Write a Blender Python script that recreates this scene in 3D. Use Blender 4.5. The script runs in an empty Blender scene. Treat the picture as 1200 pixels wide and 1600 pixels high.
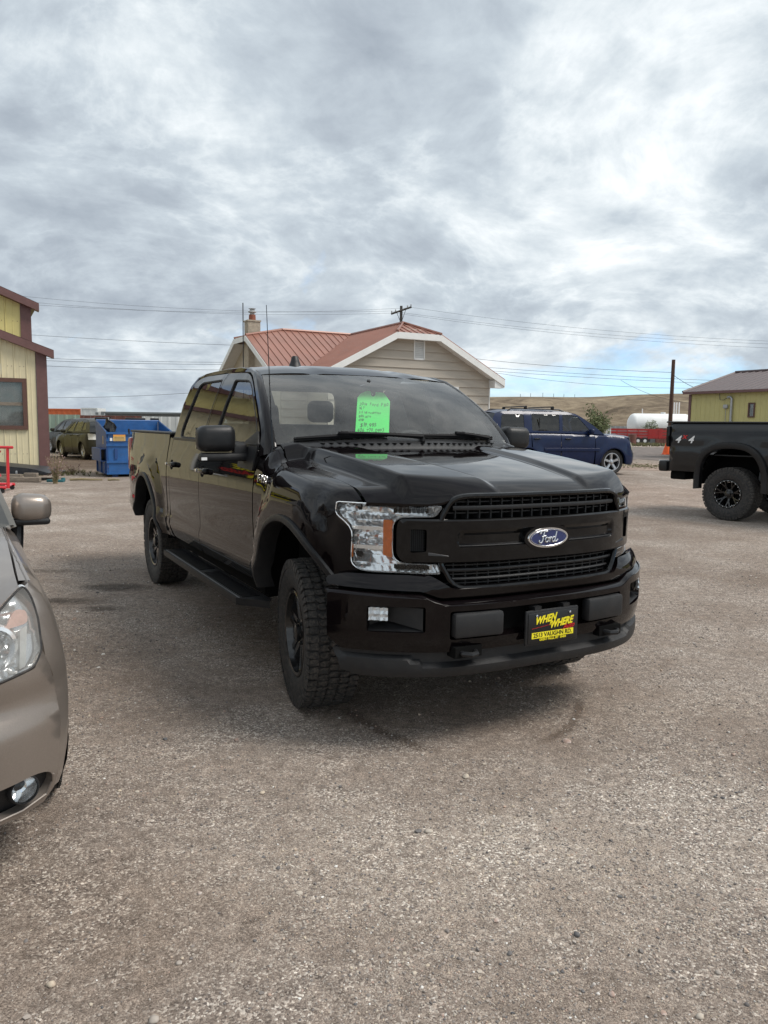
import bpy, math, random
import numpy as np
from mathutils import Vector, Matrix
from mathutils.geometry import delaunay_2d_cdt
random.seed(7); RNG = np.random.default_rng(7)
SC = bpy.context.scene; COL = SC.collection
sin, cos, pi, rad = math.sin, math.cos, math.pi, math.radians

# ------------------------------------------------------------------ camera
CAM_H, PITCH, ROLL, FOC = 1.562, 0.113, 0.0128, 1200.0
cam = bpy.data.cameras.new("camera"); cam_o = bpy.data.objects.new("camera", cam); COL.objects.link(cam_o)
cam.sensor_fit = 'VERTICAL'; cam.sensor_height = 36.0; cam.sensor_width = 27.0
cam.lens = 36.0 * FOC / 1600.0; cam.clip_start = 0.05; cam.clip_end = 9000
cam_o.matrix_world = Matrix.Translation((0, 0, CAM_H)) @ Matrix.Rotation(pi/2 - PITCH, 4, 'X') @ Matrix.Rotation(ROLL, 4, 'Z')
SC.camera = cam_o

# ------------------------------------------------------------------ light
SUN_DIR = Vector((0.60, -0.10, 0.79)).normalized()        # towards the sun, veiled by cloud
SUN_EL = math.asin(SUN_DIR.z); SUN_AZ = math.atan2(SUN_DIR.x, SUN_DIR.y)
sun = bpy.data.lights.new("sun", 'SUN'); sun.energy = 1.3; sun.angle = rad(24); sun.color = (1.0, 0.95, 0.88)
sun_o = bpy.data.objects.new("sun", sun); COL.objects.link(sun_o)
sun_o.rotation_euler = SUN_DIR.to_track_quat('Z', 'Y').to_euler()
SC.view_settings.view_transform = 'Standard'; SC.view_settings.look = 'None'
SC.view_settings.exposure = 1.22; SC.view_settings.gamma = 1.0; SC.view_settings.use_curve_mapping = False

world = bpy.data.worlds.new("World"); SC.world = world; world.use_nodes = True
def build_world():
    nt = world.node_tree; nt.nodes.clear()
    N = lambda t, **k: nd(nt, t, **k)
    out = N('ShaderNodeOutputWorld'); bg = N('ShaderNodeBackground'); bg.inputs['Strength'].default_value = 0.1
    nt.links.new(bg.outputs[0], out.inputs[0])
    sky = N('ShaderNodeTexSky'); sky.sky_type = 'NISHITA'; sky.sun_disc = False
    sky.sun_elevation = SUN_EL; sky.sun_rotation = SUN_AZ; sky.air_density = 1.0; sky.dust_density = 0.4; sky.ozone_density = 1.5
    tc = N('ShaderNodeTexCoord'); sep = N('ShaderNodeSeparateXYZ'); nt.links.new(tc.outputs['Generated'], sep.inputs[0])
    z = mth(nt, 'MAXIMUM', sep.outputs[2], 0.0)
    zz = mth(nt, 'ADD', z, 0.38)
    px = mth(nt, 'DIVIDE', sep.outputs[0], zz); py = mth(nt, 'DIVIDE', sep.outputs[1], zz)
    cmb = N('ShaderNodeCombineXYZ'); nt.links.new(px, cmb.inputs[0]); nt.links.new(py, cmb.inputs[1])
    def noise(scale, det, rough, dist, off):
        mp = N('ShaderNodeMapping'); mp.inputs['Location'].default_value = off; nt.links.new(cmb.outputs[0], mp.inputs[0])
        n = N('ShaderNodeTexNoise'); n.inputs['Scale'].default_value = scale; n.inputs['Detail'].default_value = det
        n.inputs['Roughness'].default_value = rough; n.inputs['Distortion'].default_value = dist
        nt.links.new(mp.outputs[0], n.inputs[0]); return n.outputs[0]
    big = noise(1.0, 4, 0.5, 0.25, (3.1, 1.7, 0)); mid = noise(2.3, 10, 0.60, 0.35, (7.3, 2.2, 0)); fine = noise(8.0, 8, 0.58, 0.4, (1.3, 9.2, 0))
    v = mth(nt, 'ADD', mth(nt, 'MULTIPLY', big, 0.36), mth(nt, 'ADD', mth(nt, 'MULTIPLY', mid, 0.42), mth(nt, 'MULTIPLY', fine, 0.22)))
    rdg = mth(nt, 'POWER', mth(nt, 'SUBTRACT', 1.0, mth(nt, 'ABSOLUTE', mth(nt, 'SUBTRACT', mth(nt, 'MULTIPLY', noise(2.2, 9, 0.62, 0.5, (2.2, 5.5, 0)), 2.0), 1.0))), 7.0)
    v = mth(nt, 'ADD', v, mth(nt, 'MULTIPLY', mth(nt, 'SUBTRACT', rdg, 0.35), 0.075))
    cl = ramp(nt, v, [(0.34, (1.58, 1.82, 2.12)), (0.42, (2.05, 2.32, 2.62)), (0.49, (2.6, 2.92, 3.2)), (0.55, (3.35, 3.65, 3.85)), (0.63, (4.4, 4.6, 4.7))])
    gapn = noise(1.1, 6, 0.6, 0.6, (11.9, 4.6, 0))
    low = mth(nt, 'MULTIPLY', mth(nt, 'SUBTRACT', 1.0, mth(nt, 'MINIMUM', mth(nt, 'MULTIPLY', z, 6.0), 1.0)), 0.19)
    g = mth(nt, 'ADD', gapn, low)
    gm = ramp(nt, g, [(0.64, (0, 0, 0)), (0.80, (0.85, 0.85, 0.85))])
    skb = N('ShaderNodeMix'); skb.data_type = 'RGBA'; skb.blend_type = 'MULTIPLY'; skb.inputs[0].default_value = 1.0
    nt.links.new(sky.outputs[0], skb.inputs[6]); skb.inputs[7].default_value = (0.50, 0.72, 0.98, 1)
    mx = N('ShaderNodeMix'); mx.data_type = 'RGBA'; nt.links.new(gm, mx.inputs[0]); nt.links.new(cl, mx.inputs[6]); nt.links.new(skb.outputs[2], mx.inputs[7])
    nt.links.new(mx.outputs[2], bg.inputs[0])
    world.cycles.sampling_method = 'MANUAL'; world.cycles.sample_map_resolution = 512

# ------------------------------------------------------------------ node helpers
def nd(nt, t, **k):
    n = nt.nodes.new(t)
    for a, b in k.items(): setattr(n, a, b)
    return n
def _in(nt, sock, v):
    if isinstance(v, bpy.types.NodeSocket): nt.links.new(v, sock)
    else: sock.default_value = v
def mth(nt, op, a, b=None, clamp=False):
    n = nt.nodes.new('ShaderNodeMath'); n.operation = op; n.use_clamp = clamp
    _in(nt, n.inputs[0], a)
    if b is not None: _in(nt, n.inputs[1], b)
    return n.outputs[0]
def ramp(nt, v, stops, interp='LINEAR'):
    """Colour ramp that also takes values above 1 (scaled afterwards)."""
    mxv = max(max(c) for _, c in stops); mxv = max(mxv, 1.0)
    r = nt.nodes.new('ShaderNodeValToRGB'); e = r.color_ramp.elements; r.color_ramp.interpolation = interp
    while len(e) < len(stops): e.new(0.5)
    for i, (p, c) in enumerate(stops): e[i].position = p; e[i].color = (c[0]/mxv, c[1]/mxv, c[2]/mxv, 1)
    _in(nt, r.inputs[0], v)
    if mxv == 1.0: return r.outputs[0]
    s = nt.nodes.new('ShaderNodeVectorMath'); s.operation = 'SCALE'; s.inputs[3].default_value = mxv
    nt.links.new(r.outputs[0], s.inputs[0]); return s.outputs[0]
def mixc(nt, f, a, b, blend='MIX'):
    n = nt.nodes.new('ShaderNodeMix'); n.data_type = 'RGBA'; n.blend_type = blend
    _in(nt, n.inputs[0], f)
    for s, v in ((n.inputs[6], a), (n.inputs[7], b)):
        _in(nt, s, v if isinstance(v, bpy.types.NodeSocket) else (*v[:3], 1))
    return n.outputs[2]
def noise_tex(nt, vec, scale, det=4, rough=.55, dist=0):
    n = nt.nodes.new('ShaderNodeTexNoise'); n.inputs['Scale'].default_value = scale; n.inputs['Detail'].default_value = det
    n.inputs['Roughness'].default_value = rough; n.inputs['Distortion'].default_value = dist
    nt.links.new(vec, n.inputs[0]); return n.outputs[0]
build_world()

MATS = {}
def M(name, col, rough=.5, metal=0., coat=0., var=.12, vs=6., bump=0., bs=60., spec=.5, coat_ior=1.5, dust=0., stretch=None, rvar=.08, det=4):
    """Principled material with procedural colour wear, roughness variation and fine relief."""
    m = bpy.data.materials.new(name); m.use_nodes = True; nt = m.node_tree; b = nt.nodes['Principled BSDF']
    tc = nd(nt, 'ShaderNodeTexCoord'); vec = tc.outputs['Object']
    if stretch:
        mp = nd(nt, 'ShaderNodeMapping'); mp.inputs['Scale'].default_value = stretch; nt.links.new(vec, mp.inputs[0]); vec = mp.outputs[0]
    n = noise_tex(nt, vec, vs, det, .6)
    lo = tuple(max(0, c*(1-var)) for c in col); hi = tuple(c*(1+var) for c in col)
    c = mixc(nt, ramp(nt, n, [(.3, (0, 0, 0)), (.7, (1, 1, 1))]), lo, hi)
    if dust:
        d = noise_tex(nt, vec, vs*2.7, 6, .65)
        c = mixc(nt, mth(nt, 'MULTIPLY', ramp(nt, d, [(.42, (0, 0, 0)), (.75, (1, 1, 1))]), dust), c, (.24, .20, .165))
    nt.links.new(c, b.inputs['Base Color'])
    b.inputs['Metallic'].default_value = metal; b.inputs['Specular IOR Level'].default_value = spec
    rr = mth(nt, 'ADD', mth(nt, 'MULTIPLY', n, 2*rvar), rough - rvar, True); nt.links.new(rr, b.inputs['Roughness'])
    b.inputs['Coat Weight'].default_value = coat; b.inputs['Coat Roughness'].default_value = .03; b.inputs['Coat IOR'].default_value = coat_ior
    if bump:
        bn = noise_tex(nt, vec, bs, 5, .6); bp = nd(nt, 'ShaderNodeBump'); bp.inputs['Strength'].default_value = bump; bp.inputs['Distance'].default_value = .01
        nt.links.new(bn, bp.inputs['Height']); nt.links.new(bp.outputs[0], b.inputs['Normal'])
    MATS[name] = m; return m
def glass(name, tint, ior=1.5, body=0.0, bodycol=(.02, .025, .025), refl=1.0, film=.06):
    """Thin sheet of glass: tinted see-through, Fresnel reflection and a light uneven pale film: dust, plus painted glare on the windshield."""
    m = bpy.data.materials.new(name); m.use_nodes = True; nt = m.node_tree; nt.nodes.remove(nt.nodes['Principled BSDF']); out = nt.nodes['Material Output']
    t = nd(nt, 'ShaderNodeBsdfTransparent'); t.inputs[0].default_value = (*tint, 1)
    d = nd(nt, 'ShaderNodeBsdfDiffuse'); d.inputs[0].default_value = (.30, .29, .27, 1)
    g = nd(nt, 'ShaderNodeBsdfGlossy'); g.inputs['Roughness'].default_value = .01; g.inputs[0].default_value = (refl, refl, refl, 1)
    fr = nd(nt, 'ShaderNodeFresnel'); fr.inputs[0].default_value = ior
    tc = nd(nt, 'ShaderNodeTexCoord'); n = noise_tex(nt, tc.outputs['Object'], 3.0, 6, .65)
    f = mth(nt, 'MULTIPLY', ramp(nt, n, [(.35, (.25, .25, .25)), (.75, (1, 1, 1))]), film)
    a = nd(nt, 'ShaderNodeMixShader'); nt.links.new(f, a.inputs[0]); nt.links.new(t.outputs[0], a.inputs[1]); nt.links.new(d.outputs[0], a.inputs[2])
    s = nd(nt, 'ShaderNodeMixShader'); nt.links.new(fr.outputs[0], s.inputs[0]); nt.links.new(a.outputs[0], s.inputs[1]); nt.links.new(g.outputs[0], s.inputs[2])
    nt.links.new(s.outputs[0], out.inputs[0]); MATS[name] = m; return m

# ------------------------------------------------------------------ object helpers
def tag(o, label=None, cat=None, group=None, kind=None):
    if label: o['label'] = label
    if cat: o['category'] = cat
    if group: o['group'] = group
    if kind: o['kind'] = kind
    return o
def empty(name, loc=(0, 0, 0), rz=0., parent=None, label=None, cat=None, group=None):
    o = bpy.data.objects.new(name, None); COL.objects.link(o); o.location = loc; o.rotation_euler = (0, 0, rz); o.empty_display_size = .2
    if parent: o.parent = parent
    return tag(o, label, cat, group)
def mk(name, V, F, m, parent=None, smooth=35, kind=None):
    me = bpy.data.meshes.new(name); me.from_pydata([tuple(v) for v in V], [], [tuple(f) for f in F]); me.update()
    if m: me.materials.append(m if not isinstance(m, str) else MATS[m])
    if smooth:
        me.shade_smooth(); me.set_sharp_from_angle(angle=rad(smooth))
    o = bpy.data.objects.new(name, me); COL.objects.link(o)
    if parent: o.parent = parent
    if kind: o['kind'] = kind
    return o
def copy_tree(o, parent=None):
    c = o.copy(); COL.objects.link(c)
    if parent: c.parent = parent
    for ch in list(o.children): copy_tree(ch, c)
    return c
def flip(o, name=None, parent=None, axis=1):
    """Mirror image of a part (left side of a vehicle from its right side)."""
    V = [list(v.co) for v in o.data.vertices]
    for v in V: v[axis] = -v[axis]
    F = [tuple(reversed(p.vertices)) for p in o.data.polygons]
    n = mk(name or o.name.split('.')[0], V, F, o.data.materials[0], parent or o.parent, 35)
    n.location = o.location; return n

class MB:
    """Collects shapes of one part into one mesh."""
    def __init__(s): s.V = []; s.F = []
    def add(s, V, F):
        k = len(s.V); s.V += [tuple(v) for v in V]; s.F += [tuple(i+k for i in f) for f in F]; return s
    def box(s, c, d, R=None):
        x, y, z = (q/2 for q in d); V = [Vector(p) for p in ((-x,-y,-z),(x,-y,-z),(x,y,-z),(-x,y,-z),(-x,-y,z),(x,-y,z),(x,y,z),(-x,y,z))]
        if R is not None: V = [R @ v for v in V]
        return s.add([v+Vector(c) for v in V], [(0,3,2,1),(4,5,6,7),(0,1,5,4),(1,2,6,5),(2,3,7,6),(3,0,4,7)])
    def span(s, a, b): return s.box([(a[i]+b[i])/2 for i in range(3)], [abs(b[i]-a[i]) for i in range(3)])
    def rbox(s, c, d, r=.02, R=None, n=2):
        """Rounded box: superellipse slices."""
        hx, hy, hz = (q/2 for q in d); r = min(r, hx*.98, hy*.98, hz*.98); ring = []
        for q, (sx, sy) in enumerate(((1,1),(-1,1),(-1,-1),(1,-1))):
            for k in range(n+1):
                a = pi/2*(q + k/n); ring.append((sx*(hx-r), sy*(hy-r), cos(a), sin(a)))
        rows = []
        for k in range(n+1):
            t = pi/2*k/n; rows.append((-hz + r*(1-sin(t)) , r*cos(t)-r*0))
        lv = [(-(hz-r) - r*sin(pi/2*(1-k/n)), cos(pi/2*(1-k/n))) for k in range(n+1)]
        lv += [((hz-r) + r*sin(pi/2*(k/n)), cos(pi/2*(k/n))) for k in range(n+1)]
        V = []; m = len(ring)
        for z, f in lv:
            for (bx, by, ca, sa) in ring: V.append(Vector((bx + r*f*ca, by + r*f*sa, z)))
        F = []
        for i in range(len(lv)-1):
            for j in range(m): F.append((i*m+j, i*m+(j+1) % m, (i+1)*m+(j+1) % m, (i+1)*m+j))
        F.append(tuple(reversed(range(m)))); F.append(tuple((len(lv)-1)*m+j for j in range(m)))
        if R is not None: V = [R @ v for v in V]
        return s.add([v+Vector(c) for v in V], F)
    def tube(s, pts, r, n=8, closed=False, flat=None):
        pts = [Vector(p) for p in pts]; m = len(pts); V = []; F = []; up0 = Vector((0, 0, 1))
        rr = r if isinstance(r, (list, tuple)) else [r]*m
        for i, p in enumerate(pts):
            a = pts[(i-1) % m] if (closed or i > 0) else p; b = pts[(i+1) % m] if (closed or i < m-1) else p
            t = (b-a).normalized(); u = t.cross(up0)
            if u.length < 1e-3: u = t.cross(Vector((1, 0, 0)))
            u.normalize(); w = u.cross(t)
            for k in range(n):
                q = 2*pi*k/n; V.append(p + u*cos(q)*rr[i] + w*sin(q)*rr[i]*(flat or 1))
        for i in range(m if closed else m-1):
            for k in range(n):
                i2 = (i+1) % m; F.append((i*n+k, i*n+(k+1) % n, i2*n+(k+1) % n, i2*n+k))
        if not closed: F.append(tuple(reversed(range(n)))); F.append(tuple((m-1)*n+k for k in range(n)))
        return s.add(V, F)
    def lathe(s, prof, n=32, axis='Y', c=(0, 0, 0), closed=False):
        """prof: list of (along axis, radius)."""
        V = []; F = []; m = len(prof)
        for k in range(n):
            q = 2*pi*k/n
            for (h, r) in prof:
                p = {'Y': (r*cos(q), h, r*sin(q)), 'Z': (r*cos(q), r*sin(q), h), 'X': (h, r*cos(q), r*sin(q))}[axis]
                V.append((p[0]+c[0], p[1]+c[1], p[2]+c[2]))
        for k in range(n):
            k2 = (k+1) % n
            for i in range(m if closed else m-1):
                i2 = (i+1) % m; f = (k*m+i, k*m+i2, k2*m+i2, k2*m+i)
                F.append(f if axis != 'Y' else tuple(reversed(f)))
        return s.add(V, F)
    def prism(s, poly, a, b, fn):
        """Polygon extruded between parameter a and b; fn(u,v,w)->xyz."""
        n = len(poly); V = [fn(u, v, a) for u, v in poly] + [fn(u, v, b) for u, v in poly]
        F = [tuple(range(n)), tuple(reversed(range(n, 2*n)))] + [(i, i+n, (i+1) % n+n, (i+1) % n) for i in range(n)]
        return s.add(V, F)
    def ball(s, c, r, n=12, sc=(1, 1, 1)):
        prof = [(-cos(pi*k/(n//2)), max(1e-4, sin(pi*k/(n//2)))) for k in range(n//2+1)]; t = MB().lathe(prof, n, 'Z')
        return s.add([(c[0]+v[0]*r*sc[0], c[1]+v[1]*r*sc[1], c[2]+v[2]*r*sc[2]) for v in t.V], t.F)
    def xf(s, Mx): s.V = [tuple(Mx @ Vector(v)) for v in s.V]; return s
    def build(s, name, m, parent=None, smooth=35, kind=None, fix=True):
        o = mk(name, s.V, s.F, m, parent, 0, kind)
        if fix:
            import bmesh
            bm = bmesh.new(); bm.from_mesh(o.data); bmesh.ops.recalc_face_normals(bm, faces=bm.faces); bm.to_mesh(o.data); bm.free()
        if smooth: o.data.shade_smooth(); o.data.set_sharp_from_angle(angle=rad(smooth))
        return o

def interp(knots):
    """Monotone cubic through (x, y) knots."""
    xs = [k[0] for k in knots]; ys = [k[1] for k in knots]; n = len(xs)
    h = [xs[i+1]-xs[i] for i in range(n-1)]; d = [(ys[i+1]-ys[i])/h[i] for i in range(n-1)]; m = [0]*n
    m[0] = d[0]; m[-1] = d[-1]
    for i in range(1, n-1):
        m[i] = 0 if d[i-1]*d[i] <= 0 else 2*d[i-1]*d[i]/(d[i-1]+d[i])
    def f(x):
        if x <= xs[0]: return ys[0]
        if x >= xs[-1]: return ys[-1]
        i = 0
        while xs[i+1] < x: i += 1
        t = (x-xs[i])/h[i]; t2 = t*t; t3 = t2*t
        return ys[i]*(2*t3-3*t2+1)+h[i]*m[i]*(t3-2*t2+t)+ys[i+1]*(3*t2-2*t3)+h[i]*m[i+1]*(t3-t2)
    return f
def spl(pts, n=4):
    """Catmull-Rom through open points."""
    P = [pts[0]]+list(pts)+[pts[-1]]; out = []
    for i in range(1, len(P)-2):
        for k in range(n):
            t = k/n; out.append(tuple(.5*((2*P[i][a])+(-P[i-1][a]+P[i+1][a])*t+(2*P[i-1][a]-5*P[i][a]+4*P[i+1][a]-P[i+2][a])*t*t+(-P[i-1][a]+3*P[i][a]-3*P[i+1][a]+P[i+2][a])*t**3) for a in range(len(P[i]))))
    out.append(tuple(pts[-1])); return out
def rnd(poly, r, n=3):
    """Round the corners of a closed polygon."""
    out = []; m = len(poly)
    for i in range(m):
        p = Vector(poly[i][:2]); a = Vector(poly[i-1][:2]); b = Vector(poly[(i+1) % m][:2])
        ri = poly[i][2] if len(poly[i]) > 2 else r
        da = min(ri, (a-p).length*.45); db = min(ri, (b-p).length*.45)
        p0 = p+(a-p).normalized()*da; p1 = p+(b-p).normalized()*db
        for k in range(n+1):
            t = k/n; q = p0*(1-t)**2+p*2*t*(1-t)+p1*t*t; out.append((q.x, q.y))
    return out
def resample(poly, step, closed=True):
    out = []; m = len(poly)
    for i in range(m if closed else m-1):
        a = poly[i]; b = poly[(i+1) % m]; L = math.dist(a[:2], b[:2]); k = max(1, math.ceil(L/step-1e-6))
        for j in range(k):
            t = j/k; out.append((a[0]+(b[0]-a[0])*t, a[1]+(b[1]-a[1])*t))
    if not closed: out.append(tuple(poly[-1]))
    return out
def inpoly(P, poly):
    x, y = P[:, 0], P[:, 1]; r = np.zeros(len(P), bool); n = len(poly)
    for i in range(n):
        x0, y0 = poly[i-1]; x1, y1 = poly[i]
        c = ((y0 > y) != (y1 > y))
        with np.errstate(divide='ignore', invalid='ignore'): r ^= c & (x < (x1-x0)*(y-y0)/((y1-y0) if y1 != y0 else 1e-12)+x0)
    return r
def edist(P, poly):
    d = np.full(len(P), 1e9); Q = np.array(poly)
    for i in range(len(Q)):
        a, b = Q[i-1], Q[i]; ab = b-a; t = np.clip(((P-a)@ab)/max(ab@ab, 1e-12), 0, 1); d = np.minimum(d, np.linalg.norm(P-a-t[:, None]*ab, axis=1))
    return d
def sheet(name, outline, fn, m, parent=None, step=.06, holes=(), depth=.02, out=(0, 0, 1), mirror=False, smooth=35, lip=True):
    """A panel: a 2-D outline (with holes) meshed finely, laid on the surface fn(u,v) and given folded-in edges."""
    loops = [resample(outline, step)]+[resample(h, step) for h in holes]
    pts = []; edges = []
    for L in loops:
        k = len(pts); pts += L; edges += [(k+i, k+(i+1) % len(L)) for i in range(len(L))]
    A = np.array(loops[0]); lo = A.min(0); hi = A.max(0); sx = step; sy = step*.866
    gx, gy = np.meshgrid(np.arange(lo[0], hi[0]+sx, sx), np.arange(lo[1]+sy/2, hi[1], sy)); gx[1::2] += sx/2
    G = np.stack([gx.ravel(), gy.ravel()], 1); ok = inpoly(G, loops[0])
    for L in loops[1:]: ok &= ~inpoly(G, L)
    for L in loops: ok &= edist(G, L) > step*.4
    pts += [tuple(p) for p in G[ok]]
    V2, _, Fc, *_ = delaunay_2d_cdt([Vector(p) for p in pts], edges, [], 0, 1e-6)
    V2 = np.array([(v[0], v[1]) for v in V2]); C = np.array([V2[list(f)].mean(0) for f in Fc]); ok = inpoly(C, loops[0])
    for L in loops[1:]: ok &= ~inpoly(C, L)
    F = [tuple(f) for f, q in zip(Fc, ok) if q]
    V = [Vector(fn(float(p[0]), float(p[1]))) for p in V2]
    o3 = Vector(out); s = 0
    for f in F: s += (V[f[1]]-V[f[0]]).cross(V[f[2]]-V[f[0]]).dot(o3)
    if s < 0: F = [tuple(reversed(f)) for f in F]
    if depth:
        nrm = [Vector() for _ in V]; ed = {}
        for f in F:
            nn = (V[f[1]]-V[f[0]]).cross(V[f[2]]-V[f[0]])
            for i in range(3):
                nrm[f[i]] += nn; e = (f[i], f[(i+1) % 3]); ed[e] = 1
        new = {}
        for (a, b) in list(ed):
            if (b, a) in ed: continue
            for q in (a, b):
                if q not in new: new[q] = len(V); V.append(V[q]-nrm[q].normalized()*depth if nrm[q].length > 0 else V[q]-o3*depth)
            F.append((b, a, new[a], new[b]))
    used = sorted({i for f in F for i in f}); mp = {q: i for i, q in enumerate(used)}
    o = mk(name, [V[i] for i in used], [tuple(mp[i] for i in f) for f in F], m, parent, smooth)
    if mirror: return o, flip(o)
    return o
def loft(name, rows, m, parent=None, smooth=35, out=None, mirror=False, thick=0):
    n = len(rows[0]); V = [Vector(p) for r in rows for p in r]; F = [(i*n+j, i*n+j+1, (i+1)*n+j+1, (i+1)*n+j) for i in range(len(rows)-1) for j in range(n-1)]
    if out is not None:
        s = sum((V[f[1]]-V[f[0]]).cross(V[f[2]]-V[f[0]]).dot(Vector(out)) for f in F)
        if s < 0: F = [tuple(reversed(f)) for f in F]
    o = mk(name, V, F, m, parent, smooth)
    if mirror: return o, flip(o)
    return o
def text(name, s, size, m, parent, org, X, Y, ext=.001, shear=0, bold=0, align='CENTER', sx=1.0, space=1.0):
    c = bpy.data.curves.new(name, 'FONT'); c.body = s; c.size = size; c.extrude = ext; c.shear = shear; c.offset = bold*size; c.align_x = align; c.align_y = 'CENTER'
    c.space_character = space; c.resolution_u = 3
    t = bpy.data.objects.new(name, c); COL.objects.link(t); dg = bpy.context.evaluated_depsgraph_get()
    me = bpy.data.meshes.new_from_object(t.evaluated_get(dg)); bpy.data.objects.remove(t); bpy.data.curves.remove(c)
    X = Vector(X).normalized(); Y = Vector(Y).normalized(); Z = X.cross(Y)
    me.transform(Matrix((X*sx, Y, Z)).transposed().to_4x4()); me.transform(Matrix.Translation(org))
    me.materials.clear(); me.materials.append(MATS[m] if isinstance(m, str) else m)
    o = bpy.data.objects.new(name, me); COL.objects.link(o)
    if parent: o.parent = parent
    return o
def at(px, py, D):
    """World point seen at photo pixel (px, py), D metres ahead."""
    u, v = px-600., py-800.; c, s = cos(ROLL), sin(ROLL); u, v = u*c+v*s, -u*s+v*c
    c, s = cos(PITCH), sin(PITCH); fy = c*FOC + s*(-v); fz = -s*FOC + c*(-v); k = D/fy
    return Vector((u*k, D, CAM_H+fz*k))
def gz(x, y):
    """Gentle swell of the lot."""
    return .20*math.exp(-((x-5.5)/6.)**2-((y-23.5)/5.)**2)
# ------------------------------------------------------------------ materials
PAINT = M('black_cherry_paint', (.0040, .0027, .0032), .5, 0, 1.0, .25, 3, dust=.008, coat_ior=1.36, spec=.0)
M('gloss_black', (.0022, .0022, .0027), .4, 0, 1.0, .2, 8, coat_ior=1.40, spec=.04)
M('satin_black', (.010, .0105, .012), .42, 0, 0, .2, 9, .15, 400, dust=.03, spec=.4)
M('black_plastic', (.013, .0135, .015), .5, 0, 0, .2, 7, .2, 500, dust=.04, spec=.4)
M('rubber_blade', (.008, .008, .009), .65, 0, 0, .2, 9, spec=.2)
M('dark_void', (.006, .006, .006), .9, 0, 0, .2, 5, spec=.1)
M('rubber', (.017, .017, .018), .72, 0, 0, .25, 14, .3, 180, dust=.22)
M('tread_rubber', (.023, .023, .023), .78, 0, 0, .3, 22, .4, 150, dust=.38)
M('black_rim', (.008, .008, .009), .22, .2, .5, .2, 9, dust=.04)
M('chrome', (.80, .81, .82), .09, 1, 0, .05, 9)
M('lamp_chrome', (.95, .955, .96), .13, .75, 0, .05, 30)
M('fog_chrome', (.88, .89, .90), .25, .55, 0, .05, 30)
M('alloy', (.55, .56, .58), .28, .9, 0, .12, 15, dust=.1)
M('amber', (.75, .17, .01), .25, 0, .5, .12, 40)
M('red_lens', (.28, .006, .006), .2, 0, .6, .15, 20)
M('white_lens', (.7, .7, .68), .2, 0, .6, .1, 20)
M('seat_cloth', (.13, .135, .14), .85, 0, 0, .15, 30, .3, 300)
M('grey_trim', (.36, .365, .36), .7, 0, 0, .12, 10)
M('tag_green', (.08, .98, .17), .6, 0, 0, .05, 5)
M('ink', (.01, .03, .015), .6, 0, 0, .1, 30)
M('plate_black', (.008, .008, .009), .35, 0, 0, .1, 10)
M('yellow_print', (.86, .74, .02), .5, 0, 0, .05, 10)
M('red_print', (.55, .02, .02), .5, 0, 0, .05, 10)
M('white_print', (.8, .8, .8), .5, 0, 0, .05, 10)
M('blue_oval', (.012, .025, .11), .25, 0, .8, .1, 10)
M('silver_badge', (.62, .63, .65), .22, .9, 0, .06, 20)
M('taupe_metallic', (.275, .237, .208), .34, .6, .45, .06, 200, dust=.08)
M('navy_paint', (.004, .013, .052), .45, 0, 1.0, .15, 4, dust=.03, spec=.1)
_n = MATS['navy_paint'].node_tree.nodes['Principled BSDF']; _n.inputs['Coat Weight'].default_value = .55; _n.inputs['Coat Roughness'].default_value = .16
M('matte_black_paint', (.006, .007, .009), .4, 0, .7, .2, 4, dust=.02, spec=.2)
M('olive_grey_paint', (.022, .021, .013), .5, 0, .3, .12, 4, dust=.05, spec=.2)
GLS = glass('windshield_glass', (.94, .985, .97), 1.62, film=.23)  # heavier film: dust plus a painted veil of sky glare
GLT = glass('tinted_glass', (.42, .46, .45), 1.6, film=.05)
GLR = glass('back_glass', (.80, .84, .82), 1.5, film=.05)
GLH = glass('hazy_lens', (.92, .93, .93), 1.45, film=.5)
GLD = glass('dark_glass', (.045, .05, .05), 1.6, film=.05)
GLC = glass('lamp_lens', (.93, .95, .96), 1.45, film=.03)
GLW = glass('window_pane', (.86, .89, .89), 1.45, film=.45)
M('cream_panel', (.66, .585, .38), .55, 0, 0, .06, 2.2, .15, 25, dust=.12)
M('yellow_panel', (.60, .53, .21), .55, 0, 0, .07, 2.2, .15, 25, dust=.06)
M('olive_panel', (.50, .455, .19), .55, 0, 0, .07, 1.5, .1, 25, dust=.05)
M('brown_trim', (.135, .065, .06), .5, 0, 0, .12, 5, .1, 60, dust=.05)
M('brown_wood', (.105, .05, .036), .65, 0, 0, .25, 12, .4, 90, stretch=(8, 8, 1))
M('curtain', (.62, .63, .62), .9, 0, 0, .25, 30, .5, 90)
M('siding_tan', (.46, .41, .345), .65, 0, 0, .07, 3, .2, 60, stretch=(.6, .6, 4))
M('white_trim', (.76, .76, .74), .5, 0, 0, .05, 3)
M('red_metal_roof', (.29, .135, .10), .42, .1, 0, .10, 1.2, .05, 12, dust=.1)
M('brown_metal_roof', (.105, .078, .078), .5, .1, 0, .08, 1.2)
M('chimney_block', (.38, .33, .26), .85, 0, 0, .18, 9, .5, 60)
M('clay', (.22, .07, .04), .7, 0, 0, .2, 15, .3, 50)
M('galvanised', (.38, .39, .40), .45, .6, 0, .2, 6)
M('weathered_wood', (.20, .165, .13), .85, 0, 0, .35, 9, .5, 60, stretch=(1, 1, 6))
M('brown_pole', (.085, .045, .032), .85, 0, 0, .3, 7, .5, 60, stretch=(6, 6, .6))
M('grey_pole', (.07, .062, .055), .9, 0, 0, .3, 7, .4, 60, stretch=(6, 6, .6))
M('wire', (.05, .05, .052), .6, 0, 0, .1, 3)
M('bin_blue', (.012, .095, .29), .45, 0, .1, .16, 5, .15, 30, dust=.08)
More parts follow.
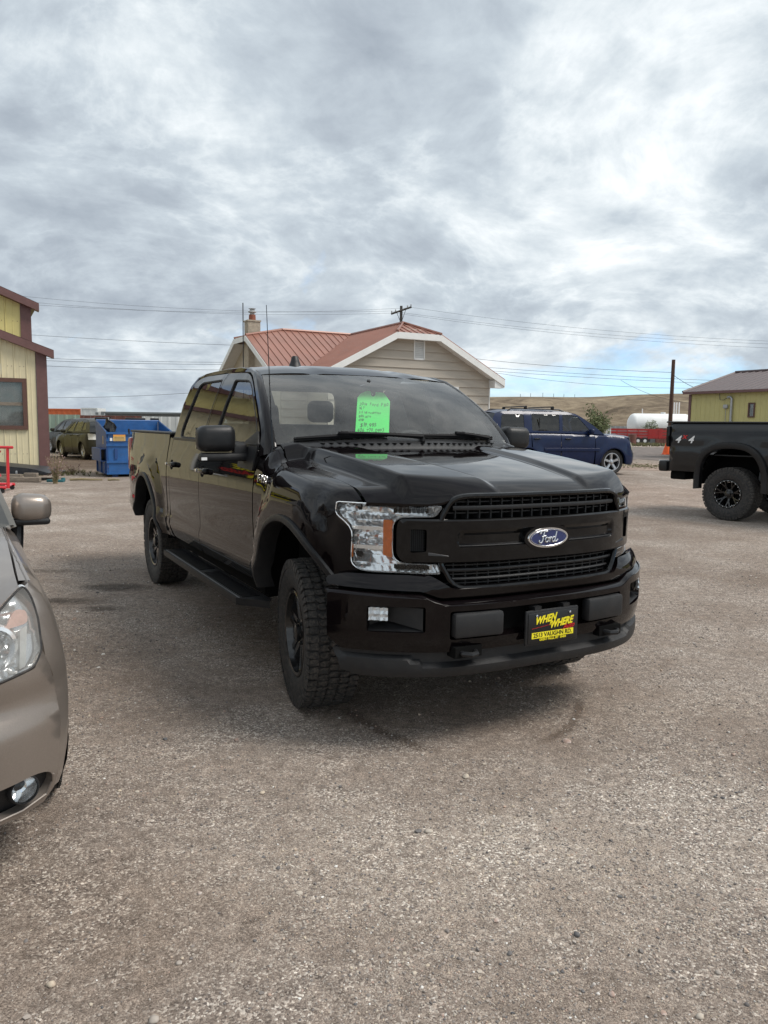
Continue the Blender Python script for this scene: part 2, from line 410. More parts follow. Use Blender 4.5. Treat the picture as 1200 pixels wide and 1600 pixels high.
M('bin_blue_dark', (.008, .055, .2), .5, 0, .0, .16, 5, .15, 30, dust=.12)
M('sticker_orange', (.75, .33, .06), .5, 0, 0, .06, 20)
M('sticker_tan', (.62, .42, .16), .5, 0, 0, .08, 20)
M('bag_black', (.012, .012, .013), .28, 0, 0, .2, 30, .5, 30)
M('fence_green', (.27, .36, .29), .55, 0, 0, .10, 1.5, dust=.08)
M('fence_rust', (.15, .06, .045), .7, 0, 0, .22, 2.5)
M('fence_white', (.60, .62, .61), .55, 0, 0, .06, 1.5)
M('fence_grey', (.27, .29, .30), .6, .3, 0, .15, 1.5)
M('shed_grey', (.16, .18, .185), .7, 0, 0, .1, 1)
M('orange_container', (.50, .11, .03), .55, 0, 0, .12, 1)
M('tank_white', (.78, .79, .78), .5, 0, 0, .05, .6, dust=.12)
M('trailer_red', (.36, .022, .02), .5, 0, 0, .15, 2, dust=.08)
M('hoist_red', (.55, .02, .03), .35, 0, .4, .1, 5)
M('cone_orange', (.85, .12, .02), .55, 0, 0, .06, 6)
M('black_steel', (.02, .022, .026), .5, .1, 0, .25, 3, .2, 40, dust=.12)
M('stem_dry', (.25, .20, .11), .9, 0, 0, .3, 30)
M('weed_green', (.17, .16, .085), .9, 0, 0, .3, 30)
M('dry_flower', (.30, .20, .19), .9, 0, 0, .3, 30)
M('bark', (.05, .04, .03), .9, 0, 0, .3, 12, .5, 40)
M('shrub_leaf', (.072, .088, .032), .7, 0, 0, .45, 2.2, spec=.3)
M('sage_leaf', (.17, .19, .12), .8, 0, 0, .35, 2)
M('grass_blade', (.15, .145, .07), .9, 0, 0, .4, 3)
M('teal_scrap', (.02, .12, .14), .6, 0, 0, .2, 9)

def ground_material():
    m = bpy.data.materials.new('gravel_lot'); m.use_nodes = True; nt = m.node_tree; b = nt.nodes['Principled BSDF']
    tc = nd(nt, 'ShaderNodeTexCoord'); P = tc.outputs['Object']; L = nt.links.new
    wob = nd(nt, 'ShaderNodeTexNoise'); wob.inputs['Scale'].default_value = 25; L(P, wob.inputs[0])
    Pw = nd(nt, 'ShaderNodeVectorMath'); Pw.operation = 'MULTIPLY_ADD'; Pw.inputs[1].default_value = (.02, .02, 0); L(wob.outputs[1], Pw.inputs[0]); L(P, Pw.inputs[2])
    def vor(scale, feat='F1'):
        v = nd(nt, 'ShaderNodeTexVoronoi'); v.feature = feat; v.inputs['Scale'].default_value = scale; v.inputs['Randomness'].default_value = 1; L(Pw.outputs[0], v.inputs[0]); return v
    va, vb, vc = vor(150), vor(66), vor(300)
    def rgb0(v):
        s = nd(nt, 'ShaderNodeSeparateColor'); L(v.outputs['Color'], s.inputs[0]); return s.outputs
    a, c2, c3 = rgb0(va), rgb0(vb), rgb0(vc)
    stone = ramp(nt, a[0], [(0, (.075, .063, .057)), (.22, (.155, .129, .112)), (.50, (.235, .199, .172)), (.76, (.34, .298, .262)), (.90, (.52, .475, .425)), (1, (.72, .68, .62))])
    fine = ramp(nt, c3[0], [(0, (.105, .086, .073)), (.5, (.215, .178, .15)), (1, (.38, .325, .28))])
    big = ramp(nt, c2[1], [(0, (.09, .078, .075)), (.4, (.18, .145, .125)), (.75, (.27, .23, .20)), (1, (.50, .46, .42))])
    n_lo = noise_tex(nt, P, .22, 5, .6, .5); n_md = noise_tex(nt, P, 1.05, 6, .62, .4); n_hi = noise_tex(nt, P, 6., 6, .65)
    loose = ramp(nt, mth(nt, 'ADD', mth(nt, 'MULTIPLY', n_md, .6), mth(nt, 'MULTIPLY', n_hi, .4)), [(.43, (.06, .06, .06)), (.57, (1, 1, 1))])
    fb = ramp(nt, n_hi, [(.44, (.3, .3, .3)), (.62, (1, 1, 1))])
    col = mixc(nt, mth(nt, 'MULTIPLY', loose, .8), fine, stone)
    pick = mth(nt, 'MULTIPLY', mth(nt, 'GREATER_THAN', c2[2], .72), mth(nt, 'MULTIPLY', loose, fb))
    inside = mth(nt, 'LESS_THAN', vb.outputs['Distance'], .34)
    col = mixc(nt, mth(nt, 'MULTIPLY', pick, inside), col, big)
    sp = noise_tex(nt, P, 16., 9, .78)
    col = mixc(nt, 1.0, col, ramp(nt, sp, [(.36, (.70, .69, .68)), (.50, (1.0, 1.0, 1.0)), (.66, (1.38, 1.37, 1.35))]), 'MULTIPLY')
    tone = ramp(nt, mth(nt, 'ADD', mth(nt, 'MULTIPLY', n_lo, .65), mth(nt, 'MULTIPLY', n_md, .35)), [(.36, (.84, .785, .745)), (.48, (1.04, 1.00, .97)), (.56, (1.19, 1.165, 1.14)), (.66, (1.58, 1.56, 1.54))])
    col = mixc(nt, 1.0, col, tone, 'MULTIPLY')
    # distance-scale patches of bare dirt, worn reddish gravel, and dark packed strips
    sep = nd(nt, 'ShaderNodeSeparateXYZ'); L(P, sep.inputs[0]); X, Y = sep.outputs[0], sep.outputs[1]
    def blob(cx, cy, rx, ry, lo=.45, hi=1.05, ns=2.2, amp=.55, rot=0.):
        dx = mth(nt, 'SUBTRACT', X, cx); dy = mth(nt, 'SUBTRACT', Y, cy); c, s = cos(rot), sin(rot)
        ex = mth(nt, 'DIVIDE', mth(nt, 'ADD', mth(nt, 'MULTIPLY', dx, c), mth(nt, 'MULTIPLY', dy, s)), rx)
        ey = mth(nt, 'DIVIDE', mth(nt, 'SUBTRACT', mth(nt, 'MULTIPLY', dy, c), mth(nt, 'MULTIPLY', dx, s)), ry)
        d = mth(nt, 'SQRT', mth(nt, 'ADD', mth(nt, 'MULTIPLY', ex, ex), mth(nt, 'MULTIPLY', ey, ey)))
        d = mth(nt, 'ADD', d, mth(nt, 'MULTIPLY', mth(nt, 'SUBTRACT', noise_tex(nt, P, ns, 5, .65), .5), amp*2))
        return ramp(nt, d, [(lo, (1, 1, 1)), (min(hi, 1), (0, 0, 0))])
    def arc(cx, cy, r, w, side, amp=.10):
        dx = mth(nt, 'SUBTRACT', X, cx); dy = mth(nt, 'SUBTRACT', Y, cy)
        d = mth(nt, 'ABSOLUTE', mth(nt, 'SUBTRACT', mth(nt, 'SQRT', mth(nt, 'ADD', mth(nt, 'MULTIPLY', dx, dx), mth(nt, 'MULTIPLY', dy, dy))), r))
        d = mth(nt, 'ADD', mth(nt, 'DIVIDE', d, w), mth(nt, 'MULTIPLY', noise_tex(nt, P, 9, 7, .8), 1.1))
        return ramp(nt, d, [(.70, (1, 1, 1)), (1.0, (0, 0, 0))])
    for (cx, cy, rx, ry, colr, f, am, ns) in GROUND_PATCHES:
        col = mixc(nt, mth(nt, 'MULTIPLY', blob(cx, cy, rx, ry, amp=am, ns=ns), f), col, mixc(nt, 1.0, col, colr, 'MULTIPLY'))
    for (cx, cy, r, w, bx, by, br) in TYRE_ARCS:
        k = mth(nt, 'MULTIPLY', arc(cx, cy, r, w, 0), blob(bx, by, br, br, lo=.6, amp=.15))
        col = mixc(nt, mth(nt, 'MULTIPLY', k, .75), col, mixc(nt, 1.0, col, (.42, .38, .35), 'MULTIPLY'))
    L(col, b.inputs['Base Color']); b.inputs['Roughness'].default_value = .92; b.inputs['Specular IOR Level'].default_value = .25
    h = mth(nt, 'ADD', mth(nt, 'MULTIPLY', va.outputs['Distance'], -.45), mth(nt, 'ADD', mth(nt, 'MULTIPLY', vb.outputs['Distance'], mth(nt, 'MULTIPLY', pick, -1.1)), mth(nt, 'ADD', mth(nt, 'MULTIPLY', vc.outputs['Distance'], -.2), mth(nt, 'MULTIPLY', n_hi, 1.6))))
    bp = nd(nt, 'ShaderNodeBump'); bp.inputs['Strength'].default_value = .65; bp.inputs['Distance'].default_value = .011; L(h, bp.inputs['Height']); L(bp.outputs[0], b.inputs['Normal'])
    MATS['gravel_lot'] = m; return m
# (centre x, y, radius x, y, tint, strength, edge noise, noise scale): oil and tar stains, packed dirt
GROUND_PATCHES = [(-2.55, 7.15, .42, .22, (.28, .27, .26), .85, .55, 5), (-3.05, 6.55, .75, .16, (.30, .29, .28), .85, .6, 5), (-2.35, 6.3, .22, .12, (.35, .34, .33), .8, .6, 6), (-3.6, 7.9, .6, .14, (.5, .48, .46), .8, .6, 5),
    (-11.5, 29.5, 7.5, 7.5, (.40, .35, .31), 1.0, .30, .7), (14, 30.5, 26, 5.0, (1.12, .98, .93), .7, .25, .3), (6, 17, 9, 4, (1.08, 1.0, .97), .6, .3, .5),
    (.2, 2.55, 1.2, .55, (1.25, 1.27, 1.27), .75, .5, 2.2), (1.3, 2.9, 1.1, .7, (1.22, 1.25, 1.27), .75, .5, 2.2), (-1.0, 2.3, .7, .5, (.9, .86, .82), .6, .5, 2.5), (1.0, 4.2, 1.6, .5, (.90, .87, .84), .6, .5, 2.)]
TYRE_ARCS = [(1.35, 4.95, 1.78, .13, -.12, 3.72, .50), (.1, 4.45, 1.05, .08, 1.02, 3.95, .40)]

def rock_material(name, stops, sc=60):
    m = bpy.data.materials.new(name); m.use_nodes = True; nt = m.node_tree; b = nt.nodes['Principled BSDF']
    at_ = nd(nt, 'ShaderNodeAttribute'); at_.attribute_name = 'tone'; tc = nd(nt, 'ShaderNodeTexCoord')
    n = noise_tex(nt, tc.outputs['Object'], sc, 4, .6)
    v = mth(nt, 'ADD', at_.outputs['Fac'], mth(nt, 'MULTIPLY', mth(nt, 'SUBTRACT', n, .5), .25))
    nt.links.new(ramp(nt, v, stops), b.inputs['Base Color']); b.inputs['Roughness'].default_value = .85; b.inputs['Specular IOR Level'].default_value = .3
    MATS[name] = m
rock_material('pebble', [(0, (.115, .115, .12)), (.22, (.20, .175, .16)), (.42, (.33, .285, .25)), (.58, (.42, .375, .33)), (.70, (.52, .44, .34)), (.80, (.36, .25, .205)), (.90, (.56, .53, .49)), (1, (.82, .80, .76))])
def hill_material():
    m = bpy.data.materials.new('dry_grass_hill'); m.use_nodes = True; nt = m.node_tree; b = nt.nodes['Principled BSDF']
    tc = nd(nt, 'ShaderNodeTexCoord'); P = tc.outputs['Object']
    n1 = noise_tex(nt, P, .024, 9, .70, 1.2); n2 = noise_tex(nt, P, .16, 6, .65)
    c = ramp(nt, mth(nt, 'ADD', mth(nt, 'MULTIPLY', n1, .65), mth(nt, 'MULTIPLY', n2, .35)), [(.38, (.095, .073, .052)), (.46, (.158, .122, .086)), (.54, (.225, .178, .124)), (.64, (.32, .258, .18))])  # dry grass tones; the dark ones also paint gully shading into the colour
    nt.links.new(c, b.inputs['Base Color']); b.inputs['Roughness'].default_value = .95; b.inputs['Specular IOR Level'].default_value = .1
    bp = nd(nt, 'ShaderNodeBump'); bp.inputs['Strength'].default_value = .6; bp.inputs['Distance'].default_value = 3; nt.links.new(n1, bp.inputs['Height']); nt.links.new(bp.outputs[0], b.inputs['Normal'])
    MATS['dry_grass_hill'] = m
ground_material(); hill_material()
M('road_gravel', (.17, .145, .132), .92, 0, 0, .35, 1.6, .6, 30, spec=.2, det=9)

# ------------------------------------------------------------------ ground, road, hill
def build_ground():
    k = np.linspace(-1, 1, 161); gx = np.sign(k)*(np.abs(k)*18+np.abs(k)**7*2500); k2 = np.linspace(-1, 1, 181); gy = 22+np.sign(k2)*(np.abs(k2)*30+np.abs(k2)**7*2800)
    V = []; n = len(gx)
    for y in gy:
        for x in gx: V.append((x, y, gz(x, y)))
    F = [(j*n+i, j*n+i+1, (j+1)*n+i+1, (j+1)*n+i) for j in range(len(gy)-1) for i in range(n-1)]
    mk('ground', V, F, 'gravel_lot', kind='structure')
    # a gravel road crossing behind the lot on the right
    y0, y1 = 39., 63.; V = []; F = []; m = 420; rg0 = random.Random(3); e0 = e1 = 0.
    for i in range(m+1):
        x = -4+i*.42; e0 = e0*.8+rg0.gauss(0, .45); e1 = e1*.8+rg0.gauss(0, .7); w = .9*sin(x*.31)+.5*sin(x*.9)
        for y in (y0+w+e0, y0+7, y1-7, y1+w*2+e1): V.append((x, y, .012))
    F = [(i*4+j, (i+1)*4+j, (i+1)*4+j+1, i*4+j+1) for i in range(m) for j in range(3)]
    mk('road', V, F, 'road_gravel', kind='structure')
    # hill: long dry ridge with gullies
    hp = interp([(-400, 0), (-60, 2), (10, 20), (60, 25.5), (121, 27.0), (165, 27.2), (215, 30), (270, 31.5), (330, 31), (420, 30), (560, 36), (800, 44), (1100, 30)])
    rg = np.random.default_rng(3); ph = rg.uniform(0, 6.28, (14, 2)); fr = rg.uniform(.010, .055, (14, 2)); V = []; nx, ny = 150, 44
    for j in range(ny):
        v = j/(ny-1)
        for i in range(nx):
            u = i/(nx-1); x = -420+u*1600; y = 330+v*420
            prof = min(1, max(0, (v-.0)/.62)); s = prof*prof*(3-2*prof)
            if v > .66: s *= 1-.25*((v-.66)/.34)
            q = sum(sin(fr[a][0]*x*1.3+fr[a][1]*y*.5+ph[a][0]) for a in range(14))/14
            g2 = abs(sin(x*.028+.9*sin(y*.012)+2*q))
            z = hp(x*660/ y)*1.0*(y/640)*s + (q*2.2 - 5.0*(1-g2)**2)*s*(1-s)*4*.9 - .8
            V.append((x, y, z))
    F = [(j*nx+i, j*nx+i+1, (j+1)*nx+i+1, (j+1)*nx+i) for j in range(ny-1) for i in range(nx-1)]
    mk('hill', V, F, 'dry_grass_hill', kind='structure', smooth=180)
build_ground()

# ------------------------------------------------------------------ left building: two nested gables of ribbed metal
def vpanels(parent, x0, x1, w, zb, ztop, y, m, rib=.018, name='wall_panel', skip=None, nrm=-1):
    """Vertical metal panels, each its own object, facing -y."""
    k = 0; x = x0; sg = 1 if x1 > x0 else -1
    while (x1-x)*sg > .02:
        xe = x+sg*min(w, abs(x1-x)); a, b = min(x, xe), max(x, xe)
        segs = [(zb, None)]
        if skip and b > skip[0]+.01 and a < skip[1]-.01: segs = [(zb, skip[2]), (skip[3], None)]
        for (z0, z1) in segs:
            za = ztop(a) if z1 is None else z1; zc = ztop(b) if z1 is None else z1
            pr = [(a+.002, 0), (a+.012, nrm*rib), (a+.035, nrm*rib), (a+.047, 0), (a+(b-a)*.5-.02, 0), (a+(b-a)*.5-.008, nrm*.006), (a+(b-a)*.5+.008, nrm*.006), (a+(b-a)*.5+.02, 0), (b-.002, 0)]
            V = []; n = len(pr)
            for (px, d) in pr:
                zt = za+(zc-za)*(px-a)/max(b-a, 1e-6); V += [(px, y+d, z0), (px, y+d, zt)]
            F = [(2*i, 2*i+2, 2*i+3, 2*i+1) for i in range(n-1)]
            mk(name, V, F, m, parent, 25)
        x = xe; k += 1
LB_ROT = .49
def left_building():
    B = empty('metal_building', (-9.62, 22.0, 0), LB_ROT, None, 'cream and yellow metal building with dark brown trim and a wooden window, left edge', 'building')
    Y0 = 22.0; ox, oy = -9.62, 22.0; xr = -9.62; pk = -17.2; s1 = .36
    def zl(x): return 3.50 + s1*(xr-x) if x > pk else 3.50 + s1*(xr-pk) - s1*(pk-x)
    def L(p): return (p[0]-ox, p[1]-oy, p[2])
    def add(mb, name, m, sm=35): o = mb.build(name, m, B, sm); return o
    loc = lambda o: o
    # walls
    xl = 2*pk-xr
    WX = (xr-2.054, xr-.504, 1.30, 2.72)
    vpanels(B, -.25, -.504, .30, .02, lambda x: zl(x+ox)-.02, Y0-oy, 'cream_panel'); vpanels(B, -.504, xl-ox, .31, .02, lambda x: zl(x+ox)-.02, Y0-oy, 'cream_panel', skip=(WX[0]-ox, WX[1]-ox, WX[2], WX[3]))
    MB().span(L((xr-.24, Y0-.035, .0)), L((xr+.04, Y0+.25, zl(xr)-.03))).build('corner_trim', 'brown_trim', B)
    MB().span(L((xr-.02, Y0+.26, .0)), L((xr, Y0+12, zl(xr)-.05))).build('side_wall', 'cream_panel', B)
    # rake trim of the front wing
    mb = MB()
    for (a, b) in (((xr+.22, zl(xr)-.22*s1), (pk, zl(pk))), ((pk, zl(pk)), (xl-.22, zl(xl)-.22*s1))):
        V = []
        for (x, z) in (a, b):
            for (dy, dz) in ((-.22, .10), (-.22, -.12), (.05, -.12), (.05, .10)): V.append(L((x, Y0+dy, z+dz)))
        mb.add(V, [(0, 1, 5, 4), (1, 2, 6, 5), (2, 3, 7, 6), (3, 0, 4, 7), (0, 3, 2, 1), (4, 5, 6, 7)])
    mb.build('rake_trim', 'brown_trim', B)
    mb = MB()
    for (a, b) in (((xr+.22, zl(xr)-.22*s1), (pk, zl(pk))), ((xl-.22, zl(xl)-.22*s1), (pk, zl(pk)))):
        mb.add([L((a[0], Y0-.20, a[1]+.11)), L((b[0], Y0-.20, b[1]+.11)), L((b[0], Y0+1.5, b[1]+.11)), L((a[0], Y0+1.5, a[1]+.11))], [(0, 1, 2, 3)])
    mb.build('wing_roof', 'brown_trim', B)
    # main building behind: taller, yellow
    Y1 = Y0+1.5; xm = -9.87; s2 = .40
    zm = lambda x: 4.95+s2*(xm-x) if x > pk else 4.98+s2*(xm-pk)-s2*(pk-x)
    xml = 2*pk-xm
    vpanels(B, xm-ox-.26, xml-ox, .42, 3.2, lambda x: zm(x+ox)-.02, Y1-oy, 'yellow_panel')
    MB().span(L((xm-.26, Y1-.035, 2.9)), L((xm+.03, Y1+.25, zm(xm)-.03))).build('corner_trim', 'brown_trim', B)
    MB().span(L((xm-.02, Y1+.26, 0)), L((xm, Y1+14, zm(xm)-.05))).build('side_wall', 'yellow_panel', B)
    mb = MB()
    for (a, b) in (((xm+.24, zm(xm)-.24*s2), (pk, zm(pk))), ((pk, zm(pk)), (xml-.24, zm(xml)-.24*s2))):
        V = []
        for (x, z) in (a, b):
            for (dy, dz) in ((-.25, .12), (-.25, -.10), (.05, -.10), (.05, .12)): V.append(L((x, Y1+dy, z+dz)))
        mb.add(V, [(0, 1, 5, 4), (1, 2, 6, 5), (2, 3, 7, 6), (3, 0, 4, 7), (0, 3, 2, 1), (4, 5, 6, 7)])
    mb.build('rake_trim', 'brown_trim', B)
    mb = MB()
    for (a, b) in (((xm+.24, zm(xm)-.24*s2), (pk, zm(pk))), ((xml-.24, zm(xml)-.24*s2), (pk, zm(pk)))):
        mb.add([L((a[0], Y1-.24, a[1]+.13)), L((b[0], Y1-.24, b[1]+.13)), L((b[0], Y1+14, b[1]+.13)), L((a[0], Y1+14, a[1]+.13))], [(0, 1, 2, 3)])
    mb.build('roof', 'brown_metal_roof', B)
    # screws in rows
    mb = MB(); x = xr-.55
    while x > -13.2:
        for z in (.62, 3.05, 2.9):
            if z == 2.9: continue
            mb.box(L((x, Y0-.004, z)), (.016, .01, .016)); mb.box(L((x-.10, Y0-.004, z)), (.016, .01, .016))
        x -= .31
    x = xm-.34
    while x > -13.2:
        mb.box(L((x, Y1-.004, 4.45+.0*(xm-x))), (.018, .01, .018)); mb.box(L((x-.12, Y1-.004, 4.45)), (.018, .01, .018)); x -= .42
    mb.build('screws', 'brown_trim', B, 0, 'stuff')
    # window
    x0, x1, z0, z1 = WX
    w = MB(); t = .11
    for a, b in (((x0, z0), (x0+t, z1)), ((x1-t, z0), (x1, z1)), ((x0+t, z0), (x1-t, z0+t)), ((x0+t, z1-t), (x1-t, z1))): w.span(L((a[0], Y0-.07, a[1])), L((b[0], Y0+.06, b[1])))
    W = w.build('window', 'brown_wood', B); zc = (z0+z1)/2+.0
    MB().span(L((x0+t+.003, Y0-.03, zc-.045)), L((x1-t-.003, Y0+.03, zc+.045))).build('sash_rail', 'weathered_wood', W)
    for a, b in ((z0+t, zc-.045), (zc+.045, z1-t)): MB().span(L((x0+t+.003, Y0-.006, a+.002)), L((x1-t-.003, Y0-.002, b-.002))).build('pane', GLW, W)
    MB().span(L((x0+t, Y0+.12, z0+.05)), L((x1-t, Y0+.13, z1-.05))).build('curtain', 'curtain', W)
    MB().span(L((x0-.1, Y0+.14, z0-.1)), L((x1+.1, Y0+.5, z1+.1))).build('dark_room', 'dark_void', W)
    # a second, white framed window further along the wall
    x0, x1, z0, z1 = -16.0, -14.8, 1.0, 2.3; w = MB(); t = .09
    for a, b in (((x0, z0), (x0+t, z1)), ((x1-t, z0), (x1, z1)), ((x0+t, z0), (x1-t, z0+t)), ((x0+t, z1-t), (x1-t, z1))): w.span(L((a[0], Y0-.06, a[1])), L((b[0], Y0-.02, b[1])))
    W = w.build('window', 'white_trim', B); MB().span(L((x0+t, Y0-.045, z0+t)), L((x1-t, Y0-.035, z1-t))).build('pane', GLD, W)
    # small vent pipe on the roof
    v = MB().tube([L((-11.75, 23.6, 5.4)), L((-11.75, 23.6, 6.15))], .03); v.lathe([(6.16, .001), (6.17, .06), (6.26, .06), (6.27, .02), (6.36, .02), (6.38, .07), (6.44, .001)], 10, 'Z', L((-11.75, 23.6, 0))).build('vent_pipe', 'black_steel', B)
left_building()
S = empty('auto_sign', (-9.62-7.6*cos(LB_ROT)+.14*sin(LB_ROT), 22-7.6*sin(LB_ROT)-.14*cos(LB_ROT), 1.2), LB_ROT, None, 'black dealer sign board with yellow and red lettering on cream metal wall', 'sign')
MB().span((-1.5, -.04, 0), (1.5, .04, 1.5)).build('board', 'plate_black', S)
text('lettering', 'WHEN', .5, 'yellow_print', S, (-.5, -.05, 1.2), (1, 0, 0), (0, 0, 1), bold=.02, shear=.3); text('lettering', 'WHERE', .5, 'yellow_print', S, (.3, -.05, .75), (1, 0, 0), (0, 0, 1), bold=.02, shear=.3)
text('lettering', 'Auto', .5, 'red_print', S, (1.0, -.05, .40), (1, 0, 0), (0, 0, 1), bold=.02, shear=.3); MB().span((-1.4, -.05, .06), (.6, -.045, .34)).build('yellow_band', 'yellow_print', S)
# ------------------------------------------------------------------ house: clipped gable facing right, cross wing to the left
def house():
    k = 1.35; th = .487; p = .52; A = Vector((.881*k, 20.495*k)); za = CAM_H+(4.3-CAM_H)*k; c = .671*k; se = 2.791*k; b = .908*k; bj = 4.209*k; lw = 2.957*k+.80
    w = Vector((cos(th), sin(th))); r = Vector((-sin(th), cos(th)))
    H = empty('house', (A.x, A.y, 0), th, None, 'tan lap sided house with red metal roof and white fascia behind the black pickup', 'house')
    # local frame: x along the gable wall, y back along the ridge
    ze = za-p*se; wall = se-.42; oh = .45
    zr = lambda s: za-p*abs(s)
    # siding boards on the gable wall: lapped, each board its own
    y = oh; h = .30; z = .0
    vx0, vx1, vz0, vz1 = .0, .46, 3.9, 4.64    # louvre vent
    wx0, wx1, wz0, wz1 = 1.0, 1.95, 1.8, 3.0       # window
    n = 0
    while z < za-.35:
        z1 = min(z+h, za-.28)
        half0 = min(wall, (za-.12-z)/p); half1 = min(wall, (za-.12-z1)/p)
        cuts = []
        if z1 > wz0+.02 and z < wz1-.02: cuts.append((wx0, wx1))
        if z1 > vz0+.02 and z < vz1-.02: cuts.append((vx0, vx1))
        xs = [(-half0, -half1, None)]; segs = []; cur = (-half0, -half1)
        for (a, bb) in cuts: segs.append((cur, (a, a))); cur = (bb, bb)
        segs.append((cur, (half0, half1)))
        for (l0, l1), (r0, r1) in segs:
            V = [(l0, y-.045, z), (r0, y-.045, z), (r1, y-.004, z1), (l1, y-.004, z1), (l0, y+.01, z), (r0, y+.01, z)]
            mk('siding_board', V, [(0, 1, 2, 3), (4, 5, 1, 0)], 'siding_tan', H, 0)
        z += h; n += 1
    # right side wall and wing walls
    MB().span((wall-.05, oh+.03, 0), (wall, bj+2, ze)).build('side_wall', 'siding_tan', H)
    MB().span((-wall, oh+.03, 0), (-wall+.05, bj-1.2, ze)).build('side_wall', 'siding_tan', H)
    MB().span((wall-.012, oh-.045, 0), (wall+.03, oh+.05, ze)).build('corner_board', 'white_trim', H)
    # vent
    V = MB()
    for (a, bb) in (((vx0, vz0), (vx0+.045, vz1)), ((vx1-.045, vz0), (vx1, vz1)), ((vx0, vz1-.045), (vx1, vz1)), ((vx0, vz0), (vx1, vz0+.045))): V.span((a[0], y-.05, a[1]), (bb[0], y-.01, bb[1]))
    G = V.build('gable_vent', 'white_trim', H); z = vz0+.05
    while z < vz1-.07:
        MB().box(((vx0+vx1)/2, y-.02, z+.03), (vx1-vx0-.09, .008, .075), Matrix.Rotation(-.6, 3, 'X')).build('louvre', 'white_trim', G); z += .062
    MB().span((vx0, y+.015, vz0), (vx1, y+.02, vz1)).build('backing', 'dark_void', G)
    MB().span((vx0-.003, y-.016, vz1+.002), (vx1+.003, y, 4.795)).build('siding_board', 'siding_tan', H, 0)
    # window
    V = MB(); t = .09
    for (a, bb) in (((wx0, wz0), (wx0+t, wz1)), ((wx1-t, wz0), (wx1, wz1)), ((wx0+t, wz1-t), (wx1-t, wz1)), ((wx0+t, wz0), (wx1-t, wz0+t)), ((wx0+t, (wz0+wz1)/2-.03), (wx1-t, (wz0+wz1)/2+.03))): V.span((a[0], y-.06, a[1]), (bb[0], y, bb[1]))
    W = V.build('window', 'white_trim', H); MB().span((wx0+t, y-.03, wz0+t), (wx1-t, y-.022, wz1-t)).build('pane', GLD, W)
    MB().span((wx0, y+.012, wz0), (wx1, y+.03, wz1)).build('backing', 'dark_void', W)
    # fascia: left rake, clip, right rake with soffit, boxed return at the right
    def board(name, P, Q, hgt, th_, m='white_trim'):
        V = []
        for (x, yy, z) in (P, Q): V += [(x, yy, z), (x, yy+th_, z), (x, yy+th_, z-hgt), (x, yy, z-hgt)]
        mk(name, V, [(0, 1, 5, 4), (1, 2, 6, 5), (2, 3, 7, 6), (3, 0, 4, 7), (0, 3, 2, 1), (4, 5, 6, 7)], m, H, 0)
    zc = zr(c)
    board('fascia', (-se, 0, ze), (-c, 0, zc), .24, .04); board('fascia', (-c, 0, zc), (c, 0, zc), .22, .04); board('fascia', (c, 0, zc), (se, 0, ze), .24, .04)
    for s in (-1, 1):
        mk('soffit', [(s*c, .04, zc-.2), (s*se, .04, ze-.2), (s*se, oh+.05, ze-.2), (s*c, oh+.05, zc-.2)], [(0, 1, 2, 3)], 'white_trim', H, 0)
    mk('soffit', [(-c, .04, zc-.2), (c, .04, zc-.2), (c, oh+.05, zc-.2), (-c, oh+.05, zc-.2)], [(0, 1, 2, 3)], 'white_trim', H, 0)
    MB().span((wall-.02, .045, ze-.30), (se+.02, oh-.05, ze-.02)).build('eave_return', 'white_trim', H)
    MB().span((se-.02, .3, ze-.22), (se+.03, bj+2, ze+.0)).build('gutter', 'white_trim', H)
    # roof planes as standing-seam panels
    def roofplane(name, O, U, Vv, lim, wpan, lift=.03):
        """Panels along U, each running along Vv from start(u) to end(u)."""
        O, U, Vv = Vector(O), Vector(U).normalized(), Vector(Vv).normalized(); N = U.cross(Vv)
        if N.z < 0: N = -N
        u = 0.; L = lim['len']
        while u < L-.01:
            u2 = min(u+wpan, L); a0, a1 = lim['f'](u); b0, b1 = lim['f'](u2)
            if a1-a0 > .02 or b1-b0 > .02:
                P = lambda q, v, d: O+U*q+Vv*v+N*d
                pr = [(u, a0, a1, 0.0), (u+.008, a0, a1, lift), (u+.035, a0, a1, lift), (u+.05, a0, a1, 0)]
                V = []
                for (q, v0, v1, d) in pr: V += [P(q, v0, d), P(q, v1, d)]
                V += [P(u2, b0, 0), P(u2, b1, 0)]
                mk('roof_panel', V, [(2*i, 2*i+2, 2*i+3, 2*i+1) for i in range(4)], 'red_metal_roof', H, 0)
            u = u2
    sl = math.hypot(1, p); back = bj+4.5
    # main left slope: U along ridge (y), V down the slope; hip cut at the front, valley at the wing
    def fl(u):
        top = 0 if u >= b else (c*(1-u/b))*sl
        bot = se*sl
        if u > bj-se: bot = min(bot, max(0, (bj-u))*sl)      # valley with the cross wing (same pitch)
        return (top, max(top, bot))
    roofplane('roof_panel', (0, 0, za), (0, 1, 0), (-1, 0, -p), dict(len=bj, f=fl), .26)
    def fr(u): return ((0 if u >= b else (c*(1-u/b))*sl), se*sl)
    roofplane('roof_panel', (0, 0, za), (0, 1, 0), (1, 0, -p), dict(len=back, f=fr), .26)
    hp = (za-zc)/b; hs = math.hypot(1, hp)
    roofplane('roof_panel', (-c, 0, zc), (1, 0, 0), (0, 1, hp), dict(len=2*c, f=lambda u: (0, (1-abs(u-c)/c)*b*hs)), .26)
    # ridge caps
    cp = MB(); cp.tube([(0, b, za+.03), (0, back, za+.03)], .06, 6); cp.tube([(-c, 0, zc+.03), (0, b, za+.03), (c, 0, zc+.03)], .055, 6)
    cp.tube([(-lw+1.75, bj, za+.03), (0, bj, za+.03)], .06, 6); cp.tube([(-lw, bj-.75, za-p*.75+.03), (-lw+1.75, bj, za+.03), (-lw, bj+.75, za-p*.75+.03)], .055, 6); cp.build('ridge_cap', 'red_metal_roof', H)
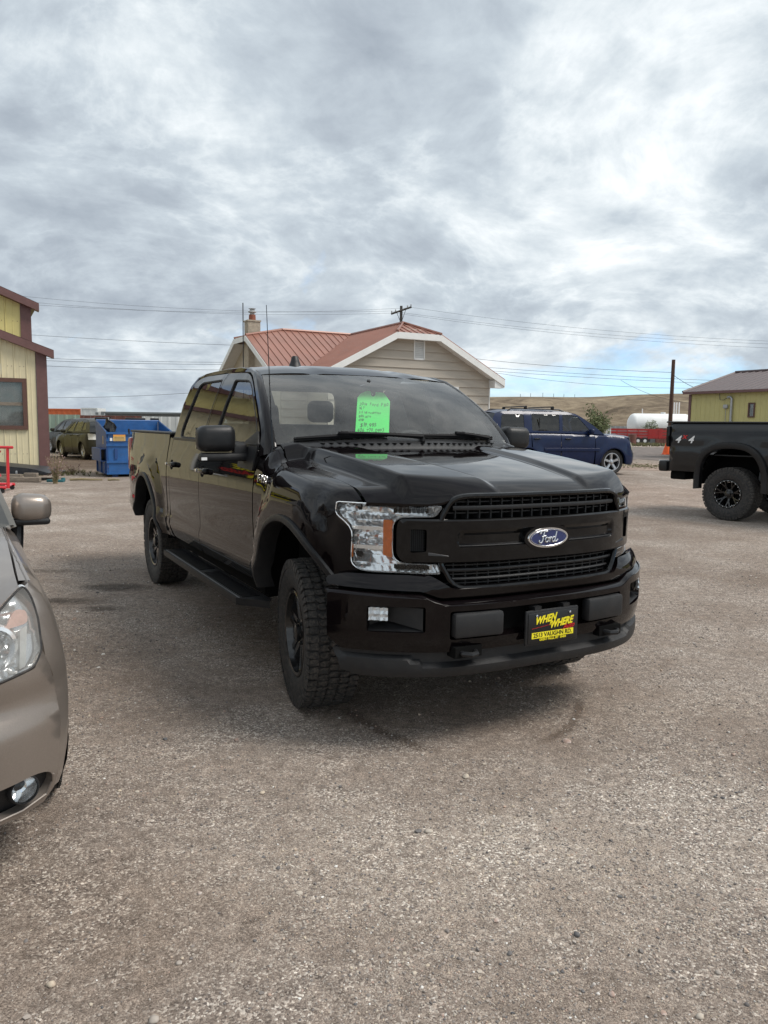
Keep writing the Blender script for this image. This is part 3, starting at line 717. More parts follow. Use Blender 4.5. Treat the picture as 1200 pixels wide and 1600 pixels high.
    # cross wing, ridge along -x at y = bj
    we = se; b2 = 1.75; c2 = .75
    def fw(u):
        x = lw-u if u <= lw else 0
        top = 0 if u >= b2 else (c2*(1-u/b2))*sl
        return (top, we*sl) if u <= lw-se*0 else (0, 0)
    def fw2(u):
        xdist = lw-u      # distance left of the main ridge
        top = 0 if u >= b2 else c2*(1-u/b2)*sl
        lo = we*sl if xdist >= se else max(top, xdist*sl)
        return (top, lo)
    roofplane('roof_panel', (-lw, bj, za), (1, 0, 0), (0, -1, -p), dict(len=lw, f=fw2), .30)
    roofplane('roof_panel', (-lw, bj, za), (1, 0, 0), (0, 1, -p), dict(len=lw, f=lambda u: (0 if u >= b2 else c2*(1-u/b2)*sl, we*sl)), .30)
    roofplane('roof_panel', (-lw, bj-c2, za-p*c2), (0, 1, 0), (1, 0, p*c2/b2), dict(len=2*c2, f=lambda u: (0, (1-abs(u-c2)/c2)*b2*math.hypot(1, p*c2/b2))), .30)
    def board2(P, Q, hgt): 
        V = []
        for (x, yy, z) in (P, Q): V += [(x, yy, z), (x+.04, yy, z), (x+.04, yy, z-hgt), (x, yy, z-hgt)]
        mk('fascia', V, [(0, 1, 5, 4), (1, 2, 6, 5), (2, 3, 7, 6), (3, 0, 4, 7), (0, 3, 2, 1), (4, 5, 6, 7)], 'white_trim', H, 0)
    x0 = -lw-.02
    board2((x0, bj-we, za-p*we), (x0, bj-c2, za-p*c2), .22); board2((x0, bj-c2, za-p*c2), (x0, bj+c2, za-p*c2), .2); board2((x0, bj+c2, za-p*c2), (x0, bj+we, za-p*we), .22)
    for s in (-1, 1): mk('soffit', [(x0+.04, bj+s*c2, za-p*c2-.18), (x0+.04, bj+s*we, za-p*we-.18), (x0+.5, bj+s*we, za-p*we-.18), (x0+.5, bj+s*c2, za-p*c2-.18)], [(0, 1, 2, 3)], 'white_trim', H, 0)
    wv = we-.4; X = -lw+.45
    mk('wing_gable_wall', [(X, bj-wv, 0), (X, bj+wv, 0), (X, bj+wv, za-p*wv-.1), (X, bj+c2, za-p*c2-.1), (X, bj-c2, za-p*c2-.1), (X, bj-wv, za-p*wv-.1)], [(0, 5, 4, 3, 2, 1)], 'siding_tan', H, 0)
    MB().span((X, bj-wv, 0), (-wall, bj-wv+.05, za-p*wv-.1)).build('side_wall', 'siding_tan', H)
    z = 0.
    while z < za-p*wv-.2:
        mk('siding_board', [(X, bj-wv-.05, z), (-wall, bj-wv-.05, z), (-wall, bj-wv-.006, z+.3), (X, bj-wv-.006, z+.3), (X, bj-wv, z), (-wall, bj-wv, z)], [(0, 1, 2, 3), (4, 5, 1, 0)], 'siding_tan', H, 0); z += .3
    MB().span((-lw, bj-we-.03, za-p*we-.2), (-se, bj-we+.02, za-p*we)).build('gutter', 'white_trim', H)
    # chimney with clay flue and cap
    cx, cy = -lw+.45, bj-.20; cz = za-.80
    ch = MB(); ch.span((cx-.24, cy-.24, 0), (cx+.24, cy+.24, cz+1.0)); C_ = ch.build('chimney', 'chimney_block', H)
    for q in range(6): 
        zz = cz-.2+q*.2; MB().span((cx-.245, cy-.245, zz), (cx+.245, cy+.245, zz+.185)).build('block_course', 'chimney_block', C_)
    MB().span((cx-.27, cy-.27, cz+1.003), (cx+.27, cy+.27, cz+1.06)).build('cap_slab', 'chimney_block', C_)
    MB().lathe([(cz+1.06, .14), (cz+1.28, .13), (cz+1.28, .10), (cz+1.06, .10)], 12, 'Z', (cx, cy, 0)).build('flue', 'clay', C_)
    MB().lathe([(cz+1.28, .09), (cz+1.36, .09), (cz+1.37, .16), (cz+1.40, .16), (cz+1.44, .10), (cz+1.5, .09), (cz+1.51, .15), (cz+1.54, .02)], 12, 'Z', (cx, cy, 0)).build('flue_cap', 'grey_trim', C_)
    MB().tube([(-lw-.03, bj-.55, 0), (-lw-.03, bj-.55, za+.85)], .02, 6).build('antenna_mast', 'wire', H)
    return H
house()

# ------------------------------------------------------------------ olive building on the right, hip roof
def right_building():
    D = 42.; a = at(1075, 672, D); B = empty('metal_shed', (a.x, D, 0), rad(-63), None, 'olive yellow metal building with brown roof beyond the lifted pickup', 'building')
    Hh, Lg, hw = 3.40, 30., 3.75; rise = 1.2
    vpanels(B, .13, 16, .30, 0, lambda x: Hh, 0, 'olive_panel', rib=.014, skip=(3.73, 4.03, 2.19, 2.86)); MB().span((16, 0, 0), (Lg, .05, Hh)).build('front_wall', 'olive_panel', B)
    for x in (0.02, Lg): mk('end_wall', [(x, .05, 0), (x, 2*hw, 0), (x, 2*hw, Hh), (x, hw, Hh+rise-.05), (x, .05, Hh)], [(0, 1, 2, 3, 4)], 'olive_panel', B, 0)
    MB().span((-.03, -.04, 0), (.12, .03, Hh)).build('corner_trim', 'brown_trim', B); MB().span((-.2, -.34, Hh+.0), (Lg, -.26, Hh+.13)).build('fascia', 'brown_trim', B)
    sl = rise/hw; u = -.2
    while u < Lg-.1:
        for s in (0, 1):
            P = lambda q, f, d=0: (q, (-.3+(hw+.3)*f) if s == 0 else (2*hw+.3-(hw+.3)*f), Hh+.13+(rise-.0)*f+d)
            mk('roof_panel', [P(u, 0), P(u, 1), P(u+.02, 0, .03), P(u+.02, 1, .03), P(u+.06, 0, 0), P(u+.06, 1), P(u+.42, 0), P(u+.42, 1)], [(0, 2, 3, 1), (2, 4, 5, 3), (4, 6, 7, 5)], 'brown_metal_roof', B, 0)
        u += .42
    MB().tube([(-.22, hw, Hh+rise+.16), (Lg, hw, Hh+rise+.16)], .08, 6).tube([(-.22, -.32, Hh+.14), (-.22, hw, Hh+rise+.14)], .06, 6).build('ridge_cap', 'brown_metal_roof', B)
    x0, x1, z0, z1 = 3.69, 4.07, 2.16, 2.89; w = MB(); t = .06
    for p_, q in (((x0, z0), (x0+t, z1)), ((x1-t, z0), (x1, z1)), ((x0+t, z0), (x1-t, z0+t)), ((x0+t, z1-t), (x1-t, z1))): w.span((p_[0], -.06, p_[1]), (q[0], .05, q[1]))
    W = w.build('window', 'brown_wood', B); MB().span((x0+t, -.02, z0+t), (x1-t, -.012, z1-t)).build('pane', GLW, W); MB().span((x0-.1, .08, z0-.1), (x1+.1, .12, z1+.1)).build('dark_room', 'dark_void', W)
    for i in range(3): MB().span((x0+t+.04+i*.09, .02, z0+t), (x0+t+.07+i*.09, .03, z1-t)).build('bar', 'white_trim', W)
    MB().tube([(2.75, -.10, .3), (2.75, -.10, 3.12), (2.65, -.10, 3.20), (2.5, -.12, 3.18)], .06, 8).build('service_mast', 'galvanised', B)
    MB().tube([(2.5, -.12, 3.17), (2.3, -.14, 3.05), (2.05, -.12, 3.07), (2.0, -.12, 3.38)], .016, 6).build('drip_loop', 'wire', B)
    MB().rbox((2.38, -.08, 2.72), (.26, .1, .2), .03).build('meter', 'grey_trim', B); MB().tube([(2.38, -.05, .4), (2.38, -.05, 2.62)], .014, 6).build('conduit', 'grey_trim', B)
right_building()

# ------------------------------------------------------------------ fences, sheds, containers on the left
def panel_fence(name, x0, x1, D, h, w, m, label, rail='fence_grey', bw=.03, group=None):
    F_ = empty(name, (x0, D, 0), 0, None, label, 'fence', group); x = 0.
    while x < x1-x0-.01:
        x2 = min(x+w, x1-x0); hh = h
        V = []
        for (px, d) in ((x+.003, 0), (x+w*.12, -bw), (x+w*.30, -bw), (x+w*.42, 0), (x2-.003, 0)):
            px = min(px, x2-.002); V += [(px, d, .03), (px, d, hh)]
        mk('panel', V, [(2*i, 2*i+2, 2*i+3, 2*i+1) for i in range(4)], m, F_, 0); x = x2
    MB().span((0, .05, h*.85), (x1-x0, .10, h*.85+.08)).build('rail', rail, F_); MB().span((0, .05, h*.2), (x1-x0, .10, h*.2+.08)).build('rail', rail, F_)
    xs = 0.; 
    while xs < x1-x0: MB().span((xs, .10, 0), (xs+.09, .19, h)).build('post', rail, F_); xs += 2.6
    return F_
panel_fence('metal_fence', -20.6, -18.15, 46, 1.93, .50, 'fence_green', 'pale green ribbed metal fence beside the cream building')
panel_fence('metal_fence', -18.13, -14.5, 46, 1.90, .62, 'fence_rust', 'rust brown metal fence behind the blue dumpster')
panel_fence('metal_fence', -14.48, -4.5, 46, 1.88, .50, 'fence_white', 'white ribbed metal fence behind the black pickup bed')
def low_shed():
    B = empty('long_shed', (-21, 58, 0), 0, None, 'long low grey flat roofed shed showing just above the fences', 'shed')
    MB().span((0, 0, 0), (22, 5, 2.15)).build('wall', 'shed_grey', B); MB().span((-.2, -.3, 2.153), (22.2, 5.3, 2.28)).build('roof', 'shed_grey', B)
low_shed()
def container(x, y, L, h, m, label, z=0.):
    B = empty('shipping_container', (x, y, z), 0, None, label, 'container'); n = int(L/.28); bm = MB(); V = []
    for i in range(n+1):
        q = i*L/n; d = -.03 if i % 2 else .03; V += [(q, d, .16), (q, d, h-.14)]
    mk('side_panel', V, [(2*i, 2*i+2, 2*i+3, 2*i+1) for i in range(n)], m, B, 0)
    MB().span((-.05, -.06, 0), (L+.05, .06, .15)).build('rail', m, B); MB().span((-.05, -.06, h-.13), (L+.05, .06, h)).build('rail', m, B)
    for q in (0, L): MB().span((q-.07, -.065, .155), (q+.07, .06, h-.135)).build('post', m, B)
    MB().span((0, .08, .16), (L, 2.4, h-.02)).build('body', m, B); return B
container(-35.2, 80, 3.7, 2.8, 'orange_container', 'orange shipping container with its roofline above the green fence')
container(-31.0, 79, .0+1.6, 2.9, 'fence_white', 'small white container standing beside the orange one')
def pallet_stack(x, y, label):
    B = empty('pipe_stack', (x, y, 0), 0, None, label, 'stack')
    MB().span((0, 0, 0), (1.5, 1, 2.2)).build('crate', 'fence_white', B)
    for i in range(5):
        MB().span((i*.3, -.05, 2.205), (i*.3+.24, 1, 2.45+.08*(i % 2))).build('block', 'fence_white' if i % 2 else 'shed_grey', B)
pallet_stack(-29.2, 78, 'white and grey stacked blocks beside the orange container')

# ------------------------------------------------------------------ background right: tank, trailer, fence, pipes, gate
def white_tank():
    D = 84.; a = at(981, 657, D); b = at(1080, 657, D); L = b.x-a.x; T = empty('storage_tank', (a.x, D, 0), 0, None, 'long white round ended storage tank below the dry hill', 'tank'); r = 1.22; zc = 1.72+.2
    pr = [(0.0, .01)]+[(r*.55*(1-cos(t*pi/12)), r*sin(t*pi/12)) for t in range(1, 7)]; pr += [(L-v[0], v[1]) for v in reversed(pr)]
    MB().lathe(pr, 28, 'X', (0, 0, zc)).build('shell', 'tank_white', T)
    for q in (1.3, L-1.3): MB().span((q-.2, -.9, 0), (q+.2, .9, zc-r*.6)).build('saddle', 'fence_rust', T)
    MB().lathe([(zc+r-.02, .25), (zc+r+.15, .25), (zc+r+.16, .01)], 12, 'Z', (L*.55, 0, 0)).build('hatch', 'tank_white', T)
white_tank()
def red_trailer():
    D = 75.; a = at(963, 690, D); b = at(1046, 690, D); L = b.x-a.x; T = empty('flatbed_trailer', (a.x, D, 0), 0, None, 'red slat sided utility trailer parked beyond the road', 'trailer')
    MB().span((0, 0, .55), (L, 2.0, .68)).build('deck', 'trailer_red', T)
    for q in range(3):
        z = .74+q*.28; MB().span((0, -.03, z), (L*.56, .02, z+.2)).build('side_slat', 'trailer_red', T); MB().span((L*.58, -.03, z-.1), (L, .02, z+.1)).build('side_slat', 'trailer_red', T)
        MB().span((0, 1.98, z), (L, 2.03, z+.2)).build('side_slat', 'trailer_red', T)
    for q in range(6): MB().span((q*L/5-.04, -.06, .5), (q*L/5+.04, -.031, 1.5)).build('stake', 'trailer_red', T)
    for q in (L*.40, L*.53): 
        MB().lathe([(-.1, .16), (-.1, .34), (.1, .34), (.1, .16)], 20, 'Y', (q, -.05, .34), True).build('wheel', 'rubber', T); MB().lathe([(-.09, .001), (-.08, .17), (.02, .17)], 16, 'Y', (q, -.06, .34)).build('rim', 'white_print', T)
    MB().span((L*.3, .2, .25), (L*.65, 1.8, .53)).build('axle_frame', 'black_steel', T)
    br = empty('steel_drum', tuple(at(987, 699.5, 70)*Vector((1, 1, 0))), 0, None, 'rusty red steel drum standing in front of the red trailer', 'barrel')
    MB().lathe([(0, .001), (0, .36), (.3, .36), (.32, .375), (.34, .36), (.62, .36), (.64, .375), (.66, .36), (.98, .36), (.98, .33), (.96, .001)], 18, 'Z').build('drum', 'fence_rust', br)
red_trailer()
panel_fence('metal_fence', at(951, 672, 88).x, at(985, 672, 88).x, 88, 1.75, .55, 'fence_grey', 'grey corrugated fence at the left end of the white tank')
panel_fence('metal_fence', at(962, 672, 80).x, at(1046, 672, 80).x, 80, 1.25, .8, 'shed_grey', 'low dark panel fence behind the red trailer')
panel_fence('metal_fence', at(1022, 672, 79).x, at(1048, 672, 79).x, 78.5, 1.6, .8, 'fence_rust', 'short rust red panel fence at the right end of the red trailer')
def rail_gate():
    D = 44.; a = at(931, 690, D); b = at(953, 690, D); L = b.x-a.x; T = empty('rail_gate', (a.x, D, 0), 0, None, 'white pipe rail gate with a mesh panel behind the blue car', 'gate')
    for z in (.5, .8, 1.1, 1.42, 1.7): MB().tube([(0, 0, z), (L, 0, z)], .028, 6).build('bar', 'white_print', T)
    for q in range(5): MB().tube([(q*L/4, 0, 0), (q*L/4, 0, 1.72)], .03, 6).build('upright', 'white_print', T)
rail_gate()
def vent_stacks():
    for px in (1052.5, 1056, 1060):
        a = at(px, 655, 150); T = tag(MB().tube([(0, 0, 0), (0, 0, 6.6)], .13, 6).build('vent_stack', 'white_print'), {1052.5: 'left', 1056: 'middle', 1060: 'right'}[px]+' one of three thin white stacks right of the brown pole', 'pipe', 'white stacks by the tank'); T.location = (a.x, 150, 0)
    a = at(1003, 655, 130); tag(MB().tube([(0, 0, 0), (0, 0, 4.8)], .09, 6).build('pole', 'white_print'), 'single slim pale pole standing behind the white tank', 'pole').location = (a.x, 130, 0)
vent_stacks()

# ------------------------------------------------------------------ poles and wires
def crossarm_pole():
    D = 62.; t = at(627, 478, D); P = empty('utility_pole', (t.x, D, 0), 0, None, 'wooden utility pole with tilted crossarm behind the house roof', 'pole')
    MB().tube([(0, 0, 0), (0, 0, t.z)], [.17, .11], 10).build('pole', 'grey_pole', P); a = at(611, 490, D); b = at(643, 479, D)
    MB().tube([(a.x-t.x, -.13, a.z-.05), (b.x-t.x, -.13, b.z-.05)], .075, 4).build('crossarm', 'grey_pole', P)
    for f in (.03, .22, .8, .97):
        x = a.x-t.x+(b.x-a.x)*f; z = a.z+(b.z-a.z)*f; MB().lathe([(z, .02), (z+.06, .05), (z+.1, .05), (z+.11, .03), (z+.16, .05), (z+.2, .01)], 8, 'Z', (x, -.13, 0)).build('insulator', 'grey_trim', P)
    for f in (.28, .72): MB().tube([(a.x-t.x+(b.x-a.x)*f, -.15, a.z+(b.z-a.z)*f-.1), (0, -.13, t.z-1.35)], .02, 4).build('brace', 'wire', P)
crossarm_pole()
bp_t = at(1051, 562, 46); bp_b = at(1046, 668, 46)
tag(MB().tube([(0, 0, 0), (0, 0, bp_t.z)], [.13, .10], 10).build('service_pole', 'brown_pole'), 'bare reddish brown pole in front of the white tank', 'pole').location = (bp_b.x+.03, 46, 0)
def wire(A, B, sag, label, r=.018, group='power lines across the sky'):
    A, B = Vector(A), Vector(B); pts = [A.lerp(B, t/16)-Vector((0, 0, sag*4*(t/16)*(1-t/16))) for t in range(17)]
    o = MB().tube([p-A for p in pts], r, 5).build('power_line', 'wire', None, 60); o.location = A; tag(o, label, 'wire', group)
wl = 'thin dark power line strung across the cloudy sky'
D = 62.
for (a, b) in (((-260, 425), (611, 486)), ((-260, 436), (617, 489)), ((-260, 447), (638, 481))): wire(at(*a, D-9), at(*b, D-.13), .9, ['thin line from the left crossarm tip, topmost of three running left', 'middle of three thin lines running left from the tilted crossarm', 'thin line from the right crossarm tip, lowest of three running left'][(425, 436, 447).index(a[1])], .008, 'lines left of the crossarm pole')
for (a, b) in (((611, 486), (1500, 541)), ((617, 489), (1500, 549)), ((641, 480), (1500, 538))): wire(at(*a, D-.13), at(*b, D-6), .8, ['thin line from the left crossarm tip, middle of three running right', 'lowest of three thin lines running right from the tilted crossarm', 'thin line from the right crossarm tip, topmost of three running right'][(541, 549, 538).index(b[1])], .008, 'lines right of the crossarm pole')
wire(at(-300, 495, 55), at(640, 545, 62), .5, 'single thin line at mid height left of the house', .012)
for (a, b) in (((-250, 540), (640, 560)), ((-250, 544), (640, 563)), ((-250, 552), (640, 572))): wire(at(*a, 58), at(*b, 66), .7, ['topmost', 'middle', 'lowest'][(540, 544, 552).index(a[1])]+' of three low power lines left of the house chimney', .014, 'low lines left of the house')
wire(at(30, 621, 70), at(420, 604, 62), .3, 'faint low line rising toward the house at left', .014)
wire(at(600, 540, 66), at(1051, 582, 46), .35, 'power line from behind the house to the brown pole', .012, 'lines right of the house'); wire(at(600, 546, 66), at(1500, 565, 60), 2.6, 'long sagging power line right of the house', .012, 'lines right of the house')
for (a, b) in (((560, 556), (1500, 602)), ((560, 561), (1500, 607))): wire(at(*a, 66), at(*b, 60), .6, ['upper', 'lower'][(602, 607).index(b[1])]+' of two parallel lines low in the sky right of the house', .013, 'paired lines right of the house')
wire(at(1051, 585, 46), at(1129, 616, 42.1), .25, 'service wire dropping from the brown pole to the olive building', .014); wire(at(970, 594, 60), at(1128, 632, 42), .5, 'thin line slanting down to the wall of the olive building', .012)
for k, (px, h) in enumerate(((813, 2.6), (829, 3.2), (848, 3.6), (865, 3.), (881, 2.6), (898, 2.4))):
    a = at(px, 621, 600); o = MB().tube([(0, 0, -4), (0, 0, h)], .16, 5).build('distant_pole', 'grey_pole'); o.location = (a.x, 600, a.z); tag(o, ['first', 'second', 'third', 'fourth', 'fifth', 'sixth'][k]+' tiny pole from the left on the dry hill skyline', 'pole', 'poles on the hilltop')
# ------------------------------------------------------------------ wheels
def tread_blocks(R, W, n=62, blk=None, depth=.0065):
    mb = MB(); da = 2*pi/n
    def blk_(poly, a0, r1=R, tilt=0):
        V = []
        for (y, t) in poly: V.append((r1*cos(a0+t), y, r1*sin(a0+t)))
        for (y, t) in poly:
            rr = R-depth-.004; V.append((rr*cos(a0+t), y*1.0, rr*sin(a0+t)))
        m = len(poly); F = [tuple(range(m))]+[(i, i+m, (i+1) % m+m, (i+1) % m) for i in range(m)]; mb.add(V, F)
    h = W/2
    for k in range(n):
        a = k*da; j = (k % 2)*.1*da
        for s in (-1, 1):
            g = .43*da; y = s*h*.47
            blk_([(s*(h*.66), -g), (s*h*.93, -g*.9), (s*h*.99, -g*.2), (s*h*.99, g*.5), (s*h*.93, g*.9), (s*h*.64, g), (s*h*.60, .1*da)][::s], a+(.25*da if s > 0 else 0)+j, R-.004)
            # shoulder lug folding over the edge
            a0 = a+(.25*da if s > 0 else 0)+j; V = []
            for t in (-.36*da, .36*da):
                for (y_, r_) in ((s*h*.99, R-.006), (s*h*1.035, R-.03), (s*h*1.045, R-.055), (s*h*.99, R-.055), (s*h*.95, R-.02)): V.append((r_*cos(a0+t), y_, r_*sin(a0+t)))
            mb.add(V, [(0, 1, 2, 3, 4), (9, 8, 7, 6, 5)]+[(i, i+5, (i+1) % 5+5, (i+1) % 5) for i in range(5)])
            blk_([(s*h*.22, -g*.9), (s*h*.42, -g*1.0), (s*h*.60, -g*.55), (s*h*.56, g*.35), (s*h*.44, g*.85), (s*h*.24, g*.6), (s*h*.30, -.1*da)][::s], a+(.55*da if s > 0 else .3*da)-j)
        blk_([(-h*.19, -.30*da), (-.02*h, -.42*da), (h*.17, -.36*da), (h*.21, .1*da), (h*.10, .42*da), (-h*.15, .36*da), (-h*.10, .02*da)], a+.1*da)
    return mb
def wheel(parent, loc, R, W, rr, side, rim='black_rim', style='split', ns=6, steer=0., treads=True, n=62, spin=0., lip='black_rim'):
    w = empty('wheel', loc, steer+(pi if side < 0 else 0), parent); h = W/2
    # outer face is +y in the wheel's own frame
    ri = rr+.008
    prof = [(-h*.70, ri), (-h*.92, ri+.012), (-h*1.0, ri+(R-ri)*.35), (-h*1.02, ri+(R-ri)*.62), (-h*.98, R-.035), (-h*.86, R-.016), (-h*.5, R-.013), (0, R-.012), (h*.5, R-.013), (h*.86, R-.016), (h*.98, R-.035), (h*1.02, ri+(R-ri)*.62), (h*1.015, ri+(R-ri)*.56), (h*1.025, ri+(R-ri)*.5), (h*1.0, ri+(R-ri)*.35), (h*.93, ri+.014), (h*.88, ri+.004), (h*.70, ri-.002)]
    if not treads: prof = [(y, r+(.012 if r > R-.04 else 0)) for y, r in prof]
    MB().lathe(prof, 56 if treads else 36, 'Y').build('tyre', 'rubber', w, 50)
    if treads: tread_blocks(R, W, n).build('tread', 'tread_rubber', w, 0, fix=True)
    d = MB().lathe([(h*.90, rr+.006), (h*.93, rr-.004), (h*.90, rr-.016), (h*.72, rr-.022), (h*.55, rr-.03), (-h*.75, rr-.02), (-h*.78, rr+.006)], 44, 'Y')
    rm = d.build('rim', lip, w, 40); yb = h*.52; yo = h*.80
    MB().lathe([(-h*.05, .001), (-h*.05, rr-.035)], 32, 'Y').lathe([(0.02, .06), (.02, rr*.72), (.035, rr*.72), (.035, .06)], 28, 'Y').build('brake_disc', 'dark_void', w, 30)
    sp = MB()
    def bar(a, w0, w1, r0, r1, y0, y1, th=.035, off0=0, off1=0):
        c, s = cos(a), sin(a); V = []
        for (r, ww, y, o) in ((r0, w0, y0, off0), (r1, w1, y1, off1)):
            for (dx, dy) in ((-ww/2, -th), (ww/2, -th), (ww*.32, 0), (-ww*.32, 0)):
                t = o+dx; V.append((r*c-t*s, y+dy, r*s+t*c))
        sp.add(V, [(0, 1, 5, 4), (1, 2, 6, 5), (2, 3, 7, 6), (3, 0, 4, 7), (0, 3, 2, 1), (4, 5, 6, 7)])
    for k in range(ns):
        a = 2*pi*k/ns+spin; A1 = rr-.018
        if style == 'split':
            o = rr*.13
            bar(a, .055, .038, .05, A1, yb+.012, yo-.01, .04, -.018, -o); bar(a, .055, .038, .05, A1, yb+.012, yo-.01, .04, .018, o)
        elif style == 'fork':
            bar(a, .05, .045, .05, rr*.6, yb, yo-.02, .04); bar(a, .04, .03, rr*.55, A1, yo-.02, yo, .035, -.005, -rr*.16); bar(a, .04, .03, rr*.55, A1, yo-.02, yo, .035, .005, rr*.16)
        else: bar(a, .085, .10, .05, A1, yb+.01, yo-.012, .035)
    sp.build('spokes', rim, w, 20)
    hb = MB().lathe([(yb-.03, .085), (yb+.012, .08), (yb+.022, .045), (yb+.045, .042), (yb+.05, .03), (yb+.05, .001)], 20, 'Y').build('hub', rim, w, 30)
    nt_ = MB()
    for k in range(6):
        a = 2*pi*k/6; nt_.lathe([(yb+.005, .011), (yb+.03, .011), (yb+.034, .001)], 6, 'Y', (.062*cos(a), 0, .062*sin(a)))
    nt_.build('lug_nuts', 'galvanised' if rim != 'black_rim' else rim, w, 20)
    if style == 'fork' and rim == 'black_rim':
        b = MB()
        for k in range(20):
            a = 2*pi*k/20; b.lathe([(h*.905, .008), (h*.95, .007), (h*.955, .001)], 6, 'Y', ((rr-.010)*cos(a), 0, (rr-.010)*sin(a)))
        b.build('rim_bolts', 'chrome', w, 20)
    return w

# ------------------------------------------------------------------ the black cherry crew-cab pickup
TA, TX, TY = .496, .349, 4.5869
def softmin(a, b, k=55.): return -math.log(math.exp(-k*(a-1))+math.exp(-k*(b-1)))/k+1
def pickup():
    T = empty('pickup_truck', (TX, TY, 0), TA-pi/2, None, 'large black crew cab pickup in the centre with a green price tag behind its windshield', 'pickup')
    head = lambda y: .93-.471*min(abs(y), 1.05)**3.17
    bump = lambda y: .97-.36*min(abs(y), 1.1)**3.5
    prof = interp([(.40, .925), (.57, .952), (.66, .982), (.70, .992), (.74, .988), (.785, .976), (.90, .980), (1.02, .9855), (1.12, .985), (1.25, .974), (1.35, .958), (1.42, .943)])
    yg = interp([(1.36, .956), (1.42, .943), (1.49, .920), (1.55, .902), (1.70, .851), (1.82, .803), (1.885, .775), (1.92, .75), (1.95, .715), (2.0, .6)])
    def sstep(t): t = max(0, min(1, t)); return t*t*(3-2*t)
    def bulge(x, z, cx, cz, rx=.60, rz=.64):
        r = ((abs(x-cx)/rx)**2.4+(max(0, z-cz)/rz)**2.4)**(1/2.4); return .036*sstep((1.03-r)/.085)
    def ys(x, z):
        y = prof(z)
        y += max(bulge(x, z, .03, .57), bulge(x, z, -3.68, .57, .61, .66))
        yf = (max(0, (.93-x))/.471)**(1/3.17)
        if x > -.1: y = softmin(y, yf)
        if x < -4.4: y -= .035*((-4.4-x)/.45)**2
        return y
    side = lambda x, z: (x, -ys(x, z), z)
    gside = lambda x, z: (x, -yg(z), z)
    zedge = interp([(-.62, 1.437), (-.50, 1.435), (-.455, 1.428), (-.43, 1.405), (-.405, 1.374), (-.36, 1.352), (-.31, 1.340), (-.2, 1.329), (0, 1.315), (.26, 1.293), (.45, 1.272), (.55, 1.250), (.62, 1.205), (.7, 1.198)])
    def fend(x, s):
        if s <= 1.15: return side(x, s)
        t = min(1, (s-1.15)/.2)*pi/2; y0 = ys(x, 1.15); ye = min(.853-.03*max(0, min(1, (-.43-x)/.05)), y0-.02); ze = zedge(x)
        return (x, -(ye+(y0-ye)*cos(t)), 1.15+(ze-1.15)*sin(t))
    P = PAINT; sb = 'satin_black'
    # fender, doors, bedside ---------------------------------------------------
    arch_f = spl([(.545, .80), (.50, .862), (.42, .938), (.28, 1.005), (.09, 1.062), (-.09, 1.062), (-.264, .995), (-.375, .875), (-.435, .72), (-.452, .60)], 3)
    sheet('fender', [(-.586, .60)]+[(-.586, 1.35), (.618, 1.35), (.60, 1.24), (.542, 1.195), (.534, 1.138), (.60, 1.07), (.594, .90), (.628, .868), (.59, .855), (.575, .82)]+arch_f, fend, P, T, .05, depth=.035, out=(0, -1, 0), mirror=True)
    d1 = rnd([(-.600, .60, .03), (-.600, 1.25, .01), (-.585, 1.405, .02), (-.72, 1.412, .02), (-1.832, 1.418, .01), (-1.832, .585, .03)], .02)
    D1, D1L = sheet('front_door', d1, side, P, T, .06, depth=.03, out=(0, -1, 0), mirror=True)
    d2 = rnd([(-1.840, .585, .03), (-1.840, 1.418, .01), (-2.775, 1.425, .02), (-2.80, 1.2, .1), (-2.795, .78, .1), (-2.745, .59, .05)], .02)
    D2, D2L = sheet('rear_door', d2, side, P, T, .06, depth=.03, out=(0, -1, 0), mirror=True)
    sheet('cab_corner', [(-2.807, .60), (-2.803, 1.2), (-2.783, 1.425), (-2.885, 1.43), (-2.892, 1.2), (-2.892, .58), (-2.76, .58)], side, P, T, .06, depth=.03, out=(0, -1, 0), mirror=True)
    arch_r = spl([(-3.13, .57), (-3.17, .66), (-3.27, .82), (-3.40, .955), (-3.55, 1.045), (-3.70, 1.078), (-3.86, 1.06), (-4.0, .99), (-4.1, .88), (-4.17, .74), (-4.19, .62)], 3)
    sheet('bedside', [(-2.918, .57), (-2.918, 1.455), (-4.86, 1.45), (-4.865, 1.405), (-4.74, 1.40), (-4.735, 1.03), (-4.86, 1.02), (-4.84, .80), (-4.72, .62)]+arch_r[::-1], side, P, T, .07, depth=.04, out=(0, -1, 0), mirror=True)
    # arch lips
    def lip(path, name):
        rows = []
        for (x, z) in path:
            y = -ys(x, z); rows.append((x, z, y))
        cx = sum(p[0] for p in rows)/len(rows); cz = .5; R_ = []
        for (x, z, y) in rows:
            dx, dz = x-cx, z-cz; l = math.hypot(dx, dz); dx /= l; dz /= l
            R_.append([(x+dx*.006, y+.004, z+dz*.006), (x+dx*.004, y-.012, z+dz*.004), (x-dx*.016, y-.020, z-dz*.016), (x-dx*.030, y-.016, z-dz*.030), (x-dx*.036, y+.01, z-dz*.036), (x-dx*.036, y+.09, z-dz*.036)])
        loft(name, R_, sb, T, 50, (0, -1, .3), True)
    lip(arch_f, 'wheel_arch_lip'); lip(arch_r, 'wheel_arch_lip')
    # wheel wells
    for cx in (0.03, -3.67):
        for s in (-1, 1):
            rows = []
            for k in range(13):
                a = pi*k/12; x = cx+.56*cos(a); z = .52+.60*sin(a); rows.append([(x, s*.93, z), (x, s*.52, z)])
            loft('wheel_liner', rows, 'dark_void', T, 60)
            V = [(cx+.56*cos(pi*k/12), s*.52, .52+.60*sin(pi*k/12)) for k in range(13)]; mk('liner_back', V, [tuple(range(13))], 'dark_void', T, 0)
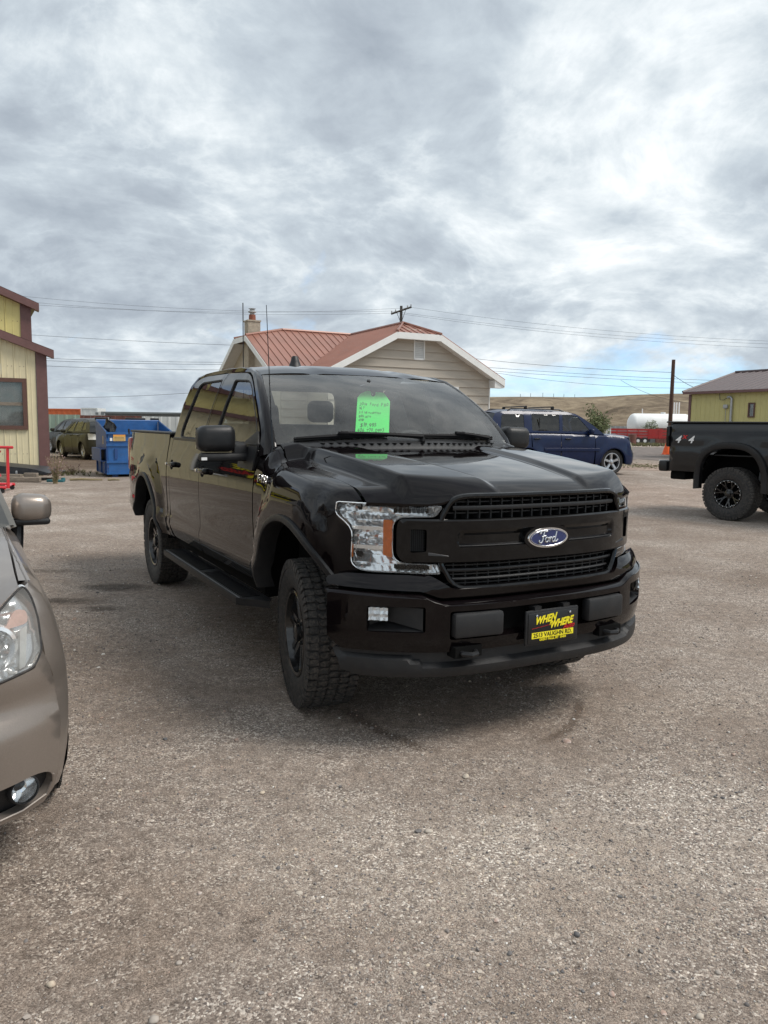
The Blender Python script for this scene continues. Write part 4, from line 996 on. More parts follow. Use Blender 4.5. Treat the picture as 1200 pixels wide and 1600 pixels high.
    # underbody: chassis, axles
    u = MB().span((-4.7, -.50, .45), (.5, .50, .62)).span((-2.85, -.90, .50), (-.55, .90, .585)).span((-4.75, -.86, .62), (-4.2, .86, .72)).span((.50, -.72, .42), (.78, .72, .8))
    u.tube([(-3.683, -.7, .41), (-3.683, .7, .41)], .06).tube([(0, -.7, .41), (0, .7, .41)], .05); u.build('chassis', 'dark_void', T)
    # belt moulding and door frames
    bm = MB(); rows = []
    for (x0, x1) in ((-1.828, -.60), (-2.77, -1.845)):
        rows = []
        for k in range(9):
            x = x0+(x1-x0)*k/8; y = prof(1.42); rows.append([(x, -y+.02, 1.412), (x, -y-.006, 1.414), (x, -y-.006, 1.434), (x, -y+.02, 1.44)])
        loft('belt_moulding', rows, sb, T, 50, (0, -1, 0), True)
    wf = rnd([(-1.555, 1.866, .03), (-1.21, 1.848, .07), (-1.10, 1.796, .05), (-.947, 1.696, .03), (-.775, 1.575, .02), (-.70, 1.50, .02), (-.73, 1.435, .02), (-1.59, 1.438, .03)], .03)
    f1 = rnd([(-1.834, 1.42, .005), (-1.834, 1.928, .01), (-1.33, 1.908, .08), (-1.20, 1.876, .06), (-1.088, 1.811, .05), (-.924, 1.706, .05), (-.684, 1.536, .03), (-.612, 1.455, .02), (-.594, 1.42, .02)], .02)
    sheet('door_frame', f1, gside, P, T, .05, [wf], .035, (0, -1, 0), True)
    wr = rnd([(-1.885, 1.882, .03), (-2.44, 1.883, .04), (-2.525, 1.855, .05), (-2.545, 1.673, .1), (-2.60, 1.49, .05), (-2.56, 1.44, .04), (-1.885, 1.437, .03)], .04)
    f2 = rnd([(-1.842, 1.42, .005), (-1.842, 1.93, .01), (-2.5, 1.938, .1), (-2.67, 1.915, .07), (-2.715, 1.85, .05), (-2.755, 1.70, .1), (-2.778, 1.42, .01)], .02)
    sheet('door_frame', f2, gside, P, T, .05, [wr], .035, (0, -1, 0), True)
    for hole, nm, gm in ((wf, 'side_window', 'tinted_glass'), (wr, 'side_window', 'tinted_glass')):
        sheet(nm, hole, lambda x, z: (x, -yg(z)+.012, z), gm, T, .08, depth=0, out=(0, -1, 0), mirror=True, smooth=180)
        for s in (1, -1): MB().tube([(x, s*(-yg(z)+.006), z) for x, z in resample(hole, .08)], .008, 6, True).build('window_seal', 'rubber', T)
    # cant rail, A pillar, C pillar
    def wsp(f, t, d=.006):
        b = Vector((-.36-.152*f*f, .86*f, 1.436+.034*(1-f*f))); a = Vector((-1.10-.048*f*f, .725*f, 1.908-.020*f*f)); q = b.lerp(a, t)+Vector((.032, .016*f, .034))*4*t*(1-t)
        return q-Vector((.5, 0, .85))*d
    seam = [(-.575, 1.36), (-.60, 1.45), (-.622, 1.49), (-.674, 1.541), (-.80, 1.632), (-.924, 1.715), (-1.088, 1.82), (-1.198, 1.883), (-1.30, 1.912), (-1.55, 1.930), (-1.90, 1.940), (-2.3, 1.943), (-2.5, 1.940), (-2.68, 1.922), (-2.73, 1.855), (-2.77, 1.70), (-2.795, 1.43)]
    roofe = [(-.465, .872, 1.375)]
    for t in (0, .10, .22, .42, .60, .80, 1.0):
        q = wsp(1.0, t, 0); roofe.append((q.x, q.y+.003, q.z+.002))
    roofe += [(-1.32, .712, 1.930), (-1.58, .70, 1.960), (-1.95, .692, 1.972), (-2.3, .692, 1.970), (-2.55, .695, 1.962), (-2.76, .708, 1.938), (-2.83, .76, 1.86), (-2.87, .82, 1.70), (-2.90, .88, 1.43)]
    rows = []
    for (x, z), q in zip(seam, roofe):
        a = Vector((x, -yg(z)+.004, z)); b = Vector((q[0], -q[1], q[2])); n = Vector((0, -.5, .5)); m_ = a.lerp(b, .5)+Vector((0.01 if x > -1.2 else 0, -.012, .012))
        rows.append([a+Vector((0, .03, -.004)), a, a.lerp(m_, .6), m_, m_.lerp(b, .5)+Vector((0, -.002, .002)), b, b+Vector((0, .02, -.02))])
    loft('roof_rail', rows, P, T, 50, (0, -1, .5), True)
    # roof
    zc = interp([(-2.83, 1.935), (-2.7, 1.968), (-2.4, 1.995), (-1.9, 2.006), (-1.5, 1.992), (-1.3, 1.962), (-1.10, 1.910)])
    rows = []
    er = interp(sorted([(q[0], q[2]) for q in roofe[7:14]])); ey = interp(sorted([(q[0], q[1]) for q in roofe[7:14]]))
    for k in range(25):
        t = k/24; row = []
        for j in range(-10, 11):
            f = j/10; xe = -1.148+(-2.76+1.148)*t; xc = -1.10+(-2.83+1.10)*t; x = xc+(xe-xc)*f*f; y = f*ey(xe)
            ridge = -.008*math.exp(-((abs(f)-.5)/.05)**2)
            row.append((x, y, zc(x)*(1-abs(f)**2.6)+er(xe)*abs(f)**2.6+ridge))
        rows.append(row)
    loft('roof', rows, P, T, 50, (0, 0, 1))
    # windshield
    rows = []; fr = []
    for k in range(13):
        t = k/12; row = []
        for j in range(-12, 13):
            f = j/12; q = wsp(f, t, 0)
            row.append(q)
        rows.append(row)
    loft('windshield', rows, GLS, T, 180, (1, 0, 1))
    # black ceramic border printed on the glass edge: a band with a sensor patch at the top centre
    inner = rnd([(-.945, .055, .12), (.945, .055, .12), (.955, .90, .2), (.42, .93, .03), (.26, .80, .04), (-.26, .80, .04), (-.42, .93, .03), (-.955, .90, .2)], .1)
    sheet('windshield_border', [(-1, 0), (1, 0), (1, 1), (-1, 1)], lambda f, t: tuple(wsp(f, t)), 'gloss_black', T, .10, [inner], 0, (1, 0, 1), smooth=180)
    # hood -------------------------------------------------------------------
    zp = interp([(-.55, 1.436), (-.3, 1.434), (0, 1.412), (.3, 1.384), (.55, 1.354), (.75, 1.325), (.95, 1.290)])
    yr = interp([(-.5, .720), (0, .718), (.5, .702), (.9, .66)]); yi = interp([(-.4, .44), (0, .40), (.4, .345), (.9, .27)])
    zf_ = interp([(0, 1.246), (.3, 1.243), (.48, 1.230), (.55, 1.208), (.60, 1.198), (.9, 1.198)])
    def hz(x, y):
        ay = abs(y); r = yr(x); i = yi(x); ze = zedge(min(x, .50)) if x < .50 else zedge(.50)-.22*(x-.50)*.4; z0 = zp(x)
        ze += (1.430-ze)*(1-sstep((x+.25+.18*(ay/.85)**2)/.07)) if ay > r-.02 else 0
        ze2 = ze+.016*(1-max(0, ay-r-.05)/max(.02, .85-r-.05))
        z = z0-.020*(1-sstep((ay-i+.012)/.05))+.005*max(0, 1-(ay/i)**2)-.006*min(1, (ay/r))**4
        z += (ze2-z)*sstep((ay-r+.010)/.060)
        t = head(y)+.012-x; q = max(0, min(1, (.125-t)/.125))
        return z, q
    rows = []
    us = [0, .012, .024, .036, .05, .065, .1, .15, .2, .3, .4, .5, .6, .7, .78, .83, .86, .875, .89, .90, .91, .92, .935, .95, .965, .98, 1.0]
    for u_ in us:
        row = []
        ysamp = None
        for s in (-1, 1):
            xm = -.4+(.9+.4)*u_; i = yi(xm); r = yr(xm)
            ysamp = [0, .08, .16]+[i-.06+.0125*k_ for k_ in range(11)]+list(np.linspace(i+.09, r-.04, 5))+[r-.022+.011*k_ for k_ in range(9)]+[.80, .82, .836, .85]
            L_ = []
            for y in ysamp:
                xr_ = -.25-.18*(y/.85)**2; xf_ = head(y)+.012; x = xr_+(xf_-xr_)*u_
                z, q = hz(x, y); zt, _ = hz(xf_, y); drop = max(0, zt-zf_(y)); L_.append((x, s*y, z-drop*(.25*q+.75*q**2.2)))
            row = (list(reversed(L_[1:])) if s < 0 else []) + row + (L_ if s > 0 else [])
        rows.append(row)
    hd = rows[-1]; rows.append([(x-.004, y, z-.012) for x, y, z in hd]); rows.append([(x-.03, y, z-.022) for x, y, z in hd])
    loft('hood', rows, P, T, 50, (0, 0, 1))
    for s in (-1, 1):
        loft('hood_gap_channel', [[(x, s*.845, zedge(x)-.004), (x, s*.845, zedge(x)-.05), (x, s*.862, zedge(x)-.05)] for x in [-.38+.09*k for k in range(12)]], 'dark_void', T, 0)
    MB().span((-.3, -.8, .7), (.55, .8, 1.12)).build('engine_bay', 'dark_void', T)
    # cowl with vents
    rows = []
    def cowl_pt(y, t):
        f = y/.86; g = wsp(f, 0, 0)+Vector((.006, 0, .004)); x0 = -.25-.18*(y/.85)**2-.004; h0 = Vector((x0, y, hz(x0, y)[0]-.012)); return h0.lerp(g, t)+Vector((0, 0, .010*sin(pi*t)))
    for k in range(7): rows.append([cowl_pt(.85*f/12, k/6) for f in range(-12, 13)])
    CW = loft('cowl', rows, sb, T, 40, (0, 0, 1))
    for q in range(26):
        y = -.62+q*.05
        if abs(y) < .03: continue
        c_ = cowl_pt(y, .55); MB().box(c_+Vector((0, 0, -.0035)), (.05, .016, .006), Matrix.Rotation(.5 if y < 0 else .35, 3, 'Z')).build('cowl_slot', 'dark_void', CW)
    # wipers
    def wiper(y0, y1, yp):
        w = MB(); pts = [wsp(y/.84, .018+.008*k, -.022) for k, y in enumerate((y0, y0+(y1-y0)*.5, y1))]
        w.tube(pts, [.010, .015, .008], 6); w.tube([p-Vector((0, 0, .012)) for p in pts], .008, 5)
        piv = cowl_pt(yp, .7); mid = wsp((y0+(y1-y0)*.5)/.84, .028, -.04)
        w.tube([piv, piv+Vector((0, 0, .03)), piv.lerp(mid, .5)+Vector((0, 0, .018)), mid], [.022, .018, .013, .012], 6); w.rbox(mid, (.03, .07, .022), .008); w.build('wiper', 'rubber_blade', T)
    wiper(-.745, -.17, .05); wiper(.05, .68, .62)
    # headlights -----------------------------------------------------------------
    oh_ = rnd([(-.945, 1.194, .01), (-.758, 1.192, .01), (-.551, 1.186, .012), (-.580, 1.138, .02), (-.722, 1.133, .02), (-.750, 1.105, .03), (-.750, .945, .03), (-.722, .914, .03), (-.569, .910, .01), (-.553, .866, .012), (-.713, .870, .02), (-.862, .868, .05), (-.897, .90, .03), (-.892, 1.071, .04), (-.950, 1.138, .02)], .02)
    hfn = lambda d, amp=0, fr_=0: (lambda y, z: (head(y)-d+(amp*sin(y*fr_) if amp else 0), y, z))
    inn = lambda y, z: (head(y)-.05, y, z)
    for s in (-1, 1):
        A_ = lambda pts: pts if s < 0 else [(-p[0], p[1]) for p in pts][::-1]
        H = sheet('headlight', A_(oh_), hfn(-.004), 'lamp_lens', T, .05, depth=0, out=(1, -.3*1, 0), smooth=180)
        loft('housing_edge', [[(head(y)-.004, y, z), (head(y)-.055, y*.995, z)] for y, z in resample(A_(oh_), .03)+[resample(A_(oh_), .03)[0]]], 'lamp_chrome', H, 30)
        MB().tube([(head(y)-.001, y, z) for y, z in resample(A_(oh_), .03)], .0032, 6, True).build('trim_ring', 'lamp_chrome', H)
        def refl(y, z):
            zz = z-1.03
            st = ((z-.866)/.040) % 1.0; fl = .007*abs(((abs(y)*34) % 1.0)-.5)*2
            bw = 0
            for (by, bz, br) in ((.83, 1.135, .052), (.845, .928, .045), (.77, 1.13, .045)):
                q = ((abs(y)-by)**2+(z-bz)**2)/br**2
                if q < 1: bw = max(bw, .035*(1-q))
            if z > 1.075: d = .030+.024*st+fl+bw
            elif z > .982: d = .040+.014*sin(abs(y)*95)*sin(z*150)
            else: d = .026+.024*st+fl*.8+bw
            return (head(y)-d, y, z)
        sheet('reflector', A_(oh_), refl, 'lamp_chrome', H, .0085, depth=0, out=(1, 0, 0), smooth=25)
        for zz in (1.073, .982): 
            rows = [[(head(y)-.004-.012, y, zz+.010), (head(y)-.016, y, zz-.008), (head(y)-.055, y, zz-.012), (head(y)-.055, y, zz+.012)] for y in [s*(.755+.135*k/5) for k in range(6)]]
            loft('divider', rows, 'lamp_chrome', H, 30)
        sheet('amber_reflector', A_(rnd([(-.782, 1.118, .004), (-.749, 1.116, .004), (-.749, .938, .004), (-.782, .950, .004)], .004)), hfn(.008), 'amber', H, .04, depth=.03, out=(1, 0, 0))
        sheet('side_reflector', A_(rnd([(-.897, .995, .003), (-.889, .995, .003), (-.889, .93, .003), (-.895, .93, .003)], .003)), hfn(.006), 'amber', H, .04, depth=.01, out=(1, 0, 0))
        for q in range(11):
            y = s*(.60+.0125*q); MB().span((head(y)-.04, y-.004, .885), (head(y)-.012, y+.004, .902)).build('led_slot', 'dark_void', H)
        for q in range(8):
            y = s*(.60+.018*q); MB().span((head(y)-.045, y-.006, 1.150), (head(y)-.03, y+.006, 1.172)).build('led_slot', 'dark_void', H)
        MB().lathe([(head(s*.86)-.06, .001), (head(s*.86)-.05, .012), (head(s*.86)-.02, .014), (head(s*.86)-.015, .001)], 12, 'X', (0, s*.855, .945)).build('bulb', 'dark_void', H)
        # dark surround behind the lamp
        MB().span((.30, s*.56, .86), (.50, s*.84, 1.19)).build('lamp_backing', 'dark_void', T)
    # grille -----------------------------------------------------------------
    gl = rnd([(-.46, 1.236, .06), (.46, 1.236, .06), (.515, 1.216, .03), (.558, 1.130, .02), (.558, .918, .02), (.494, .797, .05), (-.494, .797, .05), (-.558, .918, .02), (-.558, 1.130, .02), (-.515, 1.216, .03)], .03)
    MB().tube([(head(y)+.004, y, z) for y, z in resample(gl, .05)], .014, 8, True).build('grille_surround', 'gloss_black', T)
    sheet('grille_backing', gl, lambda y, z: (head(y)-.10, y, z), 'dark_void', T, .15, depth=0, out=(1, 0, 0))
    loft('grille_wall', [[(head(y), y, z), (head(y)-.1, y, z)] for y, z in resample(gl, .08)+[resample(gl, .08)[0]]], 'dark_void', T)
    cb = rnd([(-.735, 1.127, .03), (.735, 1.127, .03), (.742, 1.09, .02), (.742, .955, .02), (.715, .918, .03), (-.715, .918, .03), (-.742, .955, .02), (-.742, 1.09, .02)], .03)
    def cbf(y, z):
        d = 0
        if abs(y) < .49: d = .020*sstep((z-1.001)/.006)*sstep((1.068-z)/.010)*sstep((.49-abs(y))/.02)
        d += .012*sstep((.925-z)/.012)+.010*sstep((z-1.118)/.01)
        if abs(y) > .6: d += .012*sstep((abs(y)-.735)/.02)
        return (head(y)+.020-d, y, z)
    mh = [rnd([(s*.625, 1.078, .01), (s*.69, 1.080, .01), (s*.69, .968, .01), (s*.625, .974, .01)], .01) for s in (-1, 1)]
    sheet('grille_bar', cb, cbf, 'gloss_black', T, .016, mh, .05, (1, 0, 0), smooth=30)
    for s in (-1, 1):
        g = MB()
        for q in range(8): y = s*(.63+.008*q); g.span((head(y)-.012, y-.0018, .972), (head(y)-.004, y+.0018, 1.078))
        for q in range(9): z = .976+.0125*q; g.add([(head(s*.62)-.006, s*.622, z), (head(s*.692)-.006, s*.692, z), (head(s*.692)-.006, s*.692, z+.004), (head(s*.62)-.006, s*.622, z+.004)], [(0, 1, 2, 3)])
        g.build('mesh_insert', 'black_plastic', T); sheet('mesh_backing', mh[0 if s < 0 else 1], lambda y, z: (head(y)-.02, y, z), 'dark_void', T, .1, depth=0, out=(1, 0, 0))
        mk('air_fin', [(head(.62)+.022, s*.62, .972), (head(.62)+.028, s*.62, .958), (head(.53)+.024, s*.53, .953), (head(.53)+.020, s*.53, .957)], [(0, 1, 2, 3)], 'satin_black', T, 0)
    def slat(z, hh, y0, d=.0, th=.03, m='satin_black'):
        rows = []
        for k in range(17):
            y = -y0+2*y0*k/16; x = head(y)-d; rows.append([(x-th, y, z-hh/2), (x, y, z-hh/2), (x+.004, y, z), (x, y, z+hh/2), (x-th, y, z+hh/2)])
        loft('grille_slat', rows, m, T, 50, (1, 0, 0))
    slat(1.178, .020, .505); slat(.880, .016, .53, .012); slat(.836, .014, .50, .02)
    slat(1.000, .007, .487, -.014, .02, 'satin_black')
    gm_ = MB(); g2_ = MB()
    for q in range(17):
        y = -.48+.06*q
        gm_.span((head(y)-.07, y-.0035, 1.125), (head(y)-.022, y+.0035, 1.236-(0 if abs(y) < .46 else .02))); g2_.span((head(y)-.07, y-.003, .805), (head(y)-.03, y+.003, .92))
    for z in (1.152, 1.205, .858, .902, .815): 
        for k in range(16):
            y0_ = -.52+.065*k; y1_ = y0_+.065; (gm_ if z > 1 else g2_).add([(head(y0_)-.03, y0_, z-.003), (head(y1_)-.03, y1_, z-.003), (head(y1_)-.03, y1_, z+.003), (head(y0_)-.03, y0_, z+.003)], [(0, 1, 2, 3)])
    gm_.build('grille_mesh', 'black_plastic', T); g2_.build('grille_mesh', 'black_plastic', T)
    # oval badge
    def disc(a, b, h0, h1, n=40): 
        m = MB(); V = [(h0, a*cos(2*pi*k/n), b*sin(2*pi*k/n)) for k in range(n)]+[(h1, a*.96*cos(2*pi*k/n), b*.94*sin(2*pi*k/n)) for k in range(n)]
        return m.add(V, [(k, (k+1) % n, (k+1) % n+n, k+n) for k in range(n)]+[tuple(range(n, 2*n))])
    bx = Matrix.Translation((head(0)+.018, .008, 1.021)); 
    Bd = disc(.150, .070, -.02, .006).xf(bx).build('oval_badge', 'gloss_black', T, 25); disc(.1285, .0525, .0, .012).xf(bx).build('badge_ring', 'chrome', Bd, 25); disc(.117, .0435, .0115, .0145).xf(bx).build('badge_field', 'blue_oval', Bd, 25)
    MB().tube([tuple(bx @ Vector((.0148, .1115*cos(2*pi*k/40), .0395*sin(2*pi*k/40)))) for k in range(40)], .0016, 5, True).build('badge_line', 'silver_badge', Bd)
    S_ = lambda pts, r: MB().tube([tuple(bx @ Vector((.0165, (p[0]-1.62)*.046, (p[1]-.45)*.046))) for p in spl(pts, 5)], r, 6)
    sc = MB()
    for pts in ([(.55, 1.05), (.35, .95), (.38, 1.18), (.75, 1.22), (1.15, 1.16), (1.35, 1.2)], [(.95, 1.15), (.82, .7), (.72, .2), (.5, -.05), (.25, .05), (.3, .25)], [(.6, .58), (.85, .66), (1.15, .68)],
                [(1.28, .5), (1.12, .4), (1.1, .12), (1.28, .0), (1.46, .15), (1.44, .42), (1.28, .5)], [(1.44, .42), (1.6, .42), (1.72, .5), (1.7, .3), (1.66, .0)], [(1.7, .3), (1.84, .48), (1.98, .46)],
                [(2.42, .45), (2.2, .5), (2.02, .3), (2.08, .03), (2.28, .05), (2.42, .3)], [(2.62, 1.1), (2.52, .7), (2.42, .3), (2.44, .03), (2.6, .05), (2.8, .25)]):
        t = S_(pts, .0042); sc.add(t.V, t.F)
    sc.build('badge_script', 'silver_badge', Bd)
    # bumper -------------------------------------------------------------------
    def mir(h): return h+[(-y, z) for y, z in reversed(h)]
    bc = rnd(mir([(-1.012, .800), (-1.010, .842), (-.93, .862), (-.60, .860), (-.515, .795), (-.3, .790)])+mir([(0, 0)])[:0]+[(.3, .757), (.567, .757), (.655, .792), (1.012, .805)][::-1]+[(-.567, .757), (-.655, .792)], .02)
    bc = rnd([(-1.012, .803), (-1.008, .842), (-.93, .862), (-.60, .860), (-.51, .797), (.51, .797), (.60, .860), (.93, .862), (1.008, .842), (1.012, .803), (.655, .790), (.567, .755), (-.567, .755), (-.655, .790)], .02)
    sheet('bumper_cover', bc, lambda y, z: (bump(y)-.03-.03*((z-.80)/.05)**2*(1 if z > .8 else .3), y, z), P, T, .03, depth=.10, out=(1, 0, 0), smooth=40)
    ledge = loft('bumper_ledge', [[(bump(y)-.04, y, zz), (bump(y)-.015, y, zz-.006), (bump(y)+.002, y, zz-.020)] for y, zz in resample([(-1.015, .787), (-.655, .776), (-.567, .741), (.567, .741), (.655, .776), (1.015, .787)], .05, False)], P, T, 40, (1, 0, 1))
    mb_ = rnd([(-1.018, .772), (-.655, .760), (-.567, .724), (.567, .724), (.655, .760), (1.018, .772), (1.018, .56), (.97, .505), (.6, .50), (-.6, .50), (-.97, .505), (-1.018, .56)], .015)
    pk = [rnd([(s*.652, .722), (s*.882, .722), (s*.882, .60), (s*.652, .60)], .012) for s in (-1, 1)]
    op = rnd([(-.54, .698), (.54, .698), (.54, .562), (-.54, .562)], .015)
    BM = sheet('front_bumper', mb_, lambda y, z: (bump(y)+.002-.02*max(0, (.60-z)/.1)**2, y, z), P, T, .035, pk+[op], .06, (1, 0, 0), smooth=40)
    sheet('bumper_recess', rnd([(-.56, .71), (.56, .71), (.56, .55), (-.56, .55)], .01), lambda y, z: (bump(y)-.07, y, z), 'dark_void', T, .2, depth=0, out=(1, 0, 0))
    for s in (-1, 1):
        MB().rbox((.962-.015, s*.398, .630), (.06, .266, .118), .016, Matrix.Rotation(s*.10, 3, 'Z')).build('bumper_pad', 'black_plastic', T)
        fp = MB().span((bump(.77)-.20, s*.64, .59), (bump(.77)-.12, s*.90, .73)); fp.build('fog_pocket', 'black_plastic', T)
        # pocket floor and step
        mk('pocket_floor', [(bump(.66)-.002, s*.655, .602), (bump(.88)-.002, s*.880, .602), (bump(.88)-.12, s*.88, .640), (bump(.66)-.10, s*.655, .640)], [(0, 1, 2, 3)], 'black_plastic', T, 0)
        mk('pocket_fin', [(bump(.66)-.004, s*.66, .715), (bump(.66)-.004, s*.66, .61), (bump(.78)-.07, s*.775, .64), (bump(.78)-.07, s*.775, .71)], [(0, 1, 2, 3)], 'black_plastic', T, 0)
        c = Vector((bump(.827)-.030, s*.825, .684)); R_ = Matrix.Rotation(s*math.atan(.36*3.5*.827**2.5), 3, 'Z')
        FL = MB().rbox(c-Vector((.02, 0, 0)), (.05, .108, .080), .012, R_).build('fog_lamp', 'gloss_black', T)
        V = []; n = 9
        for j in range(5):
            for i in range(n): 
                yy = -.045+.09*i/(n-1); zz = -.030+.060*j/4; V.append(c+R_ @ Vector((.030-.014*abs(sin(i*1.25))-.006*abs(sin(j*1.7)), yy, zz)))
        mk('reflector', V, [(j*n+i, j*n+i+1, (j+1)*n+i+1, (j+1)*n+i) for j in range(4) for i in range(n-1)], 'fog_chrome', FL, 0)
        mk('lens', [c+R_ @ Vector((.033, y, z)) for y, z in ((-.046, -.031), (.046, -.031), (.046, .031), (-.046, .031))], [(0, 1, 2, 3)], GLC, FL, 0)
        # tow hook
        hk = MB().tube([(bump(.43)-.10, s*.41, .500), (bump(.43)-.01, s*.405, .500), (bump(.43)+.035, s*.425, .498), (bump(.43)+.045, s*.46, .498), (bump(.43)+.02, s*.49, .50), (bump(.43)-.10, s*.485, .50)], .013, 8); hk.build('tow_hook', 'satin_black', T)
        MB().span((bump(.43)-.08, s*.375, .475), (bump(.43)+.006, s*.525, .528)).build('hook_recess', 'dark_void', T)
    va = rnd([(-.985, .50), (-.97, .40), (-.90, .378), (.90, .378), (.97, .40), (.985, .50)], .01)
    def vfn(y, z):
        zc_ = .462-.034*sstep((.72-abs(y))/.1)
        d = .035*sstep((z-zc_)/.012)+.0*z; return (bump(y)-.012-d-.02*max(0, (.42-z)/.05)**2, y, z)
    sheet('air_dam', va, vfn, 'black_plastic', T, .022, depth=.04, out=(1, 0, 0), smooth=30)
    # licence plate
    pc = Vector((bump(.1)+.018, .022, .583)); K = MB().rbox((0, 0, 0), (.016, .335, .176), .008).xf(Matrix.Translation(pc)); LP = K.build('licence_plate', 'satin_black', T)
    MB().rbox((0, 0, 0), (.006, .308, .150), .003).xf(Matrix.Translation(pc+Vector((.009, 0, .0)))).build('plate_face', 'plate_black', LP)
    px_ = pc.x+.0135; e_ = .0008
    tx = lambda s, sz, m, y, z, **k: text('lettering', s, sz, m, LP, (px_, pc.y+y, pc.z+z), (0, 1, .10 if k.pop('tilt', 0) else 0), (0, 0, 1), e_, **k)
    tx('WHEN', .050, 'yellow_print', -.050, .040, bold=.035, shear=.35, sx=.86, tilt=1); tx('N', .024, 'yellow_print', -.014, .016, bold=.03, shear=.2, tilt=1); tx('WHERE', .050, 'yellow_print', .050, .014, bold=.035, shear=.35, sx=.86, tilt=1); tx('Auto', .036, 'red_print', .098, -.008, bold=.012, shear=.5, tilt=1)
    MB().span((px_-.002, pc.y-.132, pc.z-.052), (px_-.0004, pc.y+.132, pc.z-.022)).build('yellow_band', 'yellow_print', LP)
    tx('2513 VAUGHN RD.', .030, 'plate_black', 0, -.0368, bold=.01, sx=.98); tx('GREAT FALLS, MT  59404', .0155, 'yellow_print', 0, -.0605, bold=.02, sx=1.0)
    dm = MB()
    for q in range(34): 
        y = -.13+.0079*q; dm.box((px_, pc.y+y, pc.z+.012+.10*y+.0), (.0008, .004, .003))
    dm.build('dotted_line', 'red_print', LP)
    for y in (-.105, .105): MB().lathe([(0, .006), (.003, .006), (.005, .001)], 10, 'X', (px_, pc.y+y, pc.z+.062)).build('screw', 'chrome', LP)
    for y in (-.09, .09): MB().span((pc.x-.05, pc.y+y-.02, pc.z+.085), (pc.x+.004, pc.y+y+.02, pc.z+.105)).build('bracket_tab', 'satin_black', LP)
    # mirrors -------------------------------------------------------------------
    for s, zo in ((-1, 0), (1, .012)):
        z0 = zo; Mh = MB()
        # shell: rounded, tapering outwards at the top
        R_ = Matrix.Identity(3); sh = MB().rbox((0, 0, 0), (.15, .235, .165), .05, None, 4)
        sh.V = [(v[0]*(1-.25*(abs(v[1])/.12)**2 if v[0] > 0 else 1), v[1], v[2]*(1-.10*max(0, (-s*-v[1]*1)/.12)) if v[2] > 0 else v[2]) for v in sh.V]
        sh.xf(Matrix.Translation((-.80, s*1.148, 1.466+z0))); MM = sh.build('side_mirror', 'satin_black', T, 60)
        MB().rbox((-.80, s*1.10, 1.352+z0), (.10, .30, .052), .02).build('lower_shell', 'black_plastic', MM)
        MB().rbox((-.795, s*1.0, 1.385+z0), (.07, .09, .10), .02).build('arm', 'black_plastic', MM)
        MB().span((-.882, s*1.05, 1.40+z0), (-.876, s*1.25, 1.53+z0)).build('mirror_glass', 'chrome', MM)
        MB().span((-.75, s*1.218, 1.335+z0), (-.744, s*1.252, 1.352+z0)).build('sticker', 'white_print', MM)
        sl = sheet('mirror_sail', rnd([(-.62, 1.275, .01), (-.60, 1.44, .01), (-.675, 1.52, .02), (-.90, 1.43, .02), (-.92, 1.285, .02)], .02), lambda x, z: (x, (-1 if s < 0 else 1)*(max(prof(min(z, 1.42)), 0) if z < 1.42 else yg(z))+s*.008, z), 'black_plastic', MM, .06, depth=.012, out=(0, s, 0))
    # handles, badges
    for x in (-2.66, -1.69):
        for s in (-1, 1):
            y = prof(1.2); bw = sheet('handle_bowl', [(x-.055+.05*cos(a*pi/8), 1.205+.042*sin(a*pi/8)) for a in range(16)], lambda q, z: (q, s*(prof(z)+.002), z), 'dark_void', T, .03, depth=0, out=(0, s, 0))
            MB().rbox((x, s*(y+.030), 1.212), (.20, .022, .034), .010).build('door_handle', 'gloss_black', T); MB().rbox((x+.075, s*(y+.012), 1.212), (.055, .05, .045), .012).build('handle_base', 'gloss_black', T)
            MB().rbox((x-.085, s*(y+.043), 1.212), (.045, .006, .022), .003).build('handle_trim', 'chrome', T)
    for s in (-1, 1): text('fender_badge', 'F-150', .062, 'silver_badge', T, (-.43, s*(ys(-.43, 1.235)+.003), 1.236), (-s, 0, 0), (0, 0, 1), .003, .12, .02, sx=1.22)
    # running boards
    for s in (-1, 1):
        b = MB(); V = [(-2.60, s*.90), (-.50, s*.90), (-.44, s*.93), (-.62, s*1.085), (-2.60, s*1.085)]
        b.prism([(x, y) for x, y in V], .455, .498, lambda u_, v_, w_: (u_, v_, w_)); RB = b.build('running_board', 'black_plastic', T, 25)
        for k in range(58):
            x = -2.56+k*.034
            if abs(x+1.55) < .05: continue
            MB().span((x, s*.935, .498), (x+.012, s*1.05, .505)).build('tread_rib', 'satin_black', RB)
        d = MB()
        for k in range(76): d.box((-2.57+k*.026, s*1.068, .4985), (.011, .008, .004))
        d.build('grip_dots', 'galvanised', RB)
        for x in (-2.4, -1.5, -.7): MB().tube([(x, s*.5, .52), (x, s*.95, .47)], .022, 6).build('bracket', 'dark_void', RB)
    # bed interior, rails, tailgate, lamps, rear bumper
    B_ = MB().span((-4.80, -.78, .90), (-2.95, .78, .93)).span((-2.98, -.86, .9), (-2.94, .86, 1.44)).span((-4.80, -.80, .93), (-2.98, -.78, 1.42)).span((-4.80, .78, .93), (-2.98, .80, 1.42)); B_.build('bed_liner', 'black_plastic', T)
    for s in (-1, 1): MB().rbox((-3.88, s*.862, 1.463), (1.92, .135, .022), .010).build('bed_rail_cap', 'black_plastic', T)
    MB().rbox((-4.83, 0, 1.20), (.06, 1.60, .52), .02).build('tailgate', P, T); MB().span((-4.802, -.84, 1.4), (-4.74, .84, 1.452)).build('tailgate_cap', 'black_plastic', T)
    for s in (-1, 1):
        MB().rbox((-4.80, s*.875, 1.215), (.14, .165, .36), .03).build('tail_lamp', 'red_lens', T); MB().rbox((-4.885, s*.86, 1.21), (.02, .10, .10), .008).build('reverse_lamp', 'white_lens', T)
